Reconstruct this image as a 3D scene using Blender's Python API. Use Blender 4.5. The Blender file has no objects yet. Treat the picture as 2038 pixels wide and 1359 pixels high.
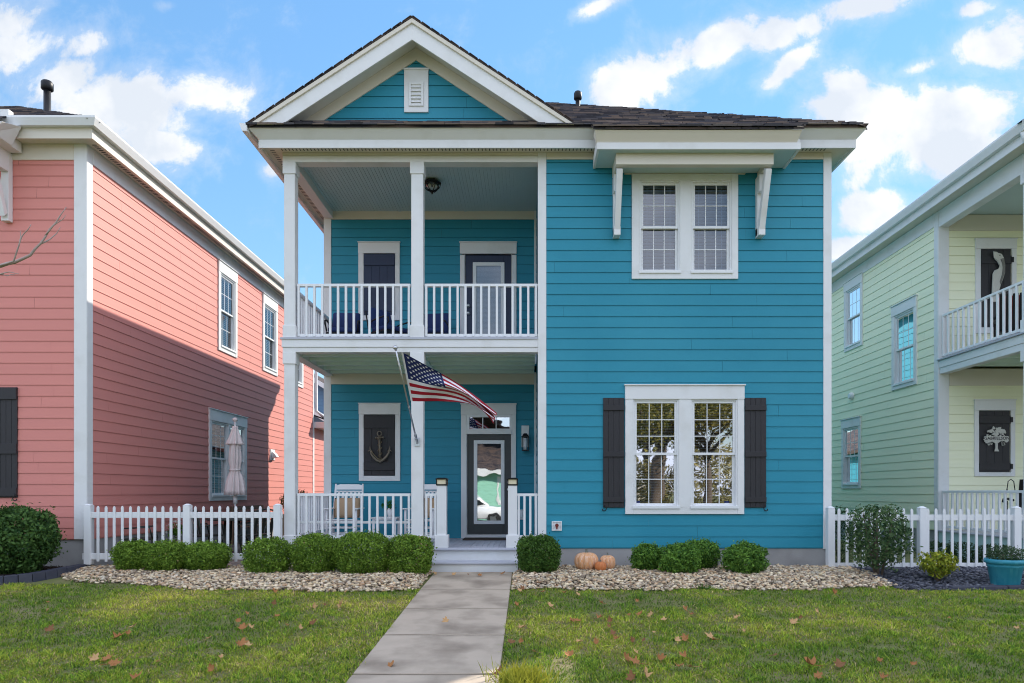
import bpy, bmesh, math, random
import numpy as np
from mathutils import Vector, Matrix, noise as mnoise

random.seed(7)
RNG = np.random.default_rng(7)
SC = bpy.context.scene
COL = SC.collection
R = math.radians

# ---------------------------------------------------------------- camera facts (24 mm shifted lens)
F, CX, HY, H = 1360.0, 1050.0, 978.0, 1.28
def PX(px, Y): return (px - CX) / F * Y
def PZ(py, Y): return H + (HY - py) / F * Y
Y0 = 11.15           # plane of the three house fronts
YB = 13.47           # back wall of the blue porch
YR = 22.2            # rear of the blue house
def fx(px): return PX(px, Y0)
def fz(py): return PZ(py, Y0)
def bx_(px): return PX(px, YB)
def bz(py): return PZ(py, YB)
def ground(y):
    if y >= 10.4: return 0.0
    if y <= 0: return -0.55
    return -0.55 + 0.0529 * y

# ---------------------------------------------------------------- materials
def _nt(name):
    m = bpy.data.materials.new(name); m.use_nodes = True
    nt = m.node_tree
    return m, nt, nt.nodes['Principled BSDF']

def pmat(name, col, rough=0.6, var=0.10, scale=3.0, bump=0.0, bscale=60.0, stretch=(1, 1, 1), metal=0.0, spec=0.35,
         col2=None, c2scale=1.0, c2lo=0.45, c2hi=0.65):
    """paint-like surface: UV is in metres on every mesh"""
    m, nt, p = _nt(name); N, L = nt.nodes, nt.links
    tc = N.new('ShaderNodeTexCoord'); mp = N.new('ShaderNodeMapping'); mp.inputs['Scale'].default_value = stretch
    L.new(tc.outputs['UV'], mp.inputs['Vector'])
    n = N.new('ShaderNodeTexNoise'); n.inputs['Scale'].default_value = scale; n.inputs['Detail'].default_value = 6
    L.new(mp.outputs[0], n.inputs['Vector'])
    mx = N.new('ShaderNodeMix'); mx.data_type = 'RGBA'
    a = [max(0, c * (1 - var)) for c in col]; b = [min(1, c * (1 + var)) for c in col]
    mx.inputs[6].default_value = (*a, 1); mx.inputs[7].default_value = (*b, 1)
    L.new(n.outputs['Fac'], mx.inputs[0])
    out = mx.outputs[2]
    if col2 is not None:
        n2 = N.new('ShaderNodeTexNoise'); n2.inputs['Scale'].default_value = c2scale; n2.inputs['Detail'].default_value = 8
        L.new(tc.outputs['UV'], n2.inputs['Vector'])
        mr = N.new('ShaderNodeMapRange'); mr.inputs[1].default_value = c2lo; mr.inputs[2].default_value = c2hi
        L.new(n2.outputs['Fac'], mr.inputs[0])
        m2 = N.new('ShaderNodeMix'); m2.data_type = 'RGBA'; m2.inputs[7].default_value = (*col2, 1)
        L.new(out, m2.inputs[6]); L.new(mr.outputs[0], m2.inputs[0]); out = m2.outputs[2]
    L.new(out, p.inputs['Base Color'])
    p.inputs['Roughness'].default_value = rough; p.inputs['Metallic'].default_value = metal
    p.inputs['Specular IOR Level'].default_value = spec
    if bump > 0:
        nb = N.new('ShaderNodeTexNoise'); nb.inputs['Scale'].default_value = bscale; nb.inputs['Detail'].default_value = 4
        L.new(mp.outputs[0], nb.inputs['Vector'])
        bp = N.new('ShaderNodeBump'); bp.inputs['Strength'].default_value = bump; bp.inputs['Distance'].default_value = 0.004
        L.new(nb.outputs['Fac'], bp.inputs['Height']); L.new(bp.outputs[0], p.inputs['Normal'])
    return m

def shingle_mat(name, c1, c2, c3):
    m, nt, p = _nt(name); N, L = nt.nodes, nt.links
    tc = N.new('ShaderNodeTexCoord')
    br = N.new('ShaderNodeTexBrick'); br.inputs['Scale'].default_value = 1.0
    br.inputs['Brick Width'].default_value = 0.26; br.inputs['Row Height'].default_value = 0.13
    br.inputs['Mortar Size'].default_value = 0.012; br.inputs['Bias'].default_value = 0.0
    br.inputs['Color1'].default_value = (*c1, 1); br.inputs['Color2'].default_value = (*c2, 1); br.inputs['Mortar'].default_value = (0.012, 0.012, 0.014, 1)
    ns = N.new('ShaderNodeTexNoise'); ns.inputs['Scale'].default_value = 9; ns.inputs['Detail'].default_value = 4
    mpv = N.new('ShaderNodeMapping'); mpv.inputs['Scale'].default_value = (0.16, 0.5, 1)
    L.new(tc.outputs['UV'], mpv.inputs[0]); L.new(mpv.outputs[0], ns.inputs['Vector'])
    L.new(tc.outputs['UV'], br.inputs['Vector'])
    mx = N.new('ShaderNodeMix'); mx.data_type = 'RGBA'; mx.inputs[7].default_value = (*c3, 1)
    mr = N.new('ShaderNodeMapRange'); mr.inputs[1].default_value = 0.42; mr.inputs[2].default_value = 0.60; mr.inputs[4].default_value = 0.85
    L.new(ns.outputs['Fac'], mr.inputs[0]); L.new(mr.outputs[0], mx.inputs[0]); L.new(br.outputs['Color'], mx.inputs[6])
    L.new(mx.outputs[2], p.inputs['Base Color']); p.inputs['Roughness'].default_value = 0.9; p.inputs['Specular IOR Level'].default_value = 0.2
    bp = N.new('ShaderNodeBump'); bp.inputs['Strength'].default_value = 0.9; bp.inputs['Distance'].default_value = 0.02
    L.new(br.outputs['Fac'], bp.inputs['Height']); bp.invert = True; L.new(bp.outputs[0], p.inputs['Normal'])
    return m

def glass_mat(name, refl=0.3, tint=(0.75, 0.8, 0.8), wob=0.25, wscale=2.2):
    m = bpy.data.materials.new(name); m.use_nodes = True; nt = m.node_tree; N, L = nt.nodes, nt.links
    N.remove(N['Principled BSDF']); out = N['Material Output']
    tr = N.new('ShaderNodeBsdfTransparent'); tr.inputs[0].default_value = (*tint, 1)
    gl = N.new('ShaderNodeBsdfGlossy'); gl.inputs['Roughness'].default_value = 0.015; gl.inputs['Color'].default_value = (0.95, 0.97, 1, 1)
    tc = N.new('ShaderNodeTexCoord'); ns = N.new('ShaderNodeTexNoise'); ns.inputs['Scale'].default_value = wscale; ns.inputs['Detail'].default_value = 1.0
    bp = N.new('ShaderNodeBump'); bp.inputs['Strength'].default_value = wob; bp.inputs['Distance'].default_value = 0.02
    L.new(tc.outputs['UV'], ns.inputs['Vector']); L.new(ns.outputs['Fac'], bp.inputs['Height']); L.new(bp.outputs[0], gl.inputs['Normal'])
    fr = N.new('ShaderNodeFresnel'); fr.inputs['IOR'].default_value = 1.45
    ad = N.new('ShaderNodeMath'); ad.operation = 'ADD'; ad.use_clamp = True; ad.inputs[1].default_value = refl; L.new(fr.outputs[0], ad.inputs[0])
    mx = N.new('ShaderNodeMixShader'); L.new(ad.outputs[0], mx.inputs[0]); L.new(tr.outputs[0], mx.inputs[1]); L.new(gl.outputs[0], mx.inputs[2])
    L.new(mx.outputs[0], out.inputs['Surface'])
    return m

def attr_mat(name, rough=0.6, trans=0.0, spec=0.3, bump=0.0, bscale=40):
    """colour from the mesh's own 'Col' attribute (each leaf, blade or stone has its own colour)"""
    m, nt, p = _nt(name); N, L = nt.nodes, nt.links
    a = N.new('ShaderNodeAttribute'); a.attribute_name = 'Col'
    L.new(a.outputs['Color'], p.inputs['Base Color']); p.inputs['Roughness'].default_value = rough; p.inputs['Specular IOR Level'].default_value = spec
    if bump:
        tc = N.new('ShaderNodeTexCoord'); nb = N.new('ShaderNodeTexNoise'); nb.inputs['Scale'].default_value = bscale
        L.new(tc.outputs['Object'], nb.inputs['Vector']); bp = N.new('ShaderNodeBump'); bp.inputs['Strength'].default_value = bump; bp.inputs['Distance'].default_value = 0.01
        L.new(nb.outputs['Fac'], bp.inputs['Height']); L.new(bp.outputs[0], p.inputs['Normal'])
    if trans:
        tl = N.new('ShaderNodeBsdfTranslucent'); L.new(a.outputs['Color'], tl.inputs['Color'])
        mx = N.new('ShaderNodeMixShader'); mx.inputs[0].default_value = trans
        L.new(p.outputs[0], mx.inputs[1]); L.new(tl.outputs[0], mx.inputs[2]); L.new(mx.outputs[0], N['Material Output'].inputs['Surface'])
    return m

def emit_mat(name, col, strength):
    m, nt, p = _nt(name)
    p.inputs['Base Color'].default_value = (*col, 1); p.inputs['Emission Color'].default_value = (*col, 1); p.inputs['Emission Strength'].default_value = strength
    return m

TEAL = pmat('teal_paint', (0.020, 0.248, 0.350), 0.55, 0.09, 1.2, 0.25, 45, (0.25, 6, 1), col2=(0.030, 0.275, 0.378), c2scale=.7, c2lo=.42, c2hi=.72)
CORAL = pmat('coral_paint', (0.69, 0.255, 0.215), 0.6, 0.07, 1.2, 0.25, 45, (0.25, 6, 1))
YELLOW = pmat('pale_yellow_paint', (0.92, 0.92, 0.66), 0.6, 0.05, 1.2, 0.25, 45, (0.25, 6, 1))
SLATEBLUE = pmat('slate_blue_paint', (0.13, 0.23, 0.34), 0.6, 0.06, 1.2)
MINT = pmat('mint_paint', (0.33, 0.66, 0.50), 0.6, 0.06, 1.2)
WHITE = pmat('white_trim_paint', (0.78, 0.775, 0.765), 0.5, 0.045, 2.2, 0.12, 30, col2=(0.64, 0.625, 0.59), c2scale=2.2, c2lo=0.52, c2hi=0.85)
VINYL = pmat('white_vinyl', (0.80, 0.80, 0.80), 0.35, 0.03, 3)
CREAM = pmat('cream_trim_paint', (0.72, 0.66, 0.56), 0.55, 0.04, 2)
CEILP = pmat('porch_ceiling_paint', (0.52, 0.64, 0.64), 0.5, 0.05, 2)
JOIST = pmat('sage_joist_paint', (0.74, 0.88, 0.80), 0.6, 0.06, 3)
DECK = pmat('grey_deck_paint', (0.48, 0.49, 0.55), 0.5, 0.08, 4, 0.1, 30, (1, 8, 1))
CONCR = pmat('foundation_stucco', (0.36, 0.35, 0.34), 0.9, 0.18, 2.5, 0.5, 60, col2=(0.22, 0.21, 0.20), c2scale=1.3, c2lo=0.5, c2hi=0.75)
CHAR = pmat('charcoal_shutter_paint', (0.032, 0.030, 0.033), 0.55, 0.14, 5, 0.3, 40, (8, 0.6, 1))
NAVY = pmat('navy_paint', (0.030, 0.042, 0.085), 0.5, 0.12, 5, 0.2, 40, (8, 0.6, 1))
DOORG = pmat('dark_grey_door_paint', (0.060, 0.062, 0.062), 0.45, 0.08, 4)
BRONZE = pmat('dark_bronze_metal', (0.03, 0.028, 0.027), 0.4, 0.1, 10, metal=0.7)
IRON = pmat('black_iron', (0.02, 0.02, 0.022), 0.45, 0.1, 10, metal=0.4)
STEEL = pmat('brushed_steel', (0.55, 0.56, 0.58), 0.3, 0.08, 12, metal=1.0)
PEWTER = pmat('antique_pewter', (0.20, 0.17, 0.13), 0.45, 0.45, 14, metal=0.6)
DARK = pmat('dark_room', (0.018, 0.018, 0.02), 0.9, 0.1, 2)
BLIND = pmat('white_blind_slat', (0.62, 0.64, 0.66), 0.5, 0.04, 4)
BLINDU = pmat('shaded_blind_slat', (0.33, 0.45, 0.66), 0.6, 0.05, 4)  # white slats with room shade and sky-blue reflection put into the colour
BLINDF = pmat('closed_blind', (0.42, 0.46, 0.54), 0.6, 0.04, 4)
GLASS = glass_mat('window_glass', 0.09, wob=.10)
GLASSF = glass_mat('front_window_glass', 0.46, wob=0.11, wscale=2.0)
GLASSD = glass_mat('door_glass', 0.62, wob=0.045, wscale=3.5)
GLASSC = glass_mat('clear_lamp_glass', 0.06, (0.92, 0.92, 0.9), 0.0)
FROST = pmat('frosted_lamp_glass', (0.75, 0.78, 0.80), 0.4, 0.03, 5)
AMBERG = pmat('cream_lamp_glass', (0.80, 0.70, 0.48), 0.4, 0.05, 5)
SHING = shingle_mat('asphalt_shingle', (0.085, 0.070, 0.068), (0.026, 0.025, 0.032), (0.115, 0.080, 0.065))
SHINGD = shingle_mat('dark_asphalt_shingle', (0.042, 0.040, 0.048), (0.020, 0.020, 0.026), (0.030, 0.028, 0.032))
BARK = pmat('bark', (0.14, 0.105, 0.08), 0.9, 0.3, 12, 0.8, 30, (1, 0.3, 1))
PALEBARK = pmat('pale_bark', (0.42, 0.33, 0.29), 0.8, 0.35, 14, 0.5, 40)
TERRA = pmat('tan_pottery', (0.36, 0.26, 0.17), 0.8, 0.12, 6, 0.2, 30)
TEALPOT = pmat('teal_plastic', (0.03, 0.25, 0.34), 0.45, 0.12, 4, col2=(0.06, 0.32, 0.40), c2scale=3)
BURLAP = pmat('tan_burlap', (0.42, 0.29, 0.18), 0.95, 0.18, 60, 0.5, 180)
NAVYFAB = pmat('navy_cushion_fabric', (0.022, 0.040, 0.13), 0.9, 0.15, 30, 0.3, 90)
CANVAS = pmat('faded_pink_canvas', (0.78, 0.68, 0.66), 0.9, 0.06, 6, 0.2, 60)
WOODB = pmat('weathered_wood', (0.24, 0.15, 0.10), 0.8, 0.22, 4, 0.4, 30, (1, 8, 1))
COIR = pmat('brown_coir', (0.065, 0.045, 0.035), 0.98, 0.25, 60, 0.8, 200)
PUMPS = pmat('pale_pumpkin_skin', (0.72, 0.36, 0.16), 0.5, 0.14, 6, col2=(0.76, 0.50, 0.36), c2scale=5)
PUMPO = pmat('orange_pumpkin_skin', (0.58, 0.19, 0.06), 0.5, 0.14, 6)
PSTEM = pmat('pumpkin_stem', (0.16, 0.17, 0.14), 0.8, 0.2, 12)
EDGING = pmat('dark_slate_edging', (0.045, 0.048, 0.070), 0.75, 0.2, 5, 0.4, 40, col2=(0.07, 0.07, 0.085), c2scale=3)
MULCH = pmat('dark_mulch', (0.020, 0.014, 0.012), 1.0, 0.5, 25, 1.0, 50)
FLAGR = pmat('flag_red', (0.36, 0.006, 0.020), 0.65, 0.05, 8)
FLAGW = pmat('flag_white', (0.78, 0.77, 0.80), 0.65, 0.03, 8)
FLAGB = pmat('flag_blue', (0.010, 0.020, 0.10), 0.65, 0.05, 8)
BRASS = pmat('dark_brass', (0.20, 0.04, 0.03), 0.5, 0.1, 10, metal=0.3)
OLIVE = pmat('olive_patio_metal', (0.05, 0.055, 0.045), 0.5, 0.15, 10, metal=0.3)
PLAQ = pmat('bleached_carving', (0.60, 0.585, 0.53), 0.85, 0.16, 12, 0.4, 30, (6, 1, 1))
PLAQG = pmat('grey_carving', (0.20, 0.19, 0.17), 0.85, 0.15, 12)
REDF = pmat('red_cushion_fabric', (0.45, 0.05, 0.04), 0.9, 0.1, 20)
ASPHALT = pmat('asphalt', (0.055, 0.055, 0.058), 0.95, 0.2, 4, 0.4, 60)
CARW = pmat('white_car_paint', (0.78, 0.78, 0.78), 0.25, 0.02, 2, spec=0.6)
RUBBER = pmat('black_rubber', (0.02, 0.02, 0.02), 0.8, 0.1, 5)
LEAFM = attr_mat('leaf', 0.6, 0.25, 0.2)
GRASSM = attr_mat('grass_blade', 0.7, 0.30, 0.1)
STONEM = attr_mat('river_stone', 0.75, 0.0, 0.3, 0.25, 60)
DRYLEAF = attr_mat('dry_leaf', 0.8, 0.12, 0.2)

# ---------------------------------------------------------------- mesh builder
FRONT = (Vector((0, Y0, 0)), Vector((1, 0, 0)), Vector((0, -1, 0)))
BACKW = (Vector((0, YB, 0)), Vector((1, 0, 0)), Vector((0, -1, 0)))
WORLD = (Vector((0, 0, 0)), Vector((1, 0, 0)), Vector((0, 1, 0)))
ROOTLOC = {}
UP = Vector((0, 0, 1))

class MB:
    def __init__(s, fr=WORLD): s.V, s.Fc, s.M, s.fr = [], [], [], fr
    def pt(s, u, o, z):
        O, U, N = s.fr
        return O + U * u + N * o + UP * z
    def face(s, pts, m=0, raw=False):
        b = len(s.V); s.V += [Vector(p) if raw else s.pt(*p) for p in pts]
        s.Fc.append(tuple(range(b, b + len(pts)))); s.M.append(m)
    def hexa(s, p, m=0, raw=False):
        b = len(s.V); s.V += [Vector(q) if raw else s.pt(*q) for q in p]
        for f in ((0, 3, 2, 1), (4, 5, 6, 7), (0, 1, 5, 4), (1, 2, 6, 5), (2, 3, 7, 6), (3, 0, 4, 7)):
            s.Fc.append(tuple(b + i for i in f)); s.M.append(m)
    def box(s, u0, u1, o0, o1, z0, z1, m=0):
        s.hexa([(u0, o0, z0), (u1, o0, z0), (u1, o1, z0), (u0, o1, z0), (u0, o0, z1), (u1, o0, z1), (u1, o1, z1), (u0, o1, z1)], m)
    def prism(s, poly, o0, o1, m=0):
        """poly: (u, z) outline; extruded along the frame's normal"""
        b = len(s.V); n = len(poly)
        s.V += [s.pt(u, o0, z) for u, z in poly] + [s.pt(u, o1, z) for u, z in poly]
        s.Fc.append(tuple(b + i for i in reversed(range(n)))); s.M.append(m)
        s.Fc.append(tuple(b + n + i for i in range(n))); s.M.append(m)
        for i in range(n):
            j = (i + 1) % n
            s.Fc.append((b + i, b + j, b + n + j, b + n + i)); s.M.append(m)
    def slab(s, pts, t, m=0):
        """sheet of thickness t (downward) from raw world points"""
        b = len(s.V); n = len(pts)
        s.V += [Vector(p) for p in pts] + [Vector(p) - UP * t for p in pts]
        s.Fc.append(tuple(b + i for i in range(n))); s.M.append(m)
        s.Fc.append(tuple(b + n + i for i in reversed(range(n)))); s.M.append(m)
        for i in range(n):
            j = (i + 1) % n
            s.Fc.append((b + i, b + n + i, b + n + j, b + j)); s.M.append(m)
    def tube(s, path, r, n=8, m=0, raw=True, cap=True):
        P = [Vector(p) if raw else s.pt(*p) for p in path]; k = len(P)
        rr = r if isinstance(r, (list, tuple)) else [r] * k
        b = len(s.V); ref = None
        for i, p in enumerate(P):
            d = (P[min(i + 1, k - 1)] - P[max(i - 1, 0)]).normalized()
            if ref is None: ref = d.orthogonal().normalized()
            a = (ref - d * ref.dot(d))
            a = a.normalized() if a.length > 1e-6 else d.orthogonal().normalized()
            ref = a; c = d.cross(a)
            for j in range(n):
                t = 2 * math.pi * j / n
                s.V.append(p + (a * math.cos(t) + c * math.sin(t)) * rr[i])
        for i in range(k - 1):
            for j in range(n):
                q = (j + 1) % n
                s.Fc.append((b + i * n + j, b + i * n + q, b + (i + 1) * n + q, b + (i + 1) * n + j)); s.M.append(m)
        if cap:
            s.Fc.append(tuple(b + j for j in reversed(range(n)))); s.M.append(m)
            s.Fc.append(tuple(b + (k - 1) * n + j for j in range(n))); s.M.append(m)
    def lathe(s, prof, c=(0, 0, 0), n=20, m=0, wob=None):
        b = len(s.V); c = Vector(c)
        for i, (r, z) in enumerate(prof):
            for j in range(n):
                t = 2 * math.pi * j / n
                q = r if wob is None else r * wob(t, i / (len(prof) - 1))
                s.V.append(c + Vector((q * math.cos(t), q * math.sin(t), z)))
        for i in range(len(prof) - 1):
            for j in range(n):
                q = (j + 1) % n
                s.Fc.append((b + i * n + j, b + i * n + q, b + (i + 1) * n + q, b + (i + 1) * n + j)); s.M.append(m)
        s.Fc.append(tuple(b + j for j in reversed(range(n)))); s.M.append(m)
        s.Fc.append(tuple(b + (len(prof) - 1) * n + j for j in range(n))); s.M.append(m)
    def ball(s, c, r, n=12, m=0, sc=(1, 1, 1)):
        c = Vector(c); b = len(s.V); k = n // 2 + 1
        for i in range(k):
            ph = -math.pi / 2 + math.pi * i / (k - 1)
            for j in range(n):
                t = 2 * math.pi * j / n
                s.V.append(c + Vector((r * sc[0] * math.cos(ph) * math.cos(t), r * sc[1] * math.cos(ph) * math.sin(t), r * sc[2] * math.sin(ph))))
        for i in range(k - 1):
            for j in range(n):
                q = (j + 1) % n
                s.Fc.append((b + i * n + j, b + i * n + q, b + (i + 1) * n + q, b + (i + 1) * n + j)); s.M.append(m)
    def build(s, name, mats, parent=None, bevel=0.0, smooth=False, recalc=True):
        mats = mats if isinstance(mats, (list, tuple)) else [mats]
        me = bpy.data.meshes.new(name)
        me.from_pydata([tuple(v) for v in s.V], [], s.Fc)
        for m in mats: me.materials.append(m)
        me.polygons.foreach_set('material_index', s.M)
        bm = bmesh.new(); bm.from_mesh(me)
        if smooth: bmesh.ops.remove_doubles(bm, verts=bm.verts, dist=1e-5)
        if recalc: bmesh.ops.recalc_face_normals(bm, faces=bm.faces)
        if bevel > 0:
            ed = [e for e in bm.edges if len(e.link_faces) == 2 and e.calc_face_angle(0) > 0.6]
            bmesh.ops.bevel(bm, geom=ed, offset=bevel, segments=1, affect='EDGES', clamp_overlap=True)
        uvl = bm.loops.layers.uv.new('UVMap')
        for f in bm.faces:
            n = f.normal
            u = UP.cross(n)
            u = u.normalized() if u.length > 1e-3 else Vector((1, 0, 0))
            v = n.cross(u)
            for l in f.loops: l[uvl].uv = (l.vert.co.dot(u), l.vert.co.dot(v))
            f.smooth = smooth
        bm.to_mesh(me); bm.free()
        o = bpy.data.objects.new(name, me); COL.objects.link(o)
        attach(o, parent)
        return o

def attach(o, parent):
    if parent is not None:
        o.parent = parent
        if parent.name in ROOTLOC: o.matrix_parent_inverse = Matrix.Translation(-ROOTLOC[parent.name])

def tag(o, label, cat, group=None, kind=None):
    if label: o['label'] = label
    if cat: o['category'] = cat
    if group: o['group'] = group
    if kind: o['kind'] = kind
    return o

def thing(name, label, cat, loc, group=None):
    o = bpy.data.objects.new(name, None); COL.objects.link(o); o.location = loc; o.empty_display_size = 0.1
    ROOTLOC[o.name] = Vector(loc)
    return tag(o, label, cat, group)

def copy_thing(root, delta, label=None, rotz=0.0):
    r = root.copy(); COL.objects.link(r); r.location = root.location + Vector(delta); r.rotation_euler = (0, 0, root.rotation_euler.z + rotz)
    if label: r['label'] = label
    for ch in list(root.children):
        c = ch.copy(); COL.objects.link(c); c.parent = r
        for g in list(ch.children):
            d = g.copy(); COL.objects.link(d); d.parent = c
    return r

def structure(o): o['kind'] = 'structure'; return o

# ---------------------------------------------------------------- numpy meshes (leaves, blades, stones)
def np_mesh(name, verts, faces, cols, mat, parent=None, smooth=False):
    """verts (n,3), faces (m,k) of equal size, cols (n,3)"""
    me = bpy.data.meshes.new(name); n = len(verts); m, k = faces.shape
    me.vertices.add(n); me.vertices.foreach_set('co', np.ascontiguousarray(verts, dtype=np.float32).ravel())
    me.loops.add(m * k); me.loops.foreach_set('vertex_index', np.ascontiguousarray(faces, dtype=np.int32).ravel())
    me.polygons.add(m); me.polygons.foreach_set('loop_start', np.arange(0, m * k, k, dtype=np.int32))
    me.update(calc_edges=True); me.validate()
    ca = me.color_attributes.new('Col', 'FLOAT_COLOR', 'POINT')
    c4 = np.ones((n, 4), np.float32); c4[:, :3] = cols; ca.data.foreach_set('color', c4.ravel())
    if smooth: me.polygons.foreach_set('use_smooth', np.ones(m, dtype=bool))
    me.materials.append(mat)
    o = bpy.data.objects.new(name, me); COL.objects.link(o); attach(o, parent)
    return o

def unit(a): return a / np.maximum(np.linalg.norm(a, axis=1, keepdims=True), 1e-9)

def leaves_np(P, Nn, L, W, cols, rng, droop=0.25):
    """one folded diamond per point: P centre, Nn outward direction"""
    n = len(P)
    d = unit(Nn + rng.normal(0, 0.75, (n, 3)))
    t = unit(np.cross(d, rng.normal(0, 1, (n, 3))))
    b = np.cross(d, t)
    L = L * rng.uniform(0.55, 1.45, (n, 1)); W = W * rng.uniform(0.7, 1.25, (n, 1))
    v = np.stack([P - t * L * .5, P + b * W * .5 + d * W * .15, P + t * L * .5 - d * L * droop * .5, P - b * W * .5 + d * W * .15], 1).reshape(-1, 3)
    f = np.arange(4 * n).reshape(n, 4)
    return v, f, np.repeat(cols, 4, 0)

def bush(name, label, cat, cx, cy, w, h, d, n, leaf, c_lo, c_hi, seed, z0=0.0, box=2.6, group=None, lump=0.10, shell=0.5, stems=3, stemh=0.35, fade=None, base=0.0):
    """clipped or loose shrub: thousands of small leaves through the crown's volume over real stems"""
    rng = np.random.default_rng(seed)
    root = thing(name, label, cat, (cx, cy, z0), group)
    v = unit(rng.normal(0, 1, (n, 3)))
    sup = (np.abs(v[:, 0]) ** box + np.abs(v[:, 1]) ** box + np.abs(v[:, 2]) ** box) ** (-1 / box)
    ln = np.array([mnoise.fractal(Vector((a * 2.2 + seed, b * 2.2, c * 2.2)), 1.0, 2.0, 3) for a, b, c in v])
    rad = sup * (1 + lump * ln)
    u = rng.uniform(0, 1, n) ** 0.45
    rad *= shell + (1.03 - shell) * u
    hc = h * (1 - base)
    P = v * rad[:, None] * np.array([w / 2, d / 2, hc / 2]) + np.array([cx, cy, z0 + h - hc / 2])
    tz = np.clip((P[:, 2] - (z0 + h - hc)) / hc, 0, 1); tp = 1 - .20 * (1 - tz) ** 2
    P[:, 0] = cx + (P[:, 0] - cx) * tp; P[:, 1] = cy + (P[:, 1] - cy) * tp
    # sprigs that break the outline
    k = n // 25; idx = rng.integers(0, n, k)
    P[idx] += v[idx] * rng.uniform(0.01, 0.075, (k, 1)) * (w / 0.7)
    keep = P[:, 2] > z0 + 0.01
    P, v = P[keep], v[keep]
    t = np.clip(rng.normal(0.45, 0.28, (len(P), 1)) + 0.25 * ln[keep][:, None], 0, 1)
    cols = np.array(c_lo) * (1 - t) + np.array(c_hi) * t
    if fade is not None:
        q = rng.uniform(0, 1, len(P)) < fade[0]; cols[q] = np.array(fade[1])
    vv, ff, cc = leaves_np(P, v, leaf, leaf * 0.55, cols, rng)
    np_mesh('foliage', vv, ff, cc, LEAFM, root)
    mb = MB()
    for i in range(stems):
        a = rng.uniform(0, 6.28); r0 = 0.03 * w; r1 = 0.22 * w
        mb.tube([(cx + r0 * math.cos(a), cy + r0 * math.sin(a), z0 - 0.02), (cx + r1 * .5 * math.cos(a), cy + r1 * .5 * math.sin(a), z0 + stemh * h * .6),
                 (cx + r1 * math.cos(a), cy + r1 * math.sin(a), z0 + stemh * h * 1.6)], [0.016 * w + .004, 0.013 * w + .003, 0.006], 6)
    mb.build('stem', BARK, root, smooth=True)
    return root

# ---------------------------------------------------------------- house components
EXPO = 0.1795
def siding(mb, u0, u1, z0, z1, openings=(), lip=0.010, seed=1, m=0, expo=EXPO, uclip=None):
    """lapped boards: each course leans out to a real lip at its lower edge; openings are (ua, ub, za, zb)"""
    rnd = random.Random(seed); z = z0
    while z < z1 - 1e-4:
        zt = min(z + expo, z1)
        cuts = sorted({z, zt} | {q for o in openings for q in (o[2], o[3]) if z + 1e-4 < q < zt - 1e-4})
        joints = sorted(rnd.uniform(u0, u1) for _ in range(int((u1 - u0) / 3.2)))
        for a, b in zip(cuts[:-1], cuts[1:]):
            mid = (a + b) / 2
            iv = [(u0, u1)]
            for oa, ob, za, zb in openings:
                if za < mid < zb:
                    nv = []
                    for p, q in iv:
                        if ob <= p or oa >= q: nv.append((p, q)); continue
                        if oa > p: nv.append((p, oa))
                        if ob < q: nv.append((ob, q))
                    iv = nv
            for j in joints:
                nv = []
                for p, q in iv:
                    if p + .1 < j < q - .1: nv += [(p, j - .0012), (j + .0012, q)]
                    else: nv.append((p, q))
                iv = nv
            fa = lip * (1 - (a - z) / expo) + 0.001; fb = lip * (1 - (b - z) / expo) + 0.001
            for p, q in iv:
                pa, qa, pb, qb = p, q, p, q
                if uclip:
                    lo, hi = uclip(a); pa, qa = max(p, lo), min(q, hi)
                    lo, hi = uclip(b); pb, qb = max(p, lo), min(q, hi)
                    if qb - pb < 0.004: pb = qb = (pb + qb) / 2
                    if qa <= pa: continue
                if a == z:   # shadow gap under the butt of each board
                    g = a + 0.0045
                    mb.face([(pa, -0.006, a - .012), (qa, -0.006, a - .012), (qa, -0.006, g), (pa, -0.006, g)], m)
                    mb.face([(pa, -0.006, g), (qa, -0.006, g), (qa, fa, g), (pa, fa, g)], m)
                    mb.face([(pa, fa, g), (qa, fa, g), (qb, fb, b), (pb, fb, b)], m)
                else: mb.face([(pa, fa, a), (qa, fa, a), (qb, fb, b), (pb, fb, b)], m)
        z = zt

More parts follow.
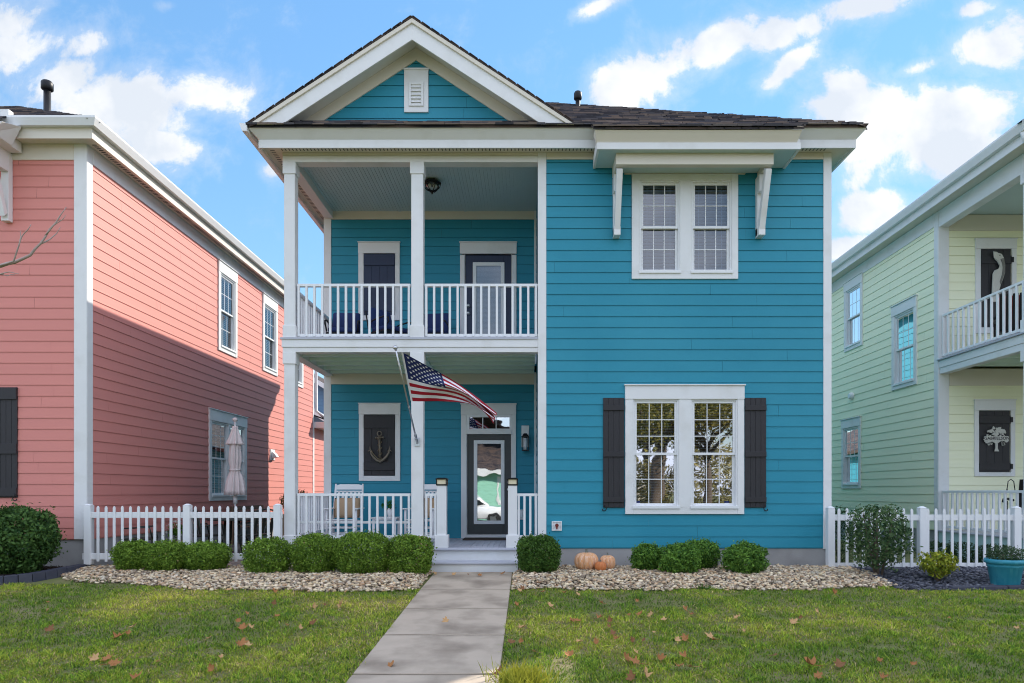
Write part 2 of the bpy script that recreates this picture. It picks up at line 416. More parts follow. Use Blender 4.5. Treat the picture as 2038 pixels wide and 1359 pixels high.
def window(house, fr, u0, u1, z0, z1, units, za, zb, zm, cols, rup, rlow, head=0.0, cap=True, glass=None, blind='open', trim=None, label=None, off=0.012, top_proud=0.0):
    """casing (the part) with sashes, panes and blinds as its sub-parts. units: (ua, ub) of each double-hung unit"""
    glass = glass or GLASS; trim = trim or WHITE
    mb = MB(fr); t = 0.036
    ul, ur = units[0][0], units[-1][1]
    mb.box(u0, ul - .012, off * 0 - .005, t, z0, z1 - head); mb.box(ur + .012, u1, -.005, t, z0, z1 - head)
    mb.box(ul - .012, ur + .012, -.005, t - .002, z0, za - .012)
    if head > 0: mb.box(u0 - .004, u1 + .004, -.005, t + .008, z1 - head, z1)
    if zb + .012 < z1 - head: mb.box(ul - .012, ur + .012, -.005, t - .002, zb + .012, z1 - head)
    if cap: mb.box(u0 - .02, u1 + .02, -.005, t + .03, z1, z1 + .022)
    for (a, b), (c, d) in zip(units[:-1], units[1:]): mb.box(b + .012, c - .012, -.005, t - .002, za - .012, zb + .012)
    # dark room behind the glass
    for a, b in units:
        q = [(a - .03, za - .03), (b + .03, za - .03), (b + .03, zb + .03), (a - .03, zb + .03)]
        for (p, r), (s_, v) in zip(q, q[1:] + q[:1]): mb.face([(p, -.006, r), (s_, -.006, v), (s_, -.42, v), (p, -.42, r)], 1)
        mb.face([(p, -.42, r) for p, r in q], 1)
    cs = mb.build('window', [trim, DARK], house, bevel=0.004)
    if label: cs['label'] = label
    sw = 0.040
    for a, b in units:
        fm = MB(fr)
        # unit frame, slightly proud line
        fm.box(a - .012, a + .012, -.075, .020, za - .012, zb + .012); fm.box(b - .012, b + .012, -.075, .020, za - .012, zb + .012)
        fm.box(a + .012, b - .012, -.075, .020, zb - .012, zb + .012); fm.box(a - .025, b + .025, -.075, .056, za - .034, za + .012)
        fm.build('frame', VINYL, cs, bevel=0.003)
        pm = MB(fr)
        for (lo, hi, o, rows) in ((zm, zb - .012, -.005, rup), (za + .012, zm + .0, -.042, rlow)):
            sm = MB(fr); ia, ib = a + .012, b - .012
            l2 = lo - (.02 if o > -.02 else 0); h2 = hi + (0 if o > -.02 else .02)
            sm.box(ia, ia + sw, o - .03, o, l2, h2); sm.box(ib - sw, ib, o - .03, o, l2, h2)
            sm.box(ia + sw, ib - sw, o - .03, o, h2 - sw, h2); sm.box(ia + sw, ib - sw, o - .03, o, l2, l2 + sw)
            ga, gb, gl, gh = ia + sw, ib - sw, l2 + sw, h2 - sw
            for c in range(1, cols):
                x = ga + (gb - ga) * c / cols; sm.box(x - .007, x + .007, o - .019, o - .011, gl, gh)
            for r_ in range(1, rows):
                y = gl + (gh - gl) * r_ / rows; sm.box(ga, gb, o - .0185, o - .0105, y - .007, y + .007)
            sm.build('sash', VINYL, cs, bevel=0.002)
            pm.face([(ga - .005, o - .015, gl - .005), (gb + .005, o - .015, gl - .005), (gb + .005, o - .015, gh + .005), (ga - .005, o - .015, gh + .005)])
        pm.build('pane', glass, cs, recalc=False)
        if blind:
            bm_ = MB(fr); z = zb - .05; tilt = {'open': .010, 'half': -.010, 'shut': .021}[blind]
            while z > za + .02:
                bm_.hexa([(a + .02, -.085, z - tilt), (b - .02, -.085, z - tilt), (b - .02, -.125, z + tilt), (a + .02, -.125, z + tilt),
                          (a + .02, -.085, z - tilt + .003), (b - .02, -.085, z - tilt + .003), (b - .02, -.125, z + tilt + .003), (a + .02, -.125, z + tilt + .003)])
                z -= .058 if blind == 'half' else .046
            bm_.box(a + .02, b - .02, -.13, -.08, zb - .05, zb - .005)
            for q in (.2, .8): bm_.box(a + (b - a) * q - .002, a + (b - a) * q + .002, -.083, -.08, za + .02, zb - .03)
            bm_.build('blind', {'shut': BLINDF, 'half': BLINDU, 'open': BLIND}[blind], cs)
    return cs

def shutter(house, fr, u0, u1, z0, z1, mat, battens, hook=None, o=0.03, boards=5, name='shutter'):
    mb = MB(fr); w = (u1 - u0) / boards
    for i in range(boards): mb.box(u0 + i * w + .0015, u0 + (i + 1) * w - .0015, o - .022, o, z0, z1)
    mb.box(u0 + .004, u1 - .004, o - .03, o - .006, z0 + .004, z1 - .004)
    for zc, hh in battens: mb.box(u0 + .002, u1 - .002, o - .002, o + .022, zc - hh / 2, zc + hh / 2)
    s = mb.build(name, mat, house, bevel=0.003)
    if hook is not None:
        hb = MB(fr); sg = hook; c = u0 + .05 if sg < 0 else u1 - .05
        zz = z0 + .01
        P = [(c + sg * .02, .055, zz + .055), (c + sg * .035, .056, zz + .03), (c + sg * .02, .057, zz + .005), (c, .057, zz - .02), (c + sg * .01, .057, zz - .05),
             (c + sg * .04, .057, zz - .065), (c + sg * .065, .056, zz - .05), (c + sg * .06, .055, zz - .03)]
        hb.tube([hb.pt(*p) for p in P], .0085, 6); hb.build('holdback', IRON, s, smooth=True)
    return s

def railing(house, fr, u0, u1, zt, zb, n, o=-0.05, midz=None, w=0.036, mat=None):
    mat = mat or VINYL
    mb = MB(fr)
    mb.box(u0, u1, o - .035, o + .035, zt - .045, zt); mb.box(u0, u1, o - .025, o + .025, zb, zb + .05)
    r = mb.build('railing', mat, house, bevel=0.004)
    if midz:
        mb = MB(fr); mb.box(u0, u1, o - .06, o - .026, midz - .02, midz + .02); mb.build('middle_rail', mat, r, bevel=0.004)
    b0 = None
    for i in range(n):
        u = u0 + w / 2 + .008 + (u1 - u0 - w - .016) * i / max(1, n - 1)
        if b0 is None:
            q = MB(fr); q.box(u - w / 2, u + w / 2, o - w / 2 + .02, o + w / 2 + .02, zb + .01 if not midz else zb + .01, zt - .02)
            b0 = q.build('baluster', mat, r, bevel=0.003); base = u
        else:
            c = b0.copy(); COL.objects.link(c); c.parent = r; c.location = fr[1] * (u - base)
    return r

def column(house, x0, x1, y0, y1, z0, z1, cap=.19, base=.22, capw=.03, name='column'):
    mb = MB(); mb.box(x0, x1, y0, y1, z0 + base - .01, z1 - cap + .01)
    mb.box(x0 - capw, x1 + capw, y0 - capw, y1 + capw, z1 - cap, z1)
    if base > 0: mb.box(x0 - capw, x1 + capw, y0 - capw, y1 + capw, z0, z0 + base)
    return mb.build(name, WHITE, house, bevel=0.005)

def ring(mb, rect, prof, m=0, sides=(0, 1, 2, 3)):
    """sweep a profile (out, z) round a rectangle (x0, x1, y0, y1) with mitred corners; sides: 0 front, 1 right, 2 rear, 3 left"""
    x0, x1, y0, y1 = rect
    def rc(o, z): return [(x0 - o, y0 - o, z), (x1 + o, y0 - o, z), (x1 + o, y1 + o, z), (x0 - o, y1 + o, z)]
    for (o0, z0), (o1, z1) in zip(prof[:-1], prof[1:]):
        A, B = rc(o0, z0), rc(o1, z1)
        for k in sides:
            j = (k + 1) % 4
            mb.face([A[k], A[j], B[j], B[k]], m, raw=True)

def hip_roof(mb, x0, x1, y0, y1, z, pitch, t=.035, m=0):
    h = (x1 - x0) / 2; xr = (x0 + x1) / 2; zr = z + h * pitch
    a, b, c, d = (x0, y0, z), (x1, y0, z), (x1, y1, z), (x0, y1, z)
    r0, r1 = (xr, y0 + h, zr), (xr, y1 - h, zr)
    mb.slab([a, b, r0], t, m); mb.slab([b, c, r1, r0], t, m); mb.slab([c, d, r1], t, m); mb.slab([d, a, r0, r1], t, m)
    # hip and ridge caps
    for p, q in ((a, r0), (b, r0), (c, r1), (d, r1), (r0, r1)):
        p, q = Vector(p), Vector(q); L = (q - p).length; k = max(2, int(L / .3))
        for i in range(1 if p.z == z else 0, k):
            s_, e = p.lerp(q, i / k), p.lerp(q, (i + 1) / k)
            dd = (q - p).normalized(); sd = dd.cross(UP).normalized() * .10; up = sd.normalized().cross(dd)
            lift = up * .012
            mb.hexa([s_ - sd - up * .035 + lift * .2, s_ + lift * .3 + up * .012, s_ + sd - up * .035 + lift * .2, s_ - up * .03,
                     e - sd - up * .035 + lift, e + lift + up * .012, e + sd - up * .035 + lift, e - up * .03], m, raw=True)

SHM = [pmat('shingle_tone', c, .92, .18, 20, .6, 120) for c in ((.15, .13, .135), (.085, .08, .095), (.22, .175, .155), (.12, .115, .135), (.26, .20, .175), (.065, .062, .072))]
def shingles(mb, a, b, r0, r1, seed=1, course=.145):
    """laminated shingles: courses of separate tabs of varying width, thickness and tone, on the plane a-b (eave) r0-r1 (top)"""
    rnd = random.Random(seed); a, b, r0, r1 = map(Vector, (a, b, r0, r1)); n = (b - a).cross(r0 - a).normalized()
    if n.z < 0: n = -n
    e = (b - a).normalized(); up = n.cross(e); up = up if up.z > 0 else -up; hh = (r0 - a).dot(up); k = int(hh / course)
    for j in range(k):
        t0, t1 = j / k, min(1, (j + 1.08) / k); L0, R0, L1, R1 = a.lerp(r0, t0), b.lerp(r1, t0), a.lerp(r0, t1), b.lerp(r1, t1)
        w = (R0 - L0).length; x = 0.0
        while x < w - .02:
            x2 = min(w, x + rnd.uniform(.11, .42)); th = rnd.choice((.014, .022, .030)); m = rnd.randrange(6)
            P0, P1 = L0 + e * x, L0 + e * (x2 - .004); lo = (L1 - L0).dot(e); hi = (R1 - L0).dot(e)
            c0, c1 = min(max(x, lo), hi), min(max(x2 - .004, lo), hi); Q0, Q1 = L0 + up * (hh * (t1 - t0)) + e * c0, L0 + up * (hh * (t1 - t0)) + e * c1
            dp = up * rnd.uniform(-.008, .008)
            mb.face([P0 + n * th + dp, P1 + n * th + dp, Q1 + n * .004, Q0 + n * .004], m, raw=True); mb.face([P0 + dp, P1 + dp, P1 + n * th + dp, P0 + n * th + dp], m, raw=True)
            x = x2

def pipe_vent(house, x, y, z0, z1, r=.05):
    mb = MB(); mb.lathe([(r, z0), (r, z1 - .16)], (x, y, 0), 12)
    mb.lathe([(r * 1.25, z1 - .17), (r * 1.7, z1 - .15), (r * 1.7, z1 - .03), (r * 1.3, z1), (r * .3, z1 + .005)], (x, y, 0), 12)
    return mb.build('roof_vent', IRON, house, smooth=True)
# ================================================================= BLUE HOUSE
XL, XR = fx(563), fx(1652)          # outer wall corners
XD = 0.18                            # inner corner between porch and right block
FLOOR = 0.36; FZ = 3.79              # porch floor, balcony floor
ZE = 7.03                            # roof edge
SOFF = 6.80
blue = thing('house', 'two-storey teal house with a white gabled double porch and dark shingle roof', 'house', (0.47, Y0, 0))
PIT = 0.64

# ---- foundation
mb = MB()
mb.box(XD - .1, XR - .02, Y0 + .01, Y0 + .2, -.15, FLOOR); mb.box(XR - .22, XR - .02, Y0 + .2, YR - .05, -.15, FLOOR)
mb.box(XL + .02, XL + .22, YB, YR - .05, -.15, FLOOR); mb.box(XL + .22, XR - .22, YR - .2, YR - .05, -.15, FLOOR)
mb.build('foundation', CONCR, blue)
mb = MB()   # white skirt boards below the porch
for i in range(18):
    x = XL + .03 + i * .155
    if x > PX(860, Y0) - .1 and x < PX(1030, Y0): continue
    mb.box(x, x + .145, Y0 + .0, Y0 + .03, -.1, FLOOR - .03)
for i in range(13): mb.box(XL + .02, XL + .05, Y0 + .05 + i * .18, Y0 + .22 + i * .18, -.1, FLOOR - .03)
mb.build('porch_skirt', WHITE, blue, bevel=.003)

# ---- walls (lapped siding)
upw = (fx(1257) + .02, fx(1468) - .02, fz(556) + .02, fz(347) - .02)
loww = (fx(1244) + .02, fx(1480) - .02, fz(1023) + .02, fz(766) - .02)
mb = MB(FRONT); siding(mb, XD + .12, XR - .10, FLOOR, SOFF, [upw, loww], seed=3); mb.build('wall', TEAL, blue, recalc=False)
pb = MB(BACKW)
sh_u = (bx_(714), bx_(796), bz(638), bz(484)); dr_u = (bx_(916), bx_(1028), FZ, bz(484))
sh_l = (bx_(715), bx_(797), bz(957), bz(804)); dr_l = (bx_(918), bx_(1027), FLOOR, bz(805))
siding(pb, XL + .12, XD, FLOOR, 3.42, [tuple([dr_l[0] + .03, dr_l[1] - .03, 0, dr_l[3] - .03])], seed=5)
siding(pb, XL + .12, XD, FZ - .02, 6.68, [tuple([dr_u[0] + .03, dr_u[1] - .03, 0, dr_u[3] - .03])], seed=6)
pb.build('porch_wall', TEAL, blue, recalc=False)
mb = MB((Vector((XD, 0, 0)), Vector((0, 1, 0)), Vector((-1, 0, 0)))); siding(mb, Y0 + .10, YB, FLOOR, SOFF, seed=7)
mb.build('wall', TEAL, blue, recalc=False)
mb = MB((Vector((XR, 0, 0)), Vector((0, 1, 0)), Vector((1, 0, 0))))
wy = [(13.4, 14.35), (16.6, 17.55)]
siding(mb, Y0 + .1, YR - .1, FLOOR, SOFF, [(a + .02, b - .02, z + .02, z + 1.88) for a, b in wy for z in (1.3, 4.75)], seed=8); mb.build('wall', TEAL, blue, recalc=False)
frR = mb.fr
mb = MB((Vector((XL, 0, 0)), Vector((0, 1, 0)), Vector((-1, 0, 0)))); siding(mb, YB + .1, YR - .1, FLOOR, SOFF, seed=9); mb.build('wall', TEAL, blue, recalc=False)
mb = MB((Vector((0, YR, 0)), Vector((1, 0, 0)), Vector((0, 1, 0)))); siding(mb, XL + .1, XR - .1, FLOOR, SOFF, seed=10); mb.build('wall', TEAL, blue, recalc=False)
for a, b in wy:
    for z in (1.3, 4.75):
        window(blue, frR, a, b, z, z + 1.9, [(a + .12, b - .12)], z + .12, z + 1.68, z + .9, 2, 2, 2, head=.15, glass=GLASSF, blind='shut')

# ---- unseen single-storey rear wing, added so the pink house's window mirrors teal
mb = MB((Vector((XL, 0, 0)), Vector((0, 1, 0)), Vector((-1, 0, 0)))); siding(mb, YR + .02, 31, .1, 2.75, seed=14); mb.build('wall', TEAL, blue, recalc=False)
mb = MB((Vector((XR, 0, 0)), Vector((0, 1, 0)), Vector((1, 0, 0)))); siding(mb, YR + .02, 31, .1, 2.75, seed=15); mb.build('wall', TEAL, blue, recalc=False)
mb = MB((Vector((0, 31, 0)), Vector((1, 0, 0)), Vector((0, 1, 0)))); siding(mb, XL, XR, .1, 2.75, seed=16); mb.build('wall', TEAL, blue, recalc=False)
mb = MB(); mb.slab([(XL - .3, YR + .03, 2.72), (.47, YR + .03, 4.6), (.47, 31.3, 4.6), (XL - .3, 31.3, 2.72)], .12); mb.slab([(.47, YR + .03, 4.6), (XR + .3, YR + .03, 2.72), (XR + .3, 31.3, 2.72), (.47, 31.3, 4.6)], .12); mb.build('wing_roof', SHING, blue)
# ---- corner boards
def cboard(x0, x1, y0, y1, z0, z1):
    mb = MB(); mb.box(x0, x1, y0, y1, z0, z1); return mb.build('corner_board', WHITE, blue, bevel=.004)
cboard(XR - .115, XR + .018, Y0 - .020, Y0 + .10, FLOOR - .02, SOFF)
cboard(XD - .012, XD + .125, Y0 - .021, Y0 + .12, FLOOR - .02, SOFF)
cboard(XL - .02, XL + .125, YB - .02, YB + .12, FLOOR, 3.62)
cboard(XL - .02, XL + .125, YB - .02, YB + .12, FZ, SOFF)
cboard(XL - .02, XL + .1, YR - .1, YR + .02, FLOOR, SOFF); cboard(XR - .1, XR + .02, YR - .1, YR + .02, FLOOR, SOFF)
cboard(XD - .05, XD - .001, YB - .05, YB - .001, FLOOR, 3.62)
cboard(XD - .05, XD - .001, YB - .05, YB - .001, FZ, SOFF)

# ---- frieze, fascia, soffit
RECT = (XL, XR, Y0, YR)
mb = MB(FRONT)
mb.box(XD + .127, XR - .117, -.002, .026, fz(318), SOFF - .002)
mb.box(XL, XD - .014, -.0, .022, 6.655 + .10, SOFF - .002)
for fr, a, b in ((frR, Y0 + .11, YR - .1), ((Vector((XL, 0, 0)), Vector((0, 1, 0)), Vector((-1, 0, 0))), YB + .13, YR - .1)):
    m2 = MB(fr); m2.box(a, b, -.002, .026, fz(318), SOFF - .002); m2.build('frieze_board', WHITE, blue, bevel=.004)
mb.build('frieze_board', CREAM, blue, bevel=.004)
mb = MB(); ring(mb, RECT, [(.40, ZE - .005), (.405, ZE - .03), (.27, ZE - .155), (.265, ZE - .16)]); mb.build('crown_fascia', WHITE, blue, recalc=False)
mb = MB(); ring(mb, RECT, [(.24, ZE - .158), (.285, ZE - .158), (.285, ZE - .285), (.26, ZE - .285), (.26, SOFF)]); mb.build('fascia', WHITE, blue, recalc=False)
mb = MB(); ring(mb, RECT, [(.262, SOFF), (-.05, SOFF)]);
# perforated vent strip: thin black boxes stand for the dark of open slots
for i in range(150):
    x = XL + .02 + i * .0588
    mb.box(x, x + .013, Y0 - .165, Y0 - .085, SOFF - .004, SOFF - .001, 1)
for i in range(150):
    y = Y0 - .1 + i * .06
    mb.box(XL - .17, XL - .10, y, y + .013, SOFF - .004, SOFF - .001, 1)
mb.build('soffit', [CREAM, IRON], blue, recalc=False)

# ---- main hip roof and the front gable
XA, XB_ = XL - .40, XR + .38
mb = MB(); hip_roof(mb, XA, XB_, Y0 - .42, YR + .42, ZE, PIT)
roof = mb.build('roof', SHING, blue)
hx = (XB_ - XA) / 2; mb = MB(); ra = (XA + hx, Y0 - .42 + hx, ZE + hx * PIT)
shingles(mb, (XA - .02, Y0 - .45, ZE), (XB_ + .02, Y0 - .45, ZE), ra, ra, 3); shingles(mb, (XB_ + .02, Y0 - .45, ZE), (XB_ + .02, YR + .44, ZE), ra, (XA + hx, YR + .42 - hx, ra[2]), 4)
mb.build('shingles', SHM, roof, recalc=False)
pipe_vent(blue, PX(1150, 14.6), 14.6, 9.2, PZ(183, 14.6))
GX, GZ = -1.815, 8.735; GL, GR = XA - .02, 0.715; YG = Y0 - .45
# shingles of the gable, running back to the hip
def gp(x, y, dz=0.0):
    k = (GZ - (ZE + .012)) / (GX - GL)
    return (x, y, GZ - k * abs(x - GX) + dz)
mb = MB()
yb = Y0 - .42 + (GZ - ZE) / PIT
mb.slab([gp(GL, YG), gp(GX, YG), (GX, yb + .2, GZ), (GL, Y0 - .2, ZE + .012)], .03)
mb.slab([gp(GX, YG), gp(GR + .03, YG), (GR + .03, Y0 - .2, ZE + .012), (GX, yb + .2, GZ)], .03)
# ragged shingle butts along the rakes
for sgn in (-1, 1):
    span = (GX - GL) if sgn < 0 else (GR - GX)
    for i in range(17):
        x = GX + sgn * span * (i + .1) / 17; x2 = GX + sgn * span * (i + .95) / 17
        a, b = gp(x, YG - .012, .010), gp(x2, YG - .012, .002)
        mb.slab([a, b, (b[0], YG + .25, b[2]), (a[0], YG + .25, a[2])], .012)
mb.build('gable_roof', SHING, blue)
# rake trim: thin crown at the edge, wide white rake, sloped soffit
k = (GZ - ZE - .012) / (GX - GL)
def rake(name, mat, y0, y1, d0, d1, zcut):
    mb = MB((Vector((0, 0, 0)), Vector((1, 0, 0)), Vector((0, 1, 0))))
    for sg in (-1, 1):
        def xat(d, z): return GX + sg * (GZ - d - z) / k
        xo, xi = xat(d0, zcut), xat(d1, zcut)
        mb.prism([(GX, GZ - d0), (xo, zcut), (xi, zcut), (GX, GZ - d1)], y0, y1)
    return mb.build(name, mat, blue, bevel=.003)
rake('rake_crown', CREAM, YG + .005, YG + .05, .034, .105, ZE + .012)
rake('rake_board', WHITE, YG + .035, YG + .065, .104, .355, ZE + .012)
rake('rake_soffit', WHITE, YG + .066, Y0, .20, .225, ZE + .02)
rake('gable_frieze', CREAM, Y0 - .030, Y0 + .0, .226, .432, ZE + .16)
# gable wall
mb = MB(FRONT)
zt = GZ - .417; zb0 = ZE + .15
siding(mb, GL, GR, zb0, zt - .003, seed=12, uclip=lambda z: (GX - (zt - z) / k, GX + (zt - z) / k)); mb.build('gable_wall', TEAL, blue, recalc=False)
# gable vent
vx0, vx1, vz0, vz1 = PX(805, Y0), PX(853, Y0), PZ(225, Y0), PZ(138, Y0)
mb = MB(FRONT); mb.box(vx0, vx1, 0, .035, vz0, vz1); mb.box(vx0 - .008, vx1 + .008, 0, .05, vz1 - .03, vz1)
c = (vx0 + vx1) / 2 + .0; w = .1
mb.box(c - w - .02, c - w + .02, .034, .055, vz0 + .09, vz0 + .48); mb.box(c + w - .02, c + w + .02, .034, .055, vz0 + .09, vz0 + .48)
mb.box(c - w + .02, c + w - .02, .034, .0545, vz0 + .09, vz0 + .13); mb.box(c - w + .02, c + w - .02, .034, .0545, vz0 + .44, vz0 + .48)
for i in range(5):
    z = vz0 + .145 + i * .06
    mb.hexa([(c - w + .02, .034, z + .03), (c + w - .02, .034, z + .03), (c + w - .02, .056, z), (c - w + .02, .056, z),
             (c - w + .02, .034, z + .042), (c + w - .02, .034, z + .042), (c + w - .02, .056, z + .012), (c - w + .02, .056, z + .012)])
mb.build('gable_vent', WHITE, blue, bevel=.003)
# pent roof at the foot of the gable
mb = MB()
pl, pr = PX(543, YG + .02), PX(1108, YG + .02)
mb.slab([(pl, YG + .035, ZE + .005), (pr, YG + .035, ZE + .005), (pr - .15, Y0 + .02, ZE + .155), (pl + .2, Y0 + .02, ZE + .155)], .025)
for i in range(18):
    x = pl + (pr - pl) * i / 18; mb.slab([(x + .01, YG + .028, ZE + .01), (x + .25, YG + .028, ZE + .01), (x + .25, YG + .14, ZE + .055), (x + .01, YG + .14, ZE + .055)], .012)
mb.build('pent_roof', SHINGD, blue)
# left gutter with its open top
gx = XL - .405; gut = MB()
prof = [(0, .0), (-.075, .0), (-.115, .10), (-.115, .125), (-.100, .125), (-.070, .012), (-.008, .012), (-.008, .11), (0, .11)]
ya, yz = YG - .0, YR + .4
for (a, b), (c_, d) in zip(prof, prof[1:] + prof[:1]):
    gut.face([(gx + a, ya, ZE - .10 + b), (gx + a, yz, ZE - .10 + b), (gx + c_, yz, ZE - .10 + d), (gx + c_, ya, ZE - .10 + d)], raw=True)
gut.face([(gx + a, ya, ZE - .10 + b) for a, b in ((0, 0), (-.075, 0), (-.115, .10), (-.115, .125), (0, .11))], raw=True)
gut.build('gutter', VINYL, blue, recalc=False)

# ---- porch: floors, beams, ceilings, joists
mb = MB()
for i in range(int((XD - XL - .05) / .095)):
    x = XL - .02 + i * .0955
    mb.box(x, x + .092, Y0 - .045, YB - .005, FLOOR - .032, FLOOR)
mb.build('porch_floor', DECK, blue, bevel=.002)
mb = MB()
for i in range(int((XD - XL) / .14)):
    x = XL - .02 + i * .1405; mb.box(x, x + .137, Y0 - .035, YB - .005, FZ - .03, FZ)
mb.box(XL - .03, XD - .015, Y0 - .045, Y0 - .0352, FZ - .032, FZ - .002)
mb.build('balcony_floor', DECK, blue)
mb = MB(); mb.box(XL - .012, XD - .013, Y0 - .028, Y0 + .16, 3.63, FZ - .031); mb.box(XL - .012, XL + .16, Y0 + .161, YB - .03, 3.63, FZ - .031)
mb.build('band_board', WHITE, blue, bevel=.004)
mb = MB(); mb.box(XL, XD - .013, Y0 - .014, Y0 + .17, 3.55, 3.629); mb.box(XL, XL + .17, Y0 + .171, YB - .03, 3.55, 3.629)
mb.build('porch_beam', WHITE, blue, bevel=.004)
mb = MB(); mb.box(XL, XD - .013, Y0 - .016, Y0 + .17, 6.65, 6.754); mb.box(XL, XL + .17, Y0 + .171, YB - .03, 6.65, SOFF)
mb.box(XL, XD - .013, Y0 + .03, Y0 + .169, 6.754, SOFF)
mb.build('porch_beam', WHITE, blue, bevel=.004)
mb = MB(BACKW); mb.box(XL + .127, XD - .052, 0, .03, bz(765), 3.60); mb.build('back_beam', CREAM, blue, bevel=.004)
mb = MB(BACKW); mb.box(XL + .127, XD - .052, 0, .03, bz(437), 6.80); mb.build('back_beam', CREAM, blue, bevel=.004)
mb = MB(); w = .064          # beadboard ceiling: narrow boards with real grooves
i = 0; y = XL + .172
while y < XD - .02:
    mb.box(y, y + w - .014, Y0 + .172, YB - .031, 6.79, 6.82); y += w
mb.box(XL + .05, XD - .01, Y0 + .05, YB, 6.796, 6.83)
for q in (.33, .66): mb.box(XL + .17 + q * 3.9, XL + .22 + q * 3.9, Y0 + .172, YB - .031, 6.783, 6.79)
mb.build('porch_ceiling', CEILP, blue)
for i in range(5):
    y = Y0 + .42 + i * .41
    mb = MB(); mb.box(XL + .172, XD - .052, y, y + .085, 3.575, FZ - .038); mb.build('joist', JOIST, blue)
mb = MB(); mb.box(-1.86, -1.76, Y0 + .172, YB - .031, 3.568, FZ - .05); mb.box(XL + .172, XD - .052, YB - .075, YB - .0305, 3.61, FZ - .032); mb.build('joist', JOIST, blue)
mb = MB(); mb.box(XL + .172, XD - .052, Y0 + .171, YB - .03, FZ - .036, FZ - .0305); mb.build('balcony_underside', JOIST, blue)

# ---- columns
cl0, cl1 = XL + .02, fx(587); cm0, cm1 = fx(818.5), fx(842)
for z0, z1, base in ((FZ, 6.65, .2), (FLOOR, 3.55, .2)):
    column(blue, cl0, cl1, Y0 - .005, Y0 + .165, z0, z1, base=base, capw=.018)
    column(blue, cm0, cm1, Y0 - .005, Y0 + .165, z0, z1, base=base, capw=.018)
# ---- railings
SIDE = (Vector((XL, 0, 0)), Vector((0, 1, 0)), Vector((-1, 0, 0)))
railing(blue, FRONT, cl1 + .02, cm0 - .02, fz(563), fz(669), 15, o=-.07)
railing(blue, FRONT, cm1 + .02, XD - .014, fz(563), fz(669), 15, o=-.07)
railing(blue, SIDE, Y0 + .19, YB - .03, fz(563), fz(669), 16, o=-.08)
railing(blue, FRONT, cl1 + .02, cm0 - .02, fz(982), fz(1072), 15, o=-.07, midz=fz(1040))
ex0, ex1 = fx(869), fx(888); ex2, ex3 = fx(1011), fx(1029)
railing(blue, FRONT, cm1 + .02, ex0 - .0, fz(982), fz(1072), 3, o=-.07)
railing(blue, FRONT, ex3, XD - .014, fz(982), fz(1072), 4, o=-.07)
railing(blue, SIDE, Y0 + .19, YB - .03, fz(982), fz(1072), 16, o=-.08)
# ---- entry posts and steps
for a, b in ((ex0, ex1), (ex2, ex3)):
    mb = MB(); mb.box(a, b, Y0 + .0, Y0 + .155, FLOOR + .2, fz(966)); mb.box(a - .03, b + .03, Y0 - .03, Y0 + .185, FLOOR, FLOOR + .21)
    mb.build('entry_post', WHITE, blue, bevel=.005)
sx0, sx1 = PX(860, Y0 - .05), PX(1031, Y0 - .05)
mb = MB(); mb.box(sx0, sx1, Y0 - .02, Y0 + .02, -.05, FLOOR - .034); mb.build('riser', WHITE, blue, bevel=.003)
mb = MB(); mb.box(sx0 - .01, sx1 + .01, Y0 - .075, Y0 - .046, FLOOR - .034, FLOOR + .001); mb.build('nosing', DECK, blue, bevel=.004)
mb = MB(); mb.box(sx0, sx1, Y0 - .33, Y0 - .022, .0, .125); mb.build('riser', WHITE, blue, bevel=.003)
mb = MB()
for i in range(2): mb.box(sx0 - .01, sx1 + .01, Y0 - .36 + i * .17, Y0 - .194 + i * .17, .127, .16)
mb.build('step', DECK, blue, bevel=.004)

# ---- windows, shutters, awning of the right block
window(blue, FRONT, fx(1257), fx(1468), fz(556), fz(347), [(fx(1274), fx(1351)), (fx(1377), fx(1454))], fz(541), fz(362), fz(452), 3, 2, 2, cap=False, blind='half', glass=GLASS)
window(blue, FRONT, fx(1244), fx(1480), fz(1023), fz(768), [(fx(1261), fx(1349)), (fx(1376), fx(1465))], fz(1008), fz(796), fz(903), 3, 3, 2, head=.22, blind='open', glass=GLASSF)
for wobj in []: pass
for a, b, hk in ((1200, 1243, -1), (1481.5, 1524.5, 1)):
    zz = [(fz(y), .085) for y in (812, 904, 994)]
    shutter(blue, FRONT, fx(a), fx(b) - .006, fz(1010), fz(792), CHAR, zz, hook=hk, boards=4)
for a, b in ((1266, 1275), (1444, 1453)):
    mb = MB(FRONT); mb.box(fx(a), fx(b), -.0545, -.0535, fz(1003), fz(997)); mb.box(fx(a) , fx(b), -.0535, -.053, fz(1003), fz(1001), 1)
    o = mb.build('sticker', [FLAGB, FLAGW], blue); o['label'] = 'small blue and white security sticker in the corner of the pane'
# awning: extension of the eave carried on two knee braces
Y2 = 10.38; Z2 = ZE - PIT * (Y0 - .42 - Y2)
ax0, ax1 = PX(1181, Y2), PX(1601, Y2)
aw = MB()
aw.slab([(ax0, Y2, Z2 + .012), (ax1, Y2, Z2 + .012), (ax1, Y0 + .1, Z2 + .012 + PIT * (Y0 + .1 - Y2)), (ax0, Y0 + .1, Z2 + .012 + PIT * (Y0 + .1 - Y2))], .03)
awning = aw.build('awning', SHING, blue)
mb = MB(); dz = PIT * (Y0 - .3 - Y2); shingles(mb, (ax0 - .01, Y2 - .03, Z2 + .012), (ax1 + .01, Y2 - .03, Z2 + .012), (ax0, Y0 - .3, Z2 + .014 + dz), (ax1, Y0 - .3, Z2 + .014 + dz), 9); mb.build('shingles', SHM, awning, recalc=False)
mb = MB(); q0, q1 = ax0 + .02, ax1 - .02
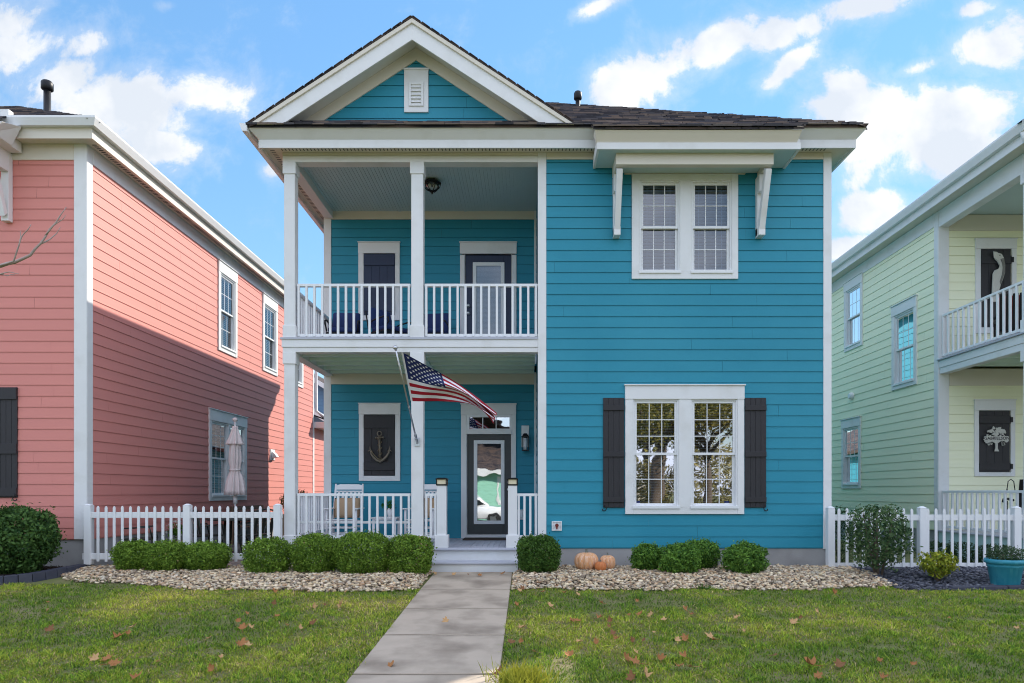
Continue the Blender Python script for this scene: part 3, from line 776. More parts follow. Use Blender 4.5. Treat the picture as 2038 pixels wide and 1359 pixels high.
mb.hexa([(q0 + .05, Y2 + .13, Z2 - .175), (q1 - .05, Y2 + .13, Z2 - .175), (q1 - .05, Y2 + .2, Z2 - .175), (q0 + .05, Y2 + .2, Z2 - .175),
         (q0, Y2 + .02, Z2 - .02), (q1, Y2 + .02, Z2 - .02), (q1, Y2 + .2, Z2 - .02), (q0, Y2 + .2, Z2 - .02)])
mb.build('awning_crown', CREAM, awning, bevel=.003)
mb = MB(); f0, f1 = PX(1188, Y2 + .1), PX(1594, Y2 + .1)
mb.box(f0, f1, Y2 + .10, Y2 + .14, Z2 - .275, Z2 - .172); mb.box(f0, f0 + .04, Y2 + .141, Y0 - .03, Z2 - .275, Z2 - .1); mb.box(f1 - .04, f1, Y2 + .141, Y0 - .03, Z2 - .275, Z2 - .1)
mb.build('awning_fascia', WHITE, awning, bevel=.003)
mb = MB(); mb.box(f0 + .041, f1 - .041, Y2 + .141, Y0 - .03, Z2 - .262, Z2 - .25); mb.build('awning_soffit', CEILP, awning)
bx0, bx1 = PX(1226, Y2 + .25), PX(1540, Y2 + .25)
bzt, bzb = Z2 - .262, PZ(327, Y2 + .25)
mb = MB(); mb.box(bx0, bx1, Y2 + .25, Y2 + .36, bzb, bzt); mb.box(bx0, bx0 + .1, Y2 + .361, Y0 - .05, bzb, bzt); mb.box(bx1 - .1, bx1, Y2 + .361, Y0 - .05, bzb, bzt)
mb.build('awning_beam', CREAM, awning, bevel=.004)
mb = MB(); mb.box(bx0 + .101, bx1 - .101, Y2 + .361, Y0 - .04, bzb + .09, bzb + .105); mb.build('awning_ceiling', CEILP, awning)
for xa in (bx0 + .012, bx1 - .118):
    w = .105; zlow = 5.42
    mb = MB(); mb.box(xa, xa + w, Y0 - .105, Y0 - .014, zlow, bzb - .002)
    # short drop of the side beam against the wall
    mb.box(xa - .004, xa + w + .004, Y0 - .22, Y0 - .014, bzb - .28, bzb - .003)
    mb.hexa([(xa + .006, Y0 - .17, zlow + .03), (xa + w - .006, Y0 - .17, zlow + .03), (xa + w - .006, Y0 - .1, zlow + .12), (xa + .006, Y0 - .1, zlow + .12),
             (xa + .006, Y2 + .27, bzb - .06), (xa + w - .006, Y2 + .27, bzb - .06), (xa + w - .006, Y2 + .37, bzb - .003), (xa + .006, Y2 + .37, bzb - .003)])
    mb.hexa([(xa, Y0 - .185, zlow - .02), (xa + w, Y0 - .185, zlow - .02), (xa + w, Y0 - .012, zlow - .02), (xa, Y0 - .012, zlow - .02),
             (xa, Y0 - .185, zlow + .12), (xa + w, Y0 - .185, zlow + .12), (xa + w, Y0 - .012, zlow + .12), (xa, Y0 - .012, zlow + .12)])
    mb.build('bracket', WHITE, awning, bevel=.004)
# cover panel above the upper window
mb = MB(FRONT); mb.box(fx(1257) - .12, fx(1468) + .12, 0, .028, fz(346) + .003, bzb + .08); mb.build('window_head', CREAM, blue, bevel=.003)

# ---- porch back wall: shuttered frames, doors
def shutter_frame(q, panel, mat, battens, boards=4):
    mb = MB(BACKW); a, b, c, d = q; p0, p1, r0, r1 = panel
    mb.box(a, p0, 0, .036, c, r1); mb.box(p1, b, 0, .036, c, r1); mb.box(p0, p1, 0, .035, c, r0); mb.box(a - .003, b + .003, 0, .044, r1, d); mb.box(a - .015, b + .015, 0, .06, d, d + .018)
    fr_ = mb.build('shutter_frame', WHITE, blue, bevel=.004)
    return shutter(fr_, BACKW, p0 + .004, p1 - .004, r0 + .004, r1 - .004, mat, battens, o=.03, boards=boards)
s1 = shutter_frame(sh_u, (bx_(724.5), bx_(787), bz(628), bz(505)), NAVY, [(bz(519), .20), (bz(612), .16)]); s1['label'] = 'navy board shutter in its white frame'
s2 = shutter_frame(sh_l, (bx_(724.5), bx_(787), bz(947), bz(825)), CHAR, [(bz(840), .24), (bz(928), .16)]); s2['label'] = 'charcoal board shutter in its white frame'

def door(q, x0, x1, zt, zb, mat, gx0, gx1, gz0, gz1, knob, glass, blind, transom=None):
    a, b, c, d = q
    mb = MB(BACKW)
    mb.box(a, x0 - .012, 0, .036, c, zt if not transom else transom[3] + .05); mb.box(x1 + .012, b, 0, .036, c, zt if not transom else transom[3] + .05)
    top = zt + .02 if not transom else transom[3] + .05
    mb.box(a - .003, b + .003, 0, .044, top, d); mb.box(a - .015, b + .015, 0, .06, d, d + .02)
    if transom: mb.box(x0 - .012, x1 + .012, -.03, .05, zt + .008, transom[2] - .03)
    mb.box(x0 - .012, x0, -.12, .02, c, top); mb.box(x1, x1 + .012, -.12, .02, c, top)
    for (p, r), (s_, v) in zip([(x0, c), (x1, c), (x1, top), (x0, top)], [(x1, c), (x1, top), (x0, top), (x0, c)]):
        mb.face([(p, -.12, r), (s_, -.12, v), (s_, -.6, v), (p, -.6, r)], 1)
    mb.face([(x0, -.6, c), (x1, -.6, c), (x1, -.6, top), (x0, -.6, top)], 1)
    cas = mb.build('door_frame', [WHITE, DARK], blue, bevel=.004)
    mb = MB(BACKW); mb.box(x0 + .003, gx0, -.05, -.005, zb, zt); mb.box(gx1, x1 - .003, -.05, -.005, zb, zt)
    mb.box(gx0, gx1, -.05, -.005, zb, gz0); mb.box(gx0, gx1, -.05, -.005, gz1, zt)
    dr = mb.build('door', mat, blue, bevel=.003)
    mb = MB(BACKW); t = .05
    mb.box(gx0 - .02, gx0 + t, -.006, .012, gz0 - .02, gz1 + .02); mb.box(gx1 - t, gx1 + .02, -.006, .012, gz0 - .02, gz1 + .02)
    mb.box(gx0 + t, gx1 - t, -.006, .0118, gz0 - .02, gz0 + t); mb.box(gx0 + t, gx1 - t, -.006, .0118, gz1 - t, gz1 + .02)
    mb.build('glass_frame', VINYL, dr, bevel=.004)
    mb = MB(BACKW); mb.face([(gx0, -.01, gz0), (gx1, -.01, gz0), (gx1, -.01, gz1), (gx0, -.01, gz1)]); mb.build('pane', glass, dr, recalc=False)
    if blind:
        mb = MB(BACKW); z = gz0 + t
        while z < gz1 - t:
            mb.hexa([(gx0 + t, -.02, z), (gx1 - t, -.02, z), (gx1 - t, -.032, z + .012), (gx0 + t, -.032, z + .012), (gx0 + t, -.02, z + .002), (gx1 - t, -.02, z + .002), (gx1 - t, -.032, z + .014), (gx0 + t, -.032, z + .014)]); z += .0165
        mb.build('blind', BLINDF, dr)
    mb = MB(BACKW)
    for kz in knob[1]:
        p = mb.pt(knob[0], 0, kz); mb.lathe([(.03, 0), (.032, .008), (.014, .012), (.014, .03), (.028, .045), (.030, .058), (.018, .068)], (0, 0, 0), 14)
        for i in range(len(mb.V) - 14 * 7, len(mb.V)):
            v = mb.V[i]; mb.V[i] = Vector((p.x + v.x, p.y - v.z, p.z + v.y))
    mb.build('knob', STEEL, dr, smooth=True)
    mb = MB(BACKW); mb.box(x0 - .012, x1 + .012, -.05, .09, c + .001, zb - .004); mb.build('sill', VINYL, cas, bevel=.003)
    if transom:
        t0, t1, tz0, tz1 = transom; mb = MB(BACKW)
        mb.box(x0 - .012, t0, -.04, .03, tz0 - .03, tz1 + .05); mb.box(t1, x1 + .012, -.04, .03, tz0 - .03, tz1 + .05)
        mb.box(t0, t1, -.04, .03, tz0 - .03, tz0); mb.box(t0, t1, -.04, .03, tz1, tz1 + .05)
        for q_ in (1 / 3, 2 / 3):
            x = t0 + (t1 - t0) * q_; mb.box(x - .009, x + .009, -.02, .0, tz0, tz1)
        tw = mb.build('transom_window', VINYL, cas, bevel=.003)
        mb = MB(BACKW); mb.face([(t0, -.015, tz0), (t1, -.015, tz0), (t1, -.015, tz1), (t0, -.015, tz1)]); mb.build('pane', GLASSD, cas, recalc=False)
    return dr
d1 = door(dr_u, bx_(926), bx_(1018), bz(508), FZ + .04, NAVY, bx_(943), bx_(1002), FZ + .2, bz(524), (bx_(932.5), (bz(609), bz(624))), GLASS, True)
d1['label'] = 'navy balcony door with a blind behind its glass'
d2 = door(dr_l, bx_(930), bx_(1017), bz(865), bz(1063), DOORG, bx_(945), bx_(1002), bz(1041), bz(878), (bx_(1012), (bz(960), bz(974))), GLASSD, False, (bx_(934), bx_(1014), bz(853), bz(830)))
d2['label'] = 'dark grey front door with one tall mirror-like pane'
# ================================================================= PINK HOUSE
XP = -7.2; PF = 0.50; PE = 7.19; PS = 6.94
pink = thing('house', 'coral pink two-storey house with white corner trim and a sunlit side wall', 'house', (-11.6, Y0, 0))
PR = (-16.2, XP, Y0, 23.0)
PSIDE = (Vector((XP, 0, 0)), Vector((0, 1, 0)), Vector((1, 0, 0)))
def sy(px): return XP * F / (px - CX)
def sz(px, py): return PZ(py, sy(px))
mb = MB(); mb.box(PR[0] + .02, XP - .02, Y0 + .02, 23.0, -.15, PF); mb.build('foundation', CONCR, pink)
w1 = (sy(433), sy(470), sz(433, 696), sz(433, 517)); w2 = (sy(521.5), sy(550.5), sz(521.5, 731), sz(521.5, 586)); w3 = (20.95, 21.85, 4.45, 6.55)
w4 = (sy(414.5), sy(489), sz(414.5, 997), sz(414.5, 813))
w2 = (w2[0], w2[1], w1[2], w1[3]); w3 = (w3[0], w3[1], w1[2], w1[3])
mb = MB(PSIDE); siding(mb, Y0 + .14, 22.9, PF, PS, [(a + .03, b - .03, c + .03, d - .03) for a, b, c, d in (w1, w2, w3, w4)], seed=21); mb.build('wall', CORAL, pink, recalc=False)
lw = (-10.75, -8.97, fz(1023) + .15, fz(765) + .15)
mb = MB(FRONT); siding(mb, -16.1, XP - .19, PF, PS, [(lw[0] + .03, lw[1] - .03, lw[2] + .03, lw[3] - .03)], seed=22); mb.build('wall', CORAL, pink, recalc=False)
mb = MB((Vector((0, 23.0, 0)), Vector((1, 0, 0)), Vector((0, 1, 0)))); siding(mb, -16.2, XP - .1, PF, PS, seed=23); mb.build('wall', CORAL, pink, recalc=False)
mb = MB((Vector((-16.2, 0, 0)), Vector((0, 1, 0)), Vector((-1, 0, 0)))); siding(mb, Y0, 23, PF, PS, seed=24); mb.build('wall', CORAL, pink, recalc=False)
for a, b, c, d in (w1, w2, w3):
    window(pink, PSIDE, a, b, c, d, [(a + .13, b - .13)], c + .13, d - .27, (c + d) / 2 - .06, 3, 2, 2, head=.25, blind='open', glass=GLASS)
a, b, c, d = w4; m = (a + b) / 2
window(pink, PSIDE, a, b, c, d, [(a + .13, m - .07), (m + .07, b - .13)], c + .13, d - .27, (c + d) / 2 - .06, 3, 3, 2, head=.25, blind='half', glass=GLASSF)
a, b, c, d = lw; m = (a + b) / 2
window(pink, FRONT, a, b, c, d, [(a + .14, m - .11), (m + .11, b - .14)], c + .13, d - .27, (c + d) / 2 - .06, 3, 3, 2, head=.22, glass=GLASSF)
p1, p0 = fx(36.5), fx(36.5) - .36
shutter(pink, FRONT, p0, p1, fz(990), fz(771), CHAR, [(fz(784), .19), (fz(893), .17), (fz(979), .13)], hook=1, boards=4)
shutter(pink, FRONT, lw[0] - .36, lw[0] - .005, fz(990), fz(771), CHAR, [(fz(784), .19), (fz(893), .17), (fz(979), .13)], hook=-1, boards=4)
for x0, x1, y0, y1, z0, z1 in ((XP - .19, XP + .02, Y0 - .022, Y0 + .0, PF, PS), (XP - .1, XP + .0201, Y0 + .0005, Y0 + .14, PF, PS), (XP - .1, XP + .02, 22.88, 23.02, PF, PS)):
    mb = MB(); mb.box(x0, x1, y0, y1, z0, z1); mb.build('corner_board', WHITE, pink, bevel=.004)
mb = MB(FRONT); mb.box(-16.1, XP - .19, -.002, .026, PS - .26, PS - .002); mb.build('frieze_board', CREAM, pink, bevel=.004)
mb = MB(PSIDE); mb.box(Y0 + .141, 22.88, -.002, .026, PS - .26, PS - .002); mb.build('frieze_board', WHITE, pink, bevel=.004)
mb = MB(); ring(mb, PR, [(.26, PE - .06), (.265, PE - .285), (.245, PE - .285), (.245, PS)]); mb.build('fascia', CREAM, pink, recalc=False)
mb = MB(); ring(mb, PR, [(.25, PS), (-.05, PS)])
for i in range(200):
    y = Y0 + i * .06; mb.box(XP + .09, XP + .16, y, y + .024, PS - .004, PS - .001, 1)
mb.build('soffit', [CREAM, IRON], pink, recalc=False)
mb = MB()
for k_, q in (('front', 0), ('side', 1)): pass
ring(mb, PR, [(.262, PE - .07), (.262, PE - .115), (.34, PE - .115), (.385, PE - .01), (.385, PE + .02), (.37, PE + .02), (.335, PE - .10), (.28, PE - .10)], sides=(0, 1))
mb.build('gutter', VINYL, pink, recalc=False)
mb = MB(); hip_roof(mb, PR[0] - .33, PR[1] + .33, PR[2] - .33, PR[3] + .33, PE, .60); proof = mb.build('roof', SHINGD, pink)
mb = MB(); ph_ = (PR[1] - PR[0] + .66) / 2; pa_ = (PR[0] - .33 + ph_, PR[2] - .33 + ph_, PE + ph_ * .6); shingles(mb, (PR[0] - .33, PR[2] - .33, PE), (PR[1] + .33, PR[2] - .33, PE), pa_, pa_, 13); mb.build('shingles', SHM, proof, recalc=False)
pipe_vent(pink, PX(94, 12.8), 12.8, 7.4, PZ(162, 12.8), r=.06)
pipe_vent(pink, -8.3, 20.6, 7.4, 8.16, r=.05)
# awning at the front, its right end and brace in the picture
aw0, aw1 = -11.6, PX(19, 10.42) - .31; y2 = 10.42; z2 = PE - .22
mb = MB(); mb.slab([(aw0, y2, z2), (aw1, y2, z2), (aw1, Y0 - .3, z2 + .28), (aw0, Y0 - .3, z2 + .28)], .03); paw = mb.build('awning', SHINGD, pink)
mb = MB(); mb.box(aw0 + .03, aw1 + .0, y2 + .02, Y0 - .06, z2 - .20, z2 - .035); mb.hexa([(aw1 + .001, y2 + .02, z2 - .2), (aw1 + .02, y2 + .02, z2 - .2), (aw1 + .02, Y0 - .3, z2 - .2), (aw1 + .001, Y0 - .3, z2 - .2), (aw1 + .001, y2 + .02, z2 - .035), (aw1 + .18, y2 + .02, z2 - .035), (aw1 + .18, Y0 - .3, z2 + .1), (aw1 + .001, Y0 - .3, z2 + .1)])
mb.build('awning_fascia', WHITE, paw, bevel=.004)
for xa in (aw1 - .30, aw0 + .3):
    mb = MB(); mb.box(xa, xa + .12, Y0 - .11, Y0 - .013, fz(444), z2 - .2); mb.box(xa, xa + .12, y2 + .3, Y0 - .111, z2 - .52, z2 - .2)
    mb.hexa([(xa + .01, Y0 - .17, fz(444) + .05), (xa + .11, Y0 - .17, fz(444) + .05), (xa + .11, Y0 - .112, fz(444) + .12), (xa + .01, Y0 - .112, fz(444) + .12),
             (xa + .01, y2 + .32, z2 - .53), (xa + .11, y2 + .32, z2 - .53), (xa + .11, y2 + .42, z2 - .521), (xa + .01, y2 + .42, z2 - .521)])
    mb.build('bracket', WHITE, paw, bevel=.004)
# white gable end return above the awning
mb = MB(); mb.box(-9.4, PX(22, 10.9), 10.85, 10.95, PE + .02, PE + .16); mb.build('crown_fascia', WHITE, pink)
# rear single-storey wing
mb = MB(PSIDE); siding(mb, 23.0, 30.0, .2, 3.6, seed=25); mb.build('wall', CORAL, pink, recalc=False)
mb = MB((Vector((0, 30, 0)), Vector((1, 0, 0)), Vector((0, 1, 0)))); siding(mb, -16, XP, .2, 3.6, seed=26); mb.build('wall', CORAL, pink, recalc=False)
mb = MB(); mb.slab([(XP + .42, 22.99, 3.72), (XP + .42, 30.2, 3.72), (-11.5, 30.2, 5.4), (-11.5, 22.99, 5.4)], .05); mb.build('wing_roof', SHINGD, pink)
mb = MB(); mb.box(XP + .0, XP + .36, 22.98, 30.1, 3.42, 3.62); mb.build('fascia', WHITE, pink, bevel=.004)
mb = MB(); mb.box(XP + .37, XP + .48, 22.95, 30.1, 3.56, 3.68); mb.build('gutter', VINYL, pink, bevel=.01)
mb = MB(); mb.tube([(XP + .33, 23.1, PE - .1), (XP + .06, 23.1, PE - .45), (XP + .06, 23.1, 4.0), (XP + .33, 23.12, 3.78)], .05, 8); mb.build('downspout', VINYL, pink, smooth=True)
dv = MB(PSIDE); yv, zv = sy(541), sz(541, 905)
dv.box(yv - .17, yv + .17, 0, .03, zv - .15, zv + .15)
dv.hexa([(yv - .10, .03, zv - .10), (yv + .10, .03, zv - .10), (yv + .10, .17, zv - .06), (yv - .10, .17, zv - .06), (yv - .10, .03, zv + .10), (yv + .10, .03, zv + .10), (yv + .10, .12, zv + .02), (yv - .10, .12, zv + .02)])
o = dv.build('dryer_vent', VINYL, None, bevel=.006); tag(o, 'white hooded dryer vent on the sunlit part of the coral pink wall', 'vent')

# ================================================================= YELLOW HOUSE
XY = 8.32; YYB = 13.83; YF = .50; YE = 7.18; YS = 6.95
yel = thing('house', 'pale yellow two-storey house with a white railed double porch', 'house', (12.8, Y0, 0))
YRECT = (XY, 17.4, 11.3, 23.0)
YSIDE = (Vector((XY, 0, 0)), Vector((0, 1, 0)), Vector((-1, 0, 0)))
YBK = (Vector((0, YYB, 0)), Vector((1, 0, 0)), Vector((0, -1, 0)))
def ry(px): return XY * F / (px - CX)
def rz(px, py): return PZ(py, ry(px))
mb = MB(); mb.box(XY + .02, 17.38, YYB + .02, 23, -.15, YF); mb.build('foundation', CONCR, yel)
a1 = (ry(1718), ry(1682), rz(1718, 686), rz(1718, 543)); a2 = (ry(1826.5), ry(1777), rz(1826.5, 764), rz(1826.5, 588)); a3 = (ry(1714.5), ry(1677), rz(1714.5, 972), rz(1714.5, 829))
mb = MB(YSIDE); siding(mb, YYB + .13, 22.9, YF, YS, [(a + .03, b - .03, c + .03, d - .03) for a, b, c, d in (a1, a2, a3)], seed=31); mb.build('wall', YELLOW, yel, recalc=False)
mb = MB(YBK); siding(mb, XY + .2, 12.6, YF, 3.6, seed=32); siding(mb, XY + .2, 12.6, 3.9, 6.9, seed=33); mb.build('porch_wall', YELLOW, yel, recalc=False)
mb = MB((Vector((0, 23.0, 0)), Vector((1, 0, 0)), Vector((0, 1, 0)))); siding(mb, XY, 17.4, YF, YS, seed=34); mb.build('wall', YELLOW, yel, recalc=False)
mb = MB((Vector((17.4, 0, 0)), Vector((0, 1, 0)), Vector((1, 0, 0)))); siding(mb, 11.3, 23, YF, YS, seed=35); mb.build('wall', YELLOW, yel, recalc=False)
mb = MB((Vector((0, 11.3, 0)), Vector((1, 0, 0)), Vector((0, -1, 0)))); siding(mb, 12.6, 17.4, YF, YS, seed=36); mb.build('wall', YELLOW, yel, recalc=False)
mb = MB((Vector((12.6, 0, 0)), Vector((0, 1, 0)), Vector((-1, 0, 0)))); siding(mb, 11.3, YYB, YF, YS, seed=37); mb.build('wall', YELLOW, yel, recalc=False)
for a, b, c, d in (a1, a2, a3):
    window(yel, YSIDE, a, b, c, d, [(a + .12, b - .12)], c + .12, d - .24, (c + d) / 2 - .06, 3, 2, 1, head=.22, blind='half', glass=GLASS)
for x0, x1, y0, y1 in ((XY - .02, XY + .002, YYB - .0, YYB + .13), (XY - .02, XY + .20, YYB - .024, YYB - .0005)):
    mb = MB(); mb.box(x0, x1, y0, y1, YF, YS); mb.build('corner_board', WHITE, yel, bevel=.004)
mb = MB(YSIDE); mb.box(YYB + .131, 22.9, -.002, .026, YS - .27, YS - .002); mb.build('frieze_board', WHITE, yel, bevel=.004)
mb = MB(); ring(mb, YRECT, [(.30, YE - .03), (.30, YE - .26), (.28, YE - .26), (.28, YS)]); mb.build('fascia', WHITE, yel, recalc=False)
mb = MB(); ring(mb, YRECT, [(.28, YS), (-.05, YS)]); mb.build('soffit', CREAM, yel, recalc=False)
mb = MB(); ring(mb, YRECT, [(.302, YE - .03), (.302, YE - .11), (.38, YE - .11), (.43, YE), (.43, YE + .03), (.415, YE + .03), (.375, YE - .09), (.32, YE - .09)], sides=(2, 3)); mb.build('gutter', VINYL, yel, recalc=False)
mb = MB(); hip_roof(mb, XY - .42, 17.82, 10.88, 23.4, YE + .02, .60); mb.build('roof', SHINGD, yel)
pipe_vent(yel, XY + .25, 13.45, 7.2, 7.66, r=.03)
# rake return curl at the porch corner, downspout elbow
mb = MB(); mb.tube([(XY - .34, 11.02, YE - .02), (XY - .30, 11.0, YE - .22), (XY - .16, 10.99, YE - .32), (XY + .1, 10.99, YE - .42), (XY + .3, 11.1, YE - .44)], .055, 8); mb.build('downspout', VINYL, yel, smooth=True)
# porch structure
UF = 3.95
mb = MB(); mb.box(XY - .012, 12.6, 11.29, 11.47, 6.64, YS); mb.box(XY - .012, XY + .18, 11.471, YYB - .03, 6.62, YS); mb.build('porch_beam', WHITE, yel, bevel=.004)
mb = MB(); mb.box(XY + .18, 12.6, 11.47, YYB - .01, 6.88, 6.93); mb.build('porch_ceiling', CEILP, yel)
mb = MB(YBK); mb.box(XY + .2, 12.6, 0, .03, 6.55, 6.87); mb.build('back_beam', CREAM, yel); mb = MB(YBK); mb.box(XY + .2, 12.6, 0, .03, 3.42, 3.76); mb.build('back_beam', CREAM, yel)
mb = MB(); mb.box(XY - .05, 12.6, 11.24, YYB - .01, UF - .03, UF); mb.build('balcony_floor', DECK, yel, bevel=.004)
mb = MB(); mb.box(XY - .014, 12.6, 11.28, 11.42, UF - .18, UF - .031); mb.box(XY - .014, XY + .13, 11.421, YYB - .03, UF - .18, UF - .031); mb.build('band_board', WHITE, yel, bevel=.004)
mb = MB(); mb.box(XY - .002, 12.6, 11.3, 11.44, UF - .30, UF - .181); mb.box(XY - .002, XY + .15, 11.441, YYB - .03, UF - .30, UF - .181); mb.build('porch_beam', WHITE, yel, bevel=.004)
for i in range(5):
    mb = MB(); y = 11.7 + i * .42; mb.box(XY + .151, 12.6, y, y + .05, UF - .21, UF - .031); mb.build('joist', JOIST, yel)
mb = MB(); mb.box(XY - .03, 12.6, 11.25, YYB - .01, YF - .03, YF); mb.build('porch_floor', DECK, yel, bevel=.004)
mb = MB(); mb.box(XY, XY + .04, 11.28, YYB, -.1, YF - .031); mb.box(XY + .04, 12.6, 11.28, 11.32, -.1, YF - .031); mb.build('porch_skirt', pmat('pale_aqua_paint', (.50, .66, .66), .6, .05, 2), yel)
for z0, z1 in ((UF, 6.64), (YF, UF - .3)):
    for x in (XY + .02, 10.5): column(yel, x, x + .2, 11.30, 11.5, z0, z1)
railing(yel, YSIDE, 11.52, YYB - .03, UF + .90, UF + .05, 15, o=-.08)
railing(yel, (Vector((0, 11.3, 0)), Vector((1, 0, 0)), Vector((0, -1, 0))), XY + .24, 10.48, UF + .90, UF + .05, 13, o=-.08)
railing(yel, YSIDE, 11.52, YYB - .03, YF + .80, YF + .05, 16, o=-.08)
railing(yel, (Vector((0, 11.3, 0)), Vector((1, 0, 0)), Vector((0, -1, 0))), XY + .24, 10.48, YF + .80, YF + .05, 13, o=-.08)
def ysh(px0, px1, py0, py1, qx0, qx1, qy0, qy1, nm):
    X = lambda p: PX(p, YYB); Z = lambda p: PZ(p, YYB)
    mb = MB(YBK); a, b, c, d = X(px0), X(px1), Z(py1), Z(py0); p0, p1, r0, r1 = X(qx0), X(qx1), Z(qy1), Z(qy0)
    mb.box(a, p0, 0, .036, c, r1); mb.box(p1, b, 0, .036, c, r1); mb.box(p0, p1, 0, .035, c, r0); mb.box(a - .003, b + .003, 0, .044, r1, d); mb.box(a - .015, b + .015, 0, .06, d, d + .02)
    f_ = mb.build('shutter_frame', WHITE, yel, bevel=.004)
    h_ = (r1 - r0)
    s_ = shutter(f_, YBK, p0 + .004, p1 - .02, r0 + .004, r1 - .004, CHAR, [(r1 - .22 * h_ * .5 - .05, .16), (r0 + .12, .14)], o=.03, boards=4)
    for zc in (r1 - .22 * h_ * .5 - .05, r0 + .12):
        hb = MB(YBK); hb.box(p1 - .03, p1 + .02, .03, .06, zc - .05, zc + .05); hb.build('hinge', IRON, f_)
    return (p0 + p1) / 2, r0, r1
ysh(1940, 2021, 477, 664, 1950, 2012, 496, 652, '')
ysh(1938, 2018.5, 797, 948, 1946.5, 2010, 817, 940, '')
# pelican carving on the upper shutter
X = lambda p: PX(p, YYB); Z = lambda p: PZ(p, YYB)
PB = (Vector((0, YYB - .062, 0)), Vector((1, 0, 0)), Vector((0, -1, 0)))
def crop6(pts): return [(X(1860 + a / 2.612), Z(440 + b / 2.612)) for a, b in pts]
pel = thing('pelican_carving', 'bleached wooden pelican carving hung on the upper charcoal shutter', 'ornament', (X(1980), YYB - .07, Z(560)))
mb = MB(PB)
mb.prism(crop6([(283, 425), (286, 330), (289, 280), (298, 262), (318, 255), (325, 240), (312, 215), (300, 205), (302, 185), (318, 172), (335, 178), (346, 200), (352, 235), (351, 275), (342, 305), (330, 335), (318, 380), (305, 425)]), .0, .028)
mb.build('body', PLAQ, pel, bevel=.006)
mb = MB(PB); mb.prism(crop6([(288, 166), (304, 168), (322, 178), (312, 198), (318, 212), (306, 212), (300, 203), (292, 202)]), .029, .04); mb.build('head', PLAQ, pel, bevel=.004)
mb = MB(PB); mb.prism(crop6([(326, 205), (342, 200), (350, 235), (349, 272), (338, 305), (326, 335), (322, 320), (334, 285), (338, 250), (334, 225)]), .0285, .042); mb.build('neck_stripe', PLAQG, pel, bevel=.003)
mb = MB(PB)
mb.tube([mb.pt(*p) for p in [(X(1860 + 322 / 2.612), .034, Z(440 + 186 / 2.612)), (X(1860 + 323.5 / 2.612), .034, Z(440 + 186 / 2.612))]], .012, 8); mb.build('eye', IRON, pel)
# family tree plaque
def oak_plaque():
    cx, cz = X(1978), Z(873)
    root = thing('tree_plaque', 'bleached oak tree plaque with a family name on the lower charcoal shutter', 'sign', (cx, YYB - .07, cz))
    mb = MB(PB); rnd = random.Random(4)
    for i in range(70):
        a = rnd.uniform(-.15, math.pi + .15); r_ = .235 * math.sqrt(rnd.uniform(.12, 1))
        x = cx + r_ * math.cos(a) * .98; z = cz - .01 + r_ * math.sin(a) * .98 - (.03 if abs(math.cos(a)) > .8 else 0)
        n = 6; q = rnd.uniform(0, 6.28); s_ = rnd.uniform(.022, .042)
        mb.prism([(x + s_ * math.cos(q + 2 * math.pi * j / n) * (1 if j % 2 else .6), z + s_ * math.sin(q + 2 * math.pi * j / n) * (1 if j % 2 else .6)) for j in range(n)], rnd.uniform(0, .004), .016 + rnd.uniform(0, .006))
    for i in range(16):
        a = -rnd.uniform(.1, .9) if i % 2 else -math.pi + rnd.uniform(.1, .9); r_ = rnd.uniform(.12, .22)
        x = cx + r_ * math.cos(a); z = cz - .04 + r_ * math.sin(a) * .55; s_ = .022
        mb.prism([(x + s_ * math.cos(2 * math.pi * j / 5), z + s_ * math.sin(2 * math.pi * j / 5)) for j in range(5)], 0, .016)
    mb.build('crown', PLAQ, root)
    mb = MB(PB)
    mb.prism([(cx - .04, cz - .26), (cx + .05, cz - .26), (cx + .025, cz - .2), (cx + .025, cz - .1), (cx + .13, cz - .02), (cx + .11, cz), (cx + .02, cz - .06), (cx + .02, cz + .1), (cx - .02, cz + .1), (cx - .02, cz - .06), (cx - .12, cz), (cx - .13, cz - .03), (cx - .022, cz - .1), (cx - .022, cz - .2)], .001, .019)
    mb.build('trunk', PLAQ, root)
    mb = MB(PB); bw, bh = .245, .048; mb.prism([(cx - bw, cz - bh + .015), (cx - bw + .02, cz - bh), (cx + bw - .02, cz - bh), (cx + bw, cz - bh + .015), (cx + bw, cz + bh - .015), (cx + bw - .02, cz + bh), (cx - bw + .02, cz + bh), (cx - bw, cz + bh - .015)], .0, .026)
    bn = mb.build('banner', PLAQ, root, bevel=.003)
    cu = bpy.data.curves.new('lettering', 'FONT'); cu.body = 'GABRIELSON'; cu.size = .083; cu.align_x = 'CENTER'; cu.align_y = 'CENTER'; cu.extrude = .002; cu.space_character = 1.05; cu.offset = .0015
    t = bpy.data.objects.new('lettering', cu); COL.objects.link(t); cu.materials.append(CHAR)
    me = bpy.data.meshes.new_from_object(t.evaluated_get(bpy.context.evaluated_depsgraph_get())); bpy.data.objects.remove(t)
    me.transform(Matrix.Translation((cx, YYB - .062 - .027, cz)) @ Matrix.Rotation(math.pi / 2, 4, 'X')); t = bpy.data.objects.new('lettering', me); COL.objects.link(t); attach(t, bn)
    me.materials.clear(); me.materials.append(CHAR)
oak_plaque()
v = MB(YSIDE); yv, zv = ry(1697), rz(1697, 788)
v.tube([v.pt(yv, 0, zv), v.pt(yv, .06, zv), v.pt(yv, .10, zv)], [.09, .09, .06], 14); o = v.build('round_vent', VINYL, None); tag(o, 'small round white cap on the yellow side wall between the windows', 'vent')
v = MB(YSIDE); yv = ry(1679); zv = rz(1679, 541); v.box(yv - .06, yv + .08, .03, .2, zv - .03, zv + .03); v.tube([v.pt(yv - .04, .2, zv), v.pt(yv - .04, .28, zv - .06)], [.05, .07], 10); v.tube([v.pt(yv + .06, .2, zv), v.pt(yv + .06, .28, zv - .06)], [.05, .07], 10)
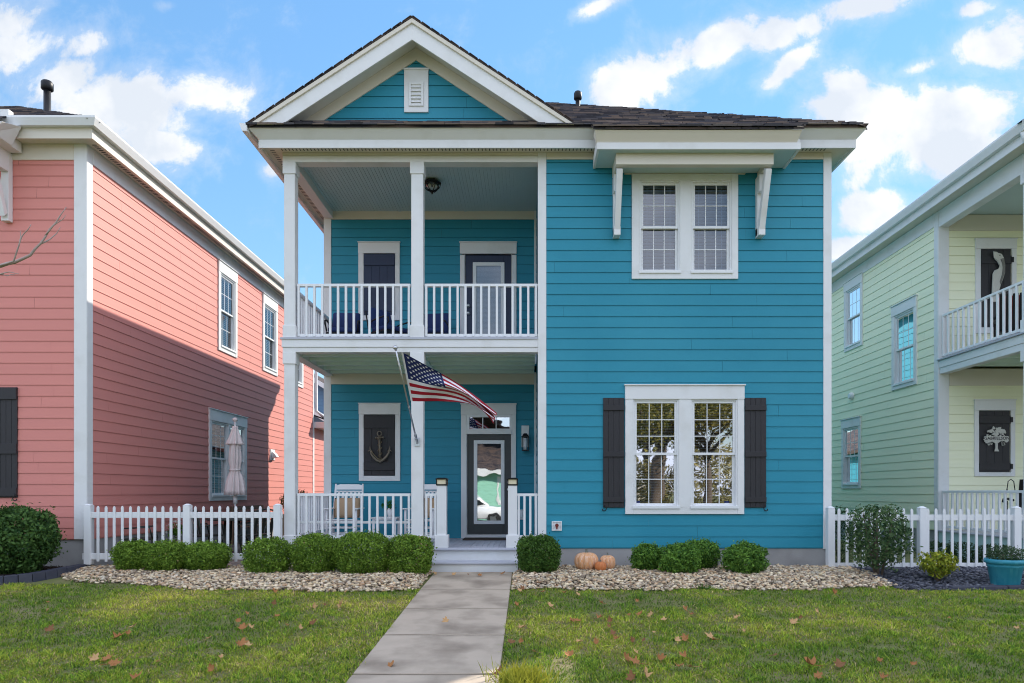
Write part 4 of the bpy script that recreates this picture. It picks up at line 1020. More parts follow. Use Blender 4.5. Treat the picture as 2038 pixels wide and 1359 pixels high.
o = v.build('floodlight', VINYL, None); tag(o, 'twin white floodlight under the eave of the yellow house', 'lamp')
# porch furniture of the yellow house
def adirondack(name, label, cat, x, y, z, mat, cush=None, rot=0.0, s=1.0, group=None):
    root = thing(name, label, cat, (x, y, z), group); c_, n_ = math.cos(rot), math.sin(rot)
    def fr(dx, dy): return (x + (dx * c_ - dy * n_) * s, y + (dx * n_ + dy * c_) * s)
    FRM = (Vector((x, y, z)), Vector((c_, n_, 0)), Vector((-n_, c_, 0)))
    for dx in (-.28, .28):
        for dy in (-.25, .22):
            mb = MB(FRM); mb.box(dx - .025, dx + .025, dy - .025, dy + .025, 0, .60 if dy < 0 else .40); mb.build('leg', mat, root)
    mb = MB(FRM)
    for i in range(5): mb.box(-.27, .27, -.27 + i * .105, -.175 + i * .105, .38 - i * .012, .40 - i * .012)
    mb.build('seat', mat, root)
    mb = MB(FRM)
    for i in range(5):
        u = -.25 + i * .102; mb.hexa([(u, .22, .36), (u + .09, .22, .36), (u + .09, .24, .36), (u, .24, .36), (u, .40, 1.0), (u + .09, .40, 1.0), (u + .09, .42, 1.0), (u, .42, 1.0)])
    mb.build('backrest', mat, root)
    for dx in (-.31, .31):
        mb = MB(FRM); mb.tube([mb.pt(dx, -.3, .58), mb.pt(dx, -.27, .63), mb.pt(dx, 0, .64), mb.pt(dx, .26, .62)], .025, 8); mb.build('armrest', mat, root, smooth=True)
    if cush is not None:
        mb = MB(FRM); mb.hexa([(-.25, .14, .42), (.25, .14, .42), (.25, .22, .42), (-.25, .22, .42), (-.27, .28, .98), (.27, .28, .98), (.27, .38, .98), (-.27, .38, .98)])
        mb.build('back_cushion', cush, root, bevel=.03, smooth=True)
        mb = MB(FRM); mb.box(-.27, .27, -.27, .18, .40, .49); mb.build('seat_cushion', cush, root, bevel=.03, smooth=True)
    return root
adirondack('patio_chair', 'dark chair with a red cushion behind the balcony railing of the yellow house', 'chair', 9.25, 13.0, UF, BRONZE, REDF, 2.6)
adirondack('patio_chair', 'dark slatted chair on the ground floor porch of the yellow house', 'chair', 9.3, 12.7, YF, BRONZE, None, 2.8)
hk = MB(); q = PX(2012, 12.2), 12.2
hk.tube([(q[0] - .07, q[1], PZ(973, 12.2)), (q[0] - .06, q[1], PZ(966, 12.2)), (q[0] - .05, q[1], PZ(960, 12.2) + .02), (q[0], q[1], PZ(957, 12.2) + .03), (q[0] + .05, q[1], PZ(960, 12.2) + .02), (q[0] + .06, q[1], PZ(966, 12.2)), (q[0] + .07, q[1], PZ(973, 12.2))], .008, 6)
hk.tube([(q[0] - .07, q[1], YF + .79), (q[0] - .07, q[1], PZ(973, 12.2))], .012, 6); hk.tube([(q[0] + .07, q[1], YF + .79), (q[0] + .07, q[1], PZ(973, 12.2))], .008, 6)
o = hk.build('iron_hook', IRON, None, smooth=True); tag(o, 'black iron loop standing on the lower porch rail of the yellow house', 'hook')

# ================================================================= HOUSE FAR BEHIND, AND THE STREET ACROSS (seen in the panes)
def plain_house(label, x0, x1, y0, y1, zb, ze, pitch, wall, roofm, gable_front=True, face=-1):
    root = thing('house', label, 'house', ((x0 + x1) / 2, y0, zb))
    for nm, fr, a, b in (('front', (Vector((0, y0, 0)), Vector((1, 0, 0)), Vector((0, -1, 0))), x0, x1), ('rear', (Vector((0, y1, 0)), Vector((1, 0, 0)), Vector((0, 1, 0))), x0, x1),
                         ('left', (Vector((x0, 0, 0)), Vector((0, 1, 0)), Vector((-1, 0, 0))), y0, y1), ('right', (Vector((x1, 0, 0)), Vector((0, 1, 0)), Vector((1, 0, 0))), y0, y1)):
        mb = MB(fr); siding(mb, a, b, zb, ze, seed=41)
        if nm in ('front', 'rear') and gable_front:
            c = (x0 + x1) / 2; g = (x1 - x0) / 2 * pitch
            siding(mb, a, b, ze, ze + g - .01, seed=42, uclip=lambda z: (x0 + (z - ze) / pitch, x1 - (z - ze) / pitch))
        mb.build('wall', wall, root, recalc=False)
    mb = MB(); c = (x0 + x1) / 2; o = .4; zr = ze + (c - x0) * pitch
    if gable_front:
        mb.slab([(x0 - o, y0 - o, ze - o * pitch), (c, y0 - o, zr), (c, y1 + o, zr), (x0 - o, y1 + o, ze - o * pitch)], .12); mb.slab([(c, y0 - o, zr), (x1 + o, y0 - o, ze - o * pitch), (x1 + o, y1 + o, ze - o * pitch), (c, y1 + o, zr)], .12)
    else: hip_roof(mb, x0 - o, x1 + o, y0 - o, y1 + o, ze, pitch)
    mb.build('roof', roofm, root)
    if gable_front:
        for yy in (y0 - o - .03, y1 + o + .001):
            mb = MB()
            for sg in (-1, 1): mb.prism([(c, zr - .02), (c + sg * ((c - x0) + o), ze - o * pitch - .02), (c + sg * ((c - x0) + o), ze - o * pitch - .28), (c, zr - .28)], yy, yy + .03)
            mb.build('rake_board', WHITE, root)
    return root
far = plain_house('slate blue gabled house far behind, between the pink wall and the teal porch', -16.5, -9.5, 34, 44, 0, 6.3, .62, SLATEBLUE, SHING)
mb = MB((Vector((0, 34, 0)), Vector((1, 0, 0)), Vector((0, -1, 0))))
mb.prism([(-13.0, 6.9), (-9.1, 4.5), (-9.1, 4.2), (-13.0, 6.6)], .05, .9); mb.build('porch_roof', WHITE, far)
mb = MB(); mb.box(-9.62, -9.47, 33.97, 34.1, 0, 6.3); mb.build('corner_board', WHITE, far)
plain_house('cream gabled house far behind the gap beside the yellow house', 7, 15, 40, 50, 0, 5.2, .6, YELLOW, SHING)
mint = plain_house('mint green single-storey house across the street', -9.5, 3.5, -24, -15.5, -.5, 2.6, .55, MINT, SHING, False)
fm = (Vector((0, -15.5, 0)), Vector((1, 0, 0)), Vector((0, 1, 0)))
window(mint, fm, -1.9, -.7, .5, 2.1, [(-1.78, -.82)], .62, 1.95, 1.25, 2, 2, 2, glass=GLASS)
window(mint, fm, -6.9, -5.7, .5, 2.1, [(-6.78, -5.82)], .62, 1.95, 1.25, 2, 2, 2, glass=GLASS)
mb = MB(); mb.box(-9.8, 3.8, -15.1, -15.06, 2.32, 2.58); mb.build('fascia', WHITE, mint)
tall = plain_house('cream gabled two-storey house across the street', -13.5, -5.5, -40, -30, -.5, 5.6, .75, YELLOW, SHING)
tall2 = plain_house('pale two-storey house at the right across the street', 19, 27, -34, -22, -.5, 5.6, .7, WHITE, SHING)
# ================================================================= GROUND
def sheet(name, pts, mat, kind='structure', zoff=0.0):
    mb = MB()
    mb.face([(x, y, z + zoff) for x, y, z in pts], raw=True)
    o = mb.build(name, mat, None, recalc=False); o['kind'] = kind; return o
SOIL = pmat('lawn_soil', (0.16, 0.17, 0.055), 1.0, 0.35, 3, 0.6, 50, col2=(0.25, 0.20, 0.11), c2scale=1.3, c2lo=.5, c2hi=.72)
mb = MB(); ys = [-250, -60, 0, 2, 4, 6, 8, 9, 10.4, 12, 30, 250]; xs = [-250, -20, 20, 250]
for ya, yb in zip(ys[:-1], ys[1:]):
    for xa, xb in zip(xs[:-1], xs[1:]):
        mb.face([(xa, ya, ground(ya) - .012), (xb, ya, ground(ya) - .012), (xb, yb, ground(yb) - .012), (xa, yb, ground(yb) - .012)], raw=True)
o = mb.build('ground', SOIL, None, recalc=False); structure(o)
sheet('street', [(-120, -11, -.55), (120, -11, -.55), (120, -3.5, -.55), (-120, -3.5, -.55)], ASPHALT, zoff=.004)
# walkway of square slabs with sawn joints
WALK = pmat('weathered_concrete', (0.50, 0.41, 0.315), 0.92, 0.16, 3.5, 0.35, 90, col2=(0.25, 0.20, 0.15), c2scale=1.9, c2lo=.44, c2hi=.72)
def wy_(py):  # depth at which a pixel row meets the sloping walk
    return F * 1.83 / (py - 906.0)
jy = [wy_(1344) - 2.4, wy_(1344) - 1.2, wy_(1344), wy_(1265.2), wy_(1212.6), wy_(1174), 10.80]
wxl, wxr = PX(858.4, wy_(1146.5)), PX(1018.5, wy_(1146.5))
wxl2, wxr2 = PX(694, wy_(1353)), PX(992.6, wy_(1353))
mb = MB()
yA, yB = wy_(1353), wy_(1146.5)
def wx(l, y):
    a, b = (wxl2, wxl) if l else (wxr2, wxr); return a + (b - a) * (y - yA) / (yB - yA)
for ya, yb in zip(jy[:-1], jy[1:]):
    g = .024; a, b = ya + g, yb - g
    zb_ = lambda y: ground(y)
    P = [(wx(1, a), a), (wx(0, a), a), (wx(0, b), b), (wx(1, b), b)]
    mb.hexa([(x, y, zb_(y) - .12) for x, y in P] + [(x, y, zb_(y) + .012) for x, y in P], raw=True)
    P = [(wx(1, ya) + .004, ya - .01), (wx(0, ya) - .004, ya - .01), (wx(0, ya) - .004, ya + .01), (wx(1, ya) + .004, ya + .01)]
for ya, yb in zip(jy[:-1], jy[1:]):
    mb.face([(wx(1, ya), ya, ground(ya) - .004), (wx(0, ya), ya, ground(ya) - .004), (wx(0, yb), yb, ground(yb) - .004), (wx(1, yb), yb, ground(yb) - .004)], 1, raw=True)
o = mb.build('walkway', [WALK, MULCH], None, bevel=.005); structure(o)
def walk_x(y): return wx(1, y), wx(0, y)

# gravel beds, as soil sheets with real stones on top
def bedL(x):   # front edge of the left bed
    return float(np.interp(x, [-7.1, -6.62, -5.91, -5.29, -4.47, -3.06, -1.5], [10.5, 10.0, 9.80, 9.60, 9.36, 9.25, 9.25])) + .05 * math.sin(x * 3.1) + .03 * math.sin(x * 7.3)
def bedR(x): return 9.34 + .05 * math.sin(x * 2.7 + 1) + .04 * math.sin(x * 6.1) + (.12 * max(0, x - 3.4))
def mound(x, y): e = bedL(x) if x < -.8 else bedR(x); a, b = wx(1, y), wx(0, y); d = max(0, a - x, x - b); return ground(y) + .055 * min(1, max(0, (y - e) / .5)) * min(1, .1 + d / .3)
LX0, LX1 = -7.08, -1.64; RX0, RX1 = -.16, 5.15
def bed_sheet(name, x0, x1, edge, back, mat):
    mb = MB(); n = 40
    for i in range(n):
        a, b = x0 + (x1 - x0) * i / n, x0 + (x1 - x0) * (i + 1) / n
        for j in range(6):
            def q(x, t): y = edge(x) + (back - edge(x)) * t; return (x, y, mound(x, y) - .012 + (0 if 0 < t else .0))
            mb.face([q(a, j / 6), q(b, j / 6), q(b, (j + 1) / 6), q(a, (j + 1) / 6)], raw=True)
    o = mb.build(name, mat, None, recalc=False); return structure(o)
BEDS = pmat('bed_soil', (0.10, 0.085, 0.065), 1, .4, 20, 1.0, 60)
SLATEB = pmat('slate_chip_soil', (0.06, 0.062, 0.075), 1, .4, 30, 1.0, 80)
bed_sheet('gravel_bed', LX0, LX1, bedL, 11.3, BEDS); bed_sheet('gravel_bed', RX0, RX1, bedR, 11.16, BEDS)
DX0, DX1 = 5.15, 12.0
def bedD(x): return 9.37 + .05 * math.sin(x * 2) + .0 * x
bed_sheet('slate_bed', DX0, DX1, bedD, 11.2, SLATEB)

# stones
def stones(name, pts, smin, smax, pal, seed, flat=.55):
    rng = np.random.default_rng(seed)
    bm = bmesh.new(); bmesh.ops.create_icosphere(bm, subdivisions=1, radius=1.0); bm.verts.ensure_lookup_table()
    bv = np.array([v.co[:] for v in bm.verts]); bf = np.array([[v.index for v in f.verts] for f in bm.faces]); bm.free()
    var = []
    for i in range(14):
        q = bv * (1 + rng.normal(0, .13, (len(bv), 1))); var.append(q * np.array([1.0, rng.uniform(.6, .9), rng.uniform(flat * .7, flat * 1.2)]))
    n = len(pts); k = len(bv); S = rng.uniform(smin, smax, n) * rng.choice([.7, 1, 1, 1.25], n)
    V = np.empty((n, k, 3)); th = rng.uniform(0, 6.28, n); tx = rng.normal(0, .35, n); pal = np.array(pal)
    pick = rng.integers(0, 14, n); C = np.empty((n, k, 3))
    for i in range(n):
        q = var[pick[i]] * S[i]; c, s_ = math.cos(tx[i]), math.sin(tx[i]); q = np.stack([q[:, 0], q[:, 1] * c - q[:, 2] * s_, q[:, 1] * s_ + q[:, 2] * c], 1)
        c, s_ = math.cos(th[i]), math.sin(th[i]); V[i] = np.stack([q[:, 0] * c - q[:, 1] * s_, q[:, 0] * s_ + q[:, 1] * c, q[:, 2]], 1) + pts[i] + np.array([0, 0, S[i] * .22])
        C[i] = pal[rng.integers(0, len(pal))] * rng.uniform(.75, 1.2)
    Fc = (bf[None] + (np.arange(n) * k)[:, None, None]).reshape(-1, 3)
    o = np_mesh(name, V.reshape(-1, 3), Fc, C.reshape(-1, 3), STONEM); o['kind'] = 'stuff'; return o
def scatter(x0, x1, edge, back, dens, seed, hgt=mound, pile=.02):
    rng = np.random.default_rng(seed); out = []
    for _ in range(int((x1 - x0) * 1.9 * dens)):
        x = rng.uniform(x0, x1); y = rng.uniform(9.1, back); e = edge(x)
        if y < e - abs(rng.normal(0, .05)) or (y < 10.75 and wx(1, y) - .03 < x < wx(0, y) + .03): continue
        if y > 10.74 and sx0 - .03 < x < sx1 + .03: continue
        out.append((x, y, hgt(x, y) + abs(rng.normal(0, pile)) * .5))
    return np.array(out)
PAL = [(q[0] * 1.42, q[1] * 1.28, q[2] * 1.04) for q in [(.46, .40, .31), (.52, .47, .38), (.38, .32, .25), (.30, .26, .22), (.44, .33, .24), (.40, .39, .37), (.58, .54, .47), (.24, .21, .19), (.36, .26, .19), (.50, .44, .40), (.16, .13, .11), (.20, .17, .14)]]
o = stones('river_stones', np.concatenate([scatter(LX0, -1.2, bedL, 11.15, 1350, 3), scatter(-.4, RX1, bedR, 11.1, 1350, 4)]), .015, .033, PAL, 5)
PALD = [(.09, .095, .12), (.13, .135, .16), (.06, .06, .08), (.17, .17, .19), (.10, .10, .12)]
o = stones('slate_chips', scatter(DX0 - .1, DX1, bedD, 11.1, 900, 6), .016, .03, PALD, 7, .4)
# mulch bed and slate edging in front of the pink house
EDP = [(-13, 9.40), (-9.5, 9.45), (-8.5, 9.5), (-7.8, 9.6), (-7.45, 9.72), (-7.24, 9.95), (-7.14, 10.3), (-7.13, 10.7), (-7.16, 11.02)]
def edgeP(x): return float(np.interp(x, [p[0] for p in EDP[:7]], [p[1] for p in EDP[:7]]))
mb = MB(); n = 24
for i in range(n):
    a, b = -13 + (5.85) * i / n, -13 + (5.85) * (i + 1) / n
    for j in range(4):
        def q(x, t): y = edgeP(x) + (11.14 - edgeP(x)) * t; return (x, y, .05 + .02 * math.sin(x * 9 + y * 7))
        mb.face([q(a, j / 4), q(b, j / 4), q(b, (j + 1) / 4), q(a, (j + 1) / 4)], raw=True)
o = mb.build('mulch_bed', MULCH, None, recalc=False); structure(o)
rng = np.random.default_rng(77); pts = []
for _ in range(5200):
    x = rng.uniform(-10, -7.2); y = rng.uniform(9.1, 11.1)
    if y > edgeP(x) + .06: pts.append((x, y, .055))
pts = np.array(pts); n_ = len(pts)
vv, ff, cc = leaves_np(pts, np.tile([0, 0, 1.0], (n_, 1)), .07, .022, np.array([.035, .022, .016]) * rng.uniform(.5, 1.8, (n_, 1)), rng)
o = np_mesh('mulch_chips', vv, ff, cc, DRYLEAF); o['kind'] = 'stuff'
root = thing('garden_edging', 'low curved dark slate edging of the mulch bed before the pink house', 'edging', (-8, 9.4, 0))
EP = [Vector((x, y, 0)) for x, y in EDP[1:]]; EP = [EP[0]] + [q for a, b in zip(EP[:-1], EP[1:]) for q in ((a + b) / 2, b)]
for i, (a, b) in enumerate(zip(EP[:-1], EP[1:])):
    mb = MB(); d = (b - a).normalized(); a2, b2 = a + d * .004, b - d * .004
    n_a = ((b - EP[i - 1]) if i else d).normalized().cross(UP); n_b = ((EP[i + 2] - a) if i + 2 < len(EP) else d).normalized().cross(UP)
    P = []
    for z, w0, w1 in ((None, .085, .085), (.085, .055, .065)):
        for p, n_, sg in ((a2, n_a, 1), (b2, n_b, 1), (b2, n_b, -1), (a2, n_a, -1)):
            P.append(p + n_ * (w0 if sg > 0 else -w1) + UP * (ground(p.y) - .06 if z is None else ground(p.y) + z + .03))
    mb.hexa(P, raw=True)
    mb.build('edging_stone', EDGING, root, bevel=.006)
root = thing('garden_edging', 'low dark stone edging of the slate chip bed beside the teal pot', 'edging', (8, 9.5, 0))
xs_ = np.linspace(5.75, 11.5, 15)
for a, b in zip(xs_[:-1], xs_[1:]):
    mb = MB(); ya, yb = bedD(a) - .02, bedD(b) - .02
    mb.hexa([(a + .006, ya - .05, -.1), (b - .006, yb - .05, -.1), (b - .006, yb + .06, -.1), (a + .006, ya + .06, -.1), (a + .006, ya - .04, ground(ya) + .045), (b - .006, yb - .04, ground(yb) + .045), (b - .006, yb + .05, ground(yb) + .045), (a + .006, ya + .05, ground(ya) + .045)], raw=True)
    mb.build('edging_stone', EDGING, root, bevel=.01)

# grass
def grass(seed=11):
    rng = np.random.default_rng(seed); P = []
    def ok(x, y):
        l = np.array([0.0])
        return True
    N = 330000
    y = 4.6 + (9.75 - 4.6) * rng.uniform(0, 1, N) ** 1.15
    half = np.where(y > 0, y * .80 + .6, 0); x = rng.uniform(-1, 1, N) * half - .1
    far = rng.uniform(0, 1, N) < .04; x[far] = rng.uniform(-12, 12, far.sum())
    wl = wxl2 + (wxl - wxl2) * (y - yA) / (yB - yA); wr = wxr2 + (wxr - wxr2) * (y - yA) / (yB - yA)
    jit = np.abs(rng.normal(0, .022, N)) - .008
    keep = (x < wl - .012 + jit) | (x > wr + .012 - jit)
    e = np.array([bedL(a) if a < -.8 else (bedR(a) if a < 5.1 else bedD(a) - .08) for a in x]); e = np.where(x < -7.1, np.array([edgeP(a) - .08 for a in x]), e)
    keep &= y < e + rng.normal(-.01, .035, N)
    x, y = x[keep], y[keep]; n = len(x)
    z = np.where(y > 10.4, 0, -.55 + .0529 * y) - .012
    f1 = np.array([mnoise.fractal(Vector((a * .75, b * .75, 0)), 1, 2, 4) for a, b in zip(x, y)])
    f2 = np.array([mnoise.noise(Vector((a * 4.5, b * 4.5, 5))) for a, b in zip(x, y)])
    dens = np.clip(.78 + .5 * f1 + .5 * f2, .25, 1); keep = rng.uniform(0, 1, n) < dens
    x, y, z, f1, f2 = x[keep], y[keep], z[keep], f1[keep], f2[keep]; n = len(x)
    h = rng.uniform(.014, .036, n) * (1 + .9 * f2); w = rng.uniform(.0026, .0052, n); a = rng.uniform(0, 6.28, n); ln = rng.normal(0, .95, n) * h; b = rng.uniform(0, 6.28, n)
    dx, dy = np.cos(a) * w, np.sin(a) * w; lx, ly = np.cos(b) * ln, np.sin(b) * ln
    V = np.empty((n, 6, 3)); base = np.stack([x, y, z], 1)
    def off(sx, fx_, zz): return base + np.stack([dx * sx + lx * fx_, dy * sx + ly * fx_, zz], 1)
    V[:, 0] = off(-1, 0, h * 0); V[:, 1] = off(1, 0, h * 0); V[:, 2] = off(.8, .4, h * .6); V[:, 3] = off(-.8, .4, h * .6); V[:, 4] = off(.12, 1.3, h); V[:, 5] = off(-.12, 1.3, h)
    k = (np.arange(n) * 6)[:, None]
    Fc = np.concatenate([k + np.array([0, 1, 2, 3]), k + np.array([3, 2, 4, 5])], 0)
    g = np.array([.165, .29, .030]); yl = np.array([.40, .39, .055]); br = np.array([.46, .34, .17]); dk = np.array([.075, .15, .024])
    t = np.clip(.38 + .55 * f1 + rng.normal(0, .28, n), 0, 1)[:, None]
    C = g * (1 - t) + yl * t
    q = rng.uniform(0, 1, n) < np.clip(.10 + .25 * f1 - .2 * f2, .02, .5); C[q] = br * rng.uniform(.7, 1.3, (q.sum(), 1))
    q = rng.uniform(0, 1, n) < np.clip(.16 - .3 * f1 + .25 * f2, .02, .5); C[q] = dk
    f3 = np.array([mnoise.noise(Vector((a * 15, b * 15, 9))) for a, b in zip(x, y)])
    C *= rng.uniform(.6, 1.4, (n, 1)) * (1 + .40 * f3)[:, None] * np.clip(1.25 + .55 * f2 + .35 * f1, .6, 1.9)[:, None]
    o = np_mesh('grass', V.reshape(-1, 3), Fc, np.repeat(C, 6, 0), GRASSM); o['kind'] = 'stuff'
grass()

# ================================================================= FENCES
def fence(label, x0, x1, y, zt, zb, posts, step, first):
    root = thing('picket_fence', label, 'fence', ((x0 + x1) / 2, y, zb))
    fr = (Vector((0, y, 0)), Vector((1, 0, 0)), Vector((0, -1, 0)))
    for z0, z1 in ((zt - .20, zt - .105), (zb + .03, zb + .13)):
        mb = MB(fr); mb.box(x0, x1, -.02, .02, z0, z1); mb.build('rail', VINYL, root, bevel=.004)
    for p in posts:
        mb = MB(fr); w = .055; mb.box(p - w, p + w, -w, w, zb - .05, zt + .0)
        mb.hexa([(p - w - .006, -w - .006, zt), (p + w + .006, -w - .006, zt), (p + w + .006, w + .006, zt), (p - w - .006, w + .006, zt), (p - .02, -.02, zt + .03), (p + .02, -.02, zt + .03), (p + .02, .02, zt + .03), (p - .02, .02, zt + .03)])
        mb.build('post', VINYL, root, bevel=.006)
    x = first; b0 = None
    while x < x1 - .02:
        if all(abs(x - p) > .075 for p in posts):
            if b0 is None:
                mb = MB(fr); w = .021; mb.prism([(x - w, zb + .0), (x + w, zb + .0), (x + w, zt - .035), (x + .5 * w, zt - .012), (x, zt - .004), (x - .5 * w, zt - .012), (x - w, zt - .035)], .021, .040)
                b0 = mb.build('picket', VINYL, root, bevel=.003); bx = x
            else:
                c = b0.copy(); COL.objects.link(c); c.parent = root; c.matrix_parent_inverse = b0.matrix_parent_inverse.copy(); c.location = (x - bx, 0, random.uniform(-.006, .004)); c.rotation_euler = (0, 0, 0)
        x += step
YF1 = 11.03
fence('white picket fence between the pink house and the teal porch', PX(165, YF1), PX(562, YF1), YF1, PZ(1006, YF1), PZ(1117, YF1) , [PX(177, YF1), PX(373.5, YF1), PX(553, YF1)], 16.1 / F * YF1, PX(197.5, YF1))
YF2 = 10.95
fence('white picket fence between the teal house and the yellow house', PX(1647, YF2), 12.4, YF2, PZ(1011, YF2), PZ(1136, YF2), [PX(1652.5, YF2), PX(1834.5, YF2), PX(2022, YF2), 10.6, 12.3], 16.05 / F * YF2, PX(1668, YF2))

# ================================================================= SHRUBS
BL, BH = (.06, .14, .014), (.30, .46, .06)
def bpx(name, label, cat, px0, px1, pyt, pyb, Y, **k):
    X0, X1 = PX(px0, Y), PX(px1, Y); zt, zb_ = PZ(pyt, Y), PZ(pyb, Y)
    return bush(name, label, cat, (X0 + X1) / 2, Y, X1 - X0, zt - zb_, k.pop('d', (X1 - X0) * .9), int(k.pop('n', 7000) * 1.7), k.pop('leaf', .034), k.pop('lo', BL), k.pop('hi', BH), k.pop('seed', 1), z0=zb_, **k)
G1, G2 = 'clipped boxwoods before the left picket fence', 'clipped boxwoods along the porch'
fy = 10.62
bpx('boxwood', 'low rounded boxwood nearest the pink house, first of the trio before the picket fence', 'shrub', 229, 304, 1077, 1139, fy, seed=1, group=G1, n=6000, lump=.16, box=2.6)
bpx('boxwood', 'low rounded boxwood in the middle of the trio before the picket fence', 'shrub', 291, 372, 1078, 1141, fy - .08, seed=2, group=G1, fade=(.012, (.42, .30, .14)), n=6000, lump=.16, box=2.6)
bpx('boxwood', 'low rounded boxwood at the porch end of the trio before the picket fence', 'shrub', 363, 456, 1080, 1139, fy + .02, seed=3, group=G1, n=6000, lump=.16, box=2.5)
fy = 10.42
bpx('boxwood', 'small clipped boxwood below the left corner column of the porch', 'shrub', 487, 581, 1072, 1150, fy, seed=4, group=G2, lump=.15, n=6200)
bpx('boxwood', 'clipped boxwood before the rocking chair with the tan pillow', 'shrub', 579, 676, 1064, 1150, fy + .02, seed=5, group=G2, fade=(.006, (.40, .26, .14)), n=7500)
bpx('boxwood', 'widest clipped boxwood, before the small side table of the porch', 'shrub', 664, 780, 1060, 1150, fy - .03, seed=6, group=G2, n=8500)
bpx('boxwood', 'square clipped boxwood with a few browned tips at the left of the steps', 'shrub', 772, 860, 1066, 1154, fy, seed=7, group=G2, n=8000, box=3.2, fade=(.02, (.42, .27, .16)))
bpx('boxwood', 'darker square clipped boxwood at the right of the steps', 'shrub', 1030, 1114, 1067, 1148, fy, seed=8, group=G2, lump=.13, fade=(.005, (.35, .24, .12)), n=8000, box=3.4, lo=(.035, .09, .016), hi=(.13, .25, .04))
HLo, HHi = (.035, .115, .022), (.23, .42, .06)
G3 = 'loose dwarf hollies under the front window'
bpx('holly', 'small loose dark shrub nearest the pumpkins', 'shrub', 1256, 1320, 1083, 1138, 10.55, seed=9, group=G3, n=2600, leaf=.042, lo=HLo, hi=HHi, lump=.25, box=2.2)
bpx('holly', 'loose dark shrub at the front of the cluster under the window', 'shrub', 1308, 1396, 1082, 1149, 10.35, seed=10, group=G3, n=3800, leaf=.042, lo=HLo, hi=HHi, lump=.25, box=2.2)
bpx('holly', 'dark shrub close to the wall behind the cluster under the window', 'shrub', 1349, 1433, 1075, 1132, 10.8, seed=11, group=G3, n=3200, leaf=.042, lo=HLo, hi=HHi, lump=.25, box=2.2)
bpx('holly', 'loose dark shrub standing alone under the right shutter', 'shrub', 1439, 1527, 1081, 1149, 10.35, seed=12, group=G3, n=3800, leaf=.042, lo=HLo, hi=HHi, lump=.25, box=2.2)
bpx('round_shrub', 'big round dark green shrub in the mulch bed before the pink house', 'shrub', -58, 106, 1008, 1146, 10.3, seed=13, n=7000, leaf=.060, lo=(.028, .08, .022), hi=(.13, .24, .055), lump=.14, box=2.3, stems=5, stemh=.5, shell=.5)
bpx('tall_shrub', 'tall loose grey-green shrub before the right picket fence', 'shrub', 1686, 1811, 1004, 1152, 10.12, seed=14, base=.14, n=1700, leaf=.056, lo=(.035, .080, .035), hi=(.14, .22, .08), lump=.25, box=2.3, stems=6, stemh=.55, shell=.30)
bpx('golden_shrub', 'small yellow-green shrub before the right picket fence', 'shrub', 1829, 1903, 1097, 1160, 9.78, seed=15, n=620, base=.2, leaf=.055, lo=(.14, .22, .02), hi=(.50, .48, .05), lump=.3, box=2.0, stems=7, stemh=.55, shell=.35)
# pot with a low plant
potY = 9.60; pcx = PX(2000.5, potY); pz = PZ(1167, potY); pr = 36.5 / F * potY; ph = PZ(1112, potY) - pz
root = thing('plant_pot', 'round teal plastic pot with a banded rim at the end of the slate bed', 'pot', (pcx, potY, pz))
mb = MB(); mb.lathe([(pr * .62, 0), (pr * .66, .015), (pr * .82, ph * .70), (pr * .86, ph * .72), (pr * .87, ph * .77), (pr * .86, ph * .79), (pr * .90, ph * .84), (pr * .99, ph * .86), (pr * 1.0, ph * .93), (pr * .97, ph), (pr * .90, ph), (pr * .88, ph * .9), (pr * .84, ph * .88)], (pcx, potY, pz), 36); mb.build('pot', TEALPOT, root, smooth=True)
mb = MB(); mb.lathe([(pr * .84, ph * .86), (.01, ph * .88)], (pcx, potY, pz), 24); mb.build('soil', MULCH, root)
bush('potted_plant', 'low grey-green plant filling the teal pot', 'plant', pcx, potY, pr * 1.75, .24, pr * 1.7, 1500, .03, (.04, .075, .035), (.11, .17, .08), 16, z0=pz + ph * .84, box=2.4, lump=.2)
# shrubs behind the right fence and by the yellow porch
for i, (x, y, w, h, lb) in enumerate(((PX(1672, 12.1), 12.1, .55, 1.0, 'dark shrub behind the end of the right fence beside the teal corner'), (PX(1860, 11.6), 11.6, .6, .42, 'first low clipped shrub behind the right fence, behind the golden shrub'), (PX(1915, 11.55), 11.55, .6, .42, 'second low clipped shrub behind the right fence, against the aqua skirt'), (PX(1978, 11.1) + .05, 11.13, .6, .42, 'third low clipped shrub behind the right fence, behind the teal pot'))):
    bush('porch_shrub', lb, 'shrub', x, y, w, h, .5, 2600, .032, (.02, .05, .02), (.065, .12, .035), 60 + i, z0=.0, box=2.8, group='shrubs behind the right fence')
def tuft(name, label, x, y, n, h, w, seed, c0, c1):
    rng = np.random.default_rng(seed); P = np.stack([x + rng.normal(0, w * .35, n), y + rng.normal(0, w * .3, n), np.zeros(n)], 1); P[:, 2] = [ground(q) for q in P[:, 1]]
    d = unit(np.stack([rng.normal(0, .5, n), rng.normal(0, .5, n), np.ones(n)], 1)); L = h * rng.uniform(.5, 1.1, (n, 1)); s_ = unit(np.cross(d, rng.normal(0, 1, (n, 3)))) * .004
    tip = P + d * L; mid = P + d * L * .55 + s_ * 0
    V = np.stack([P - s_, P + s_, mid + s_ * .9, mid - s_ * .9], 1); V2 = np.stack([mid - s_ * .9, mid + s_ * .9, tip + s_ * .1 - np.array([0, 0, .1]) * L, tip - s_ * .1 - np.array([0, 0, .1]) * L], 1)
    VV = np.concatenate([V.reshape(-1, 3), V2.reshape(-1, 3)]); Fc = np.arange(len(VV)).reshape(-1, 4)
    t = rng.uniform(0, 1, (n, 1)); C = np.repeat(np.array(c0) * (1 - t) + np.array(c1) * t, 4, 0)
    o = np_mesh(name, VV, Fc, np.concatenate([C, C]), GRASSM); tag(o, label, 'plant')
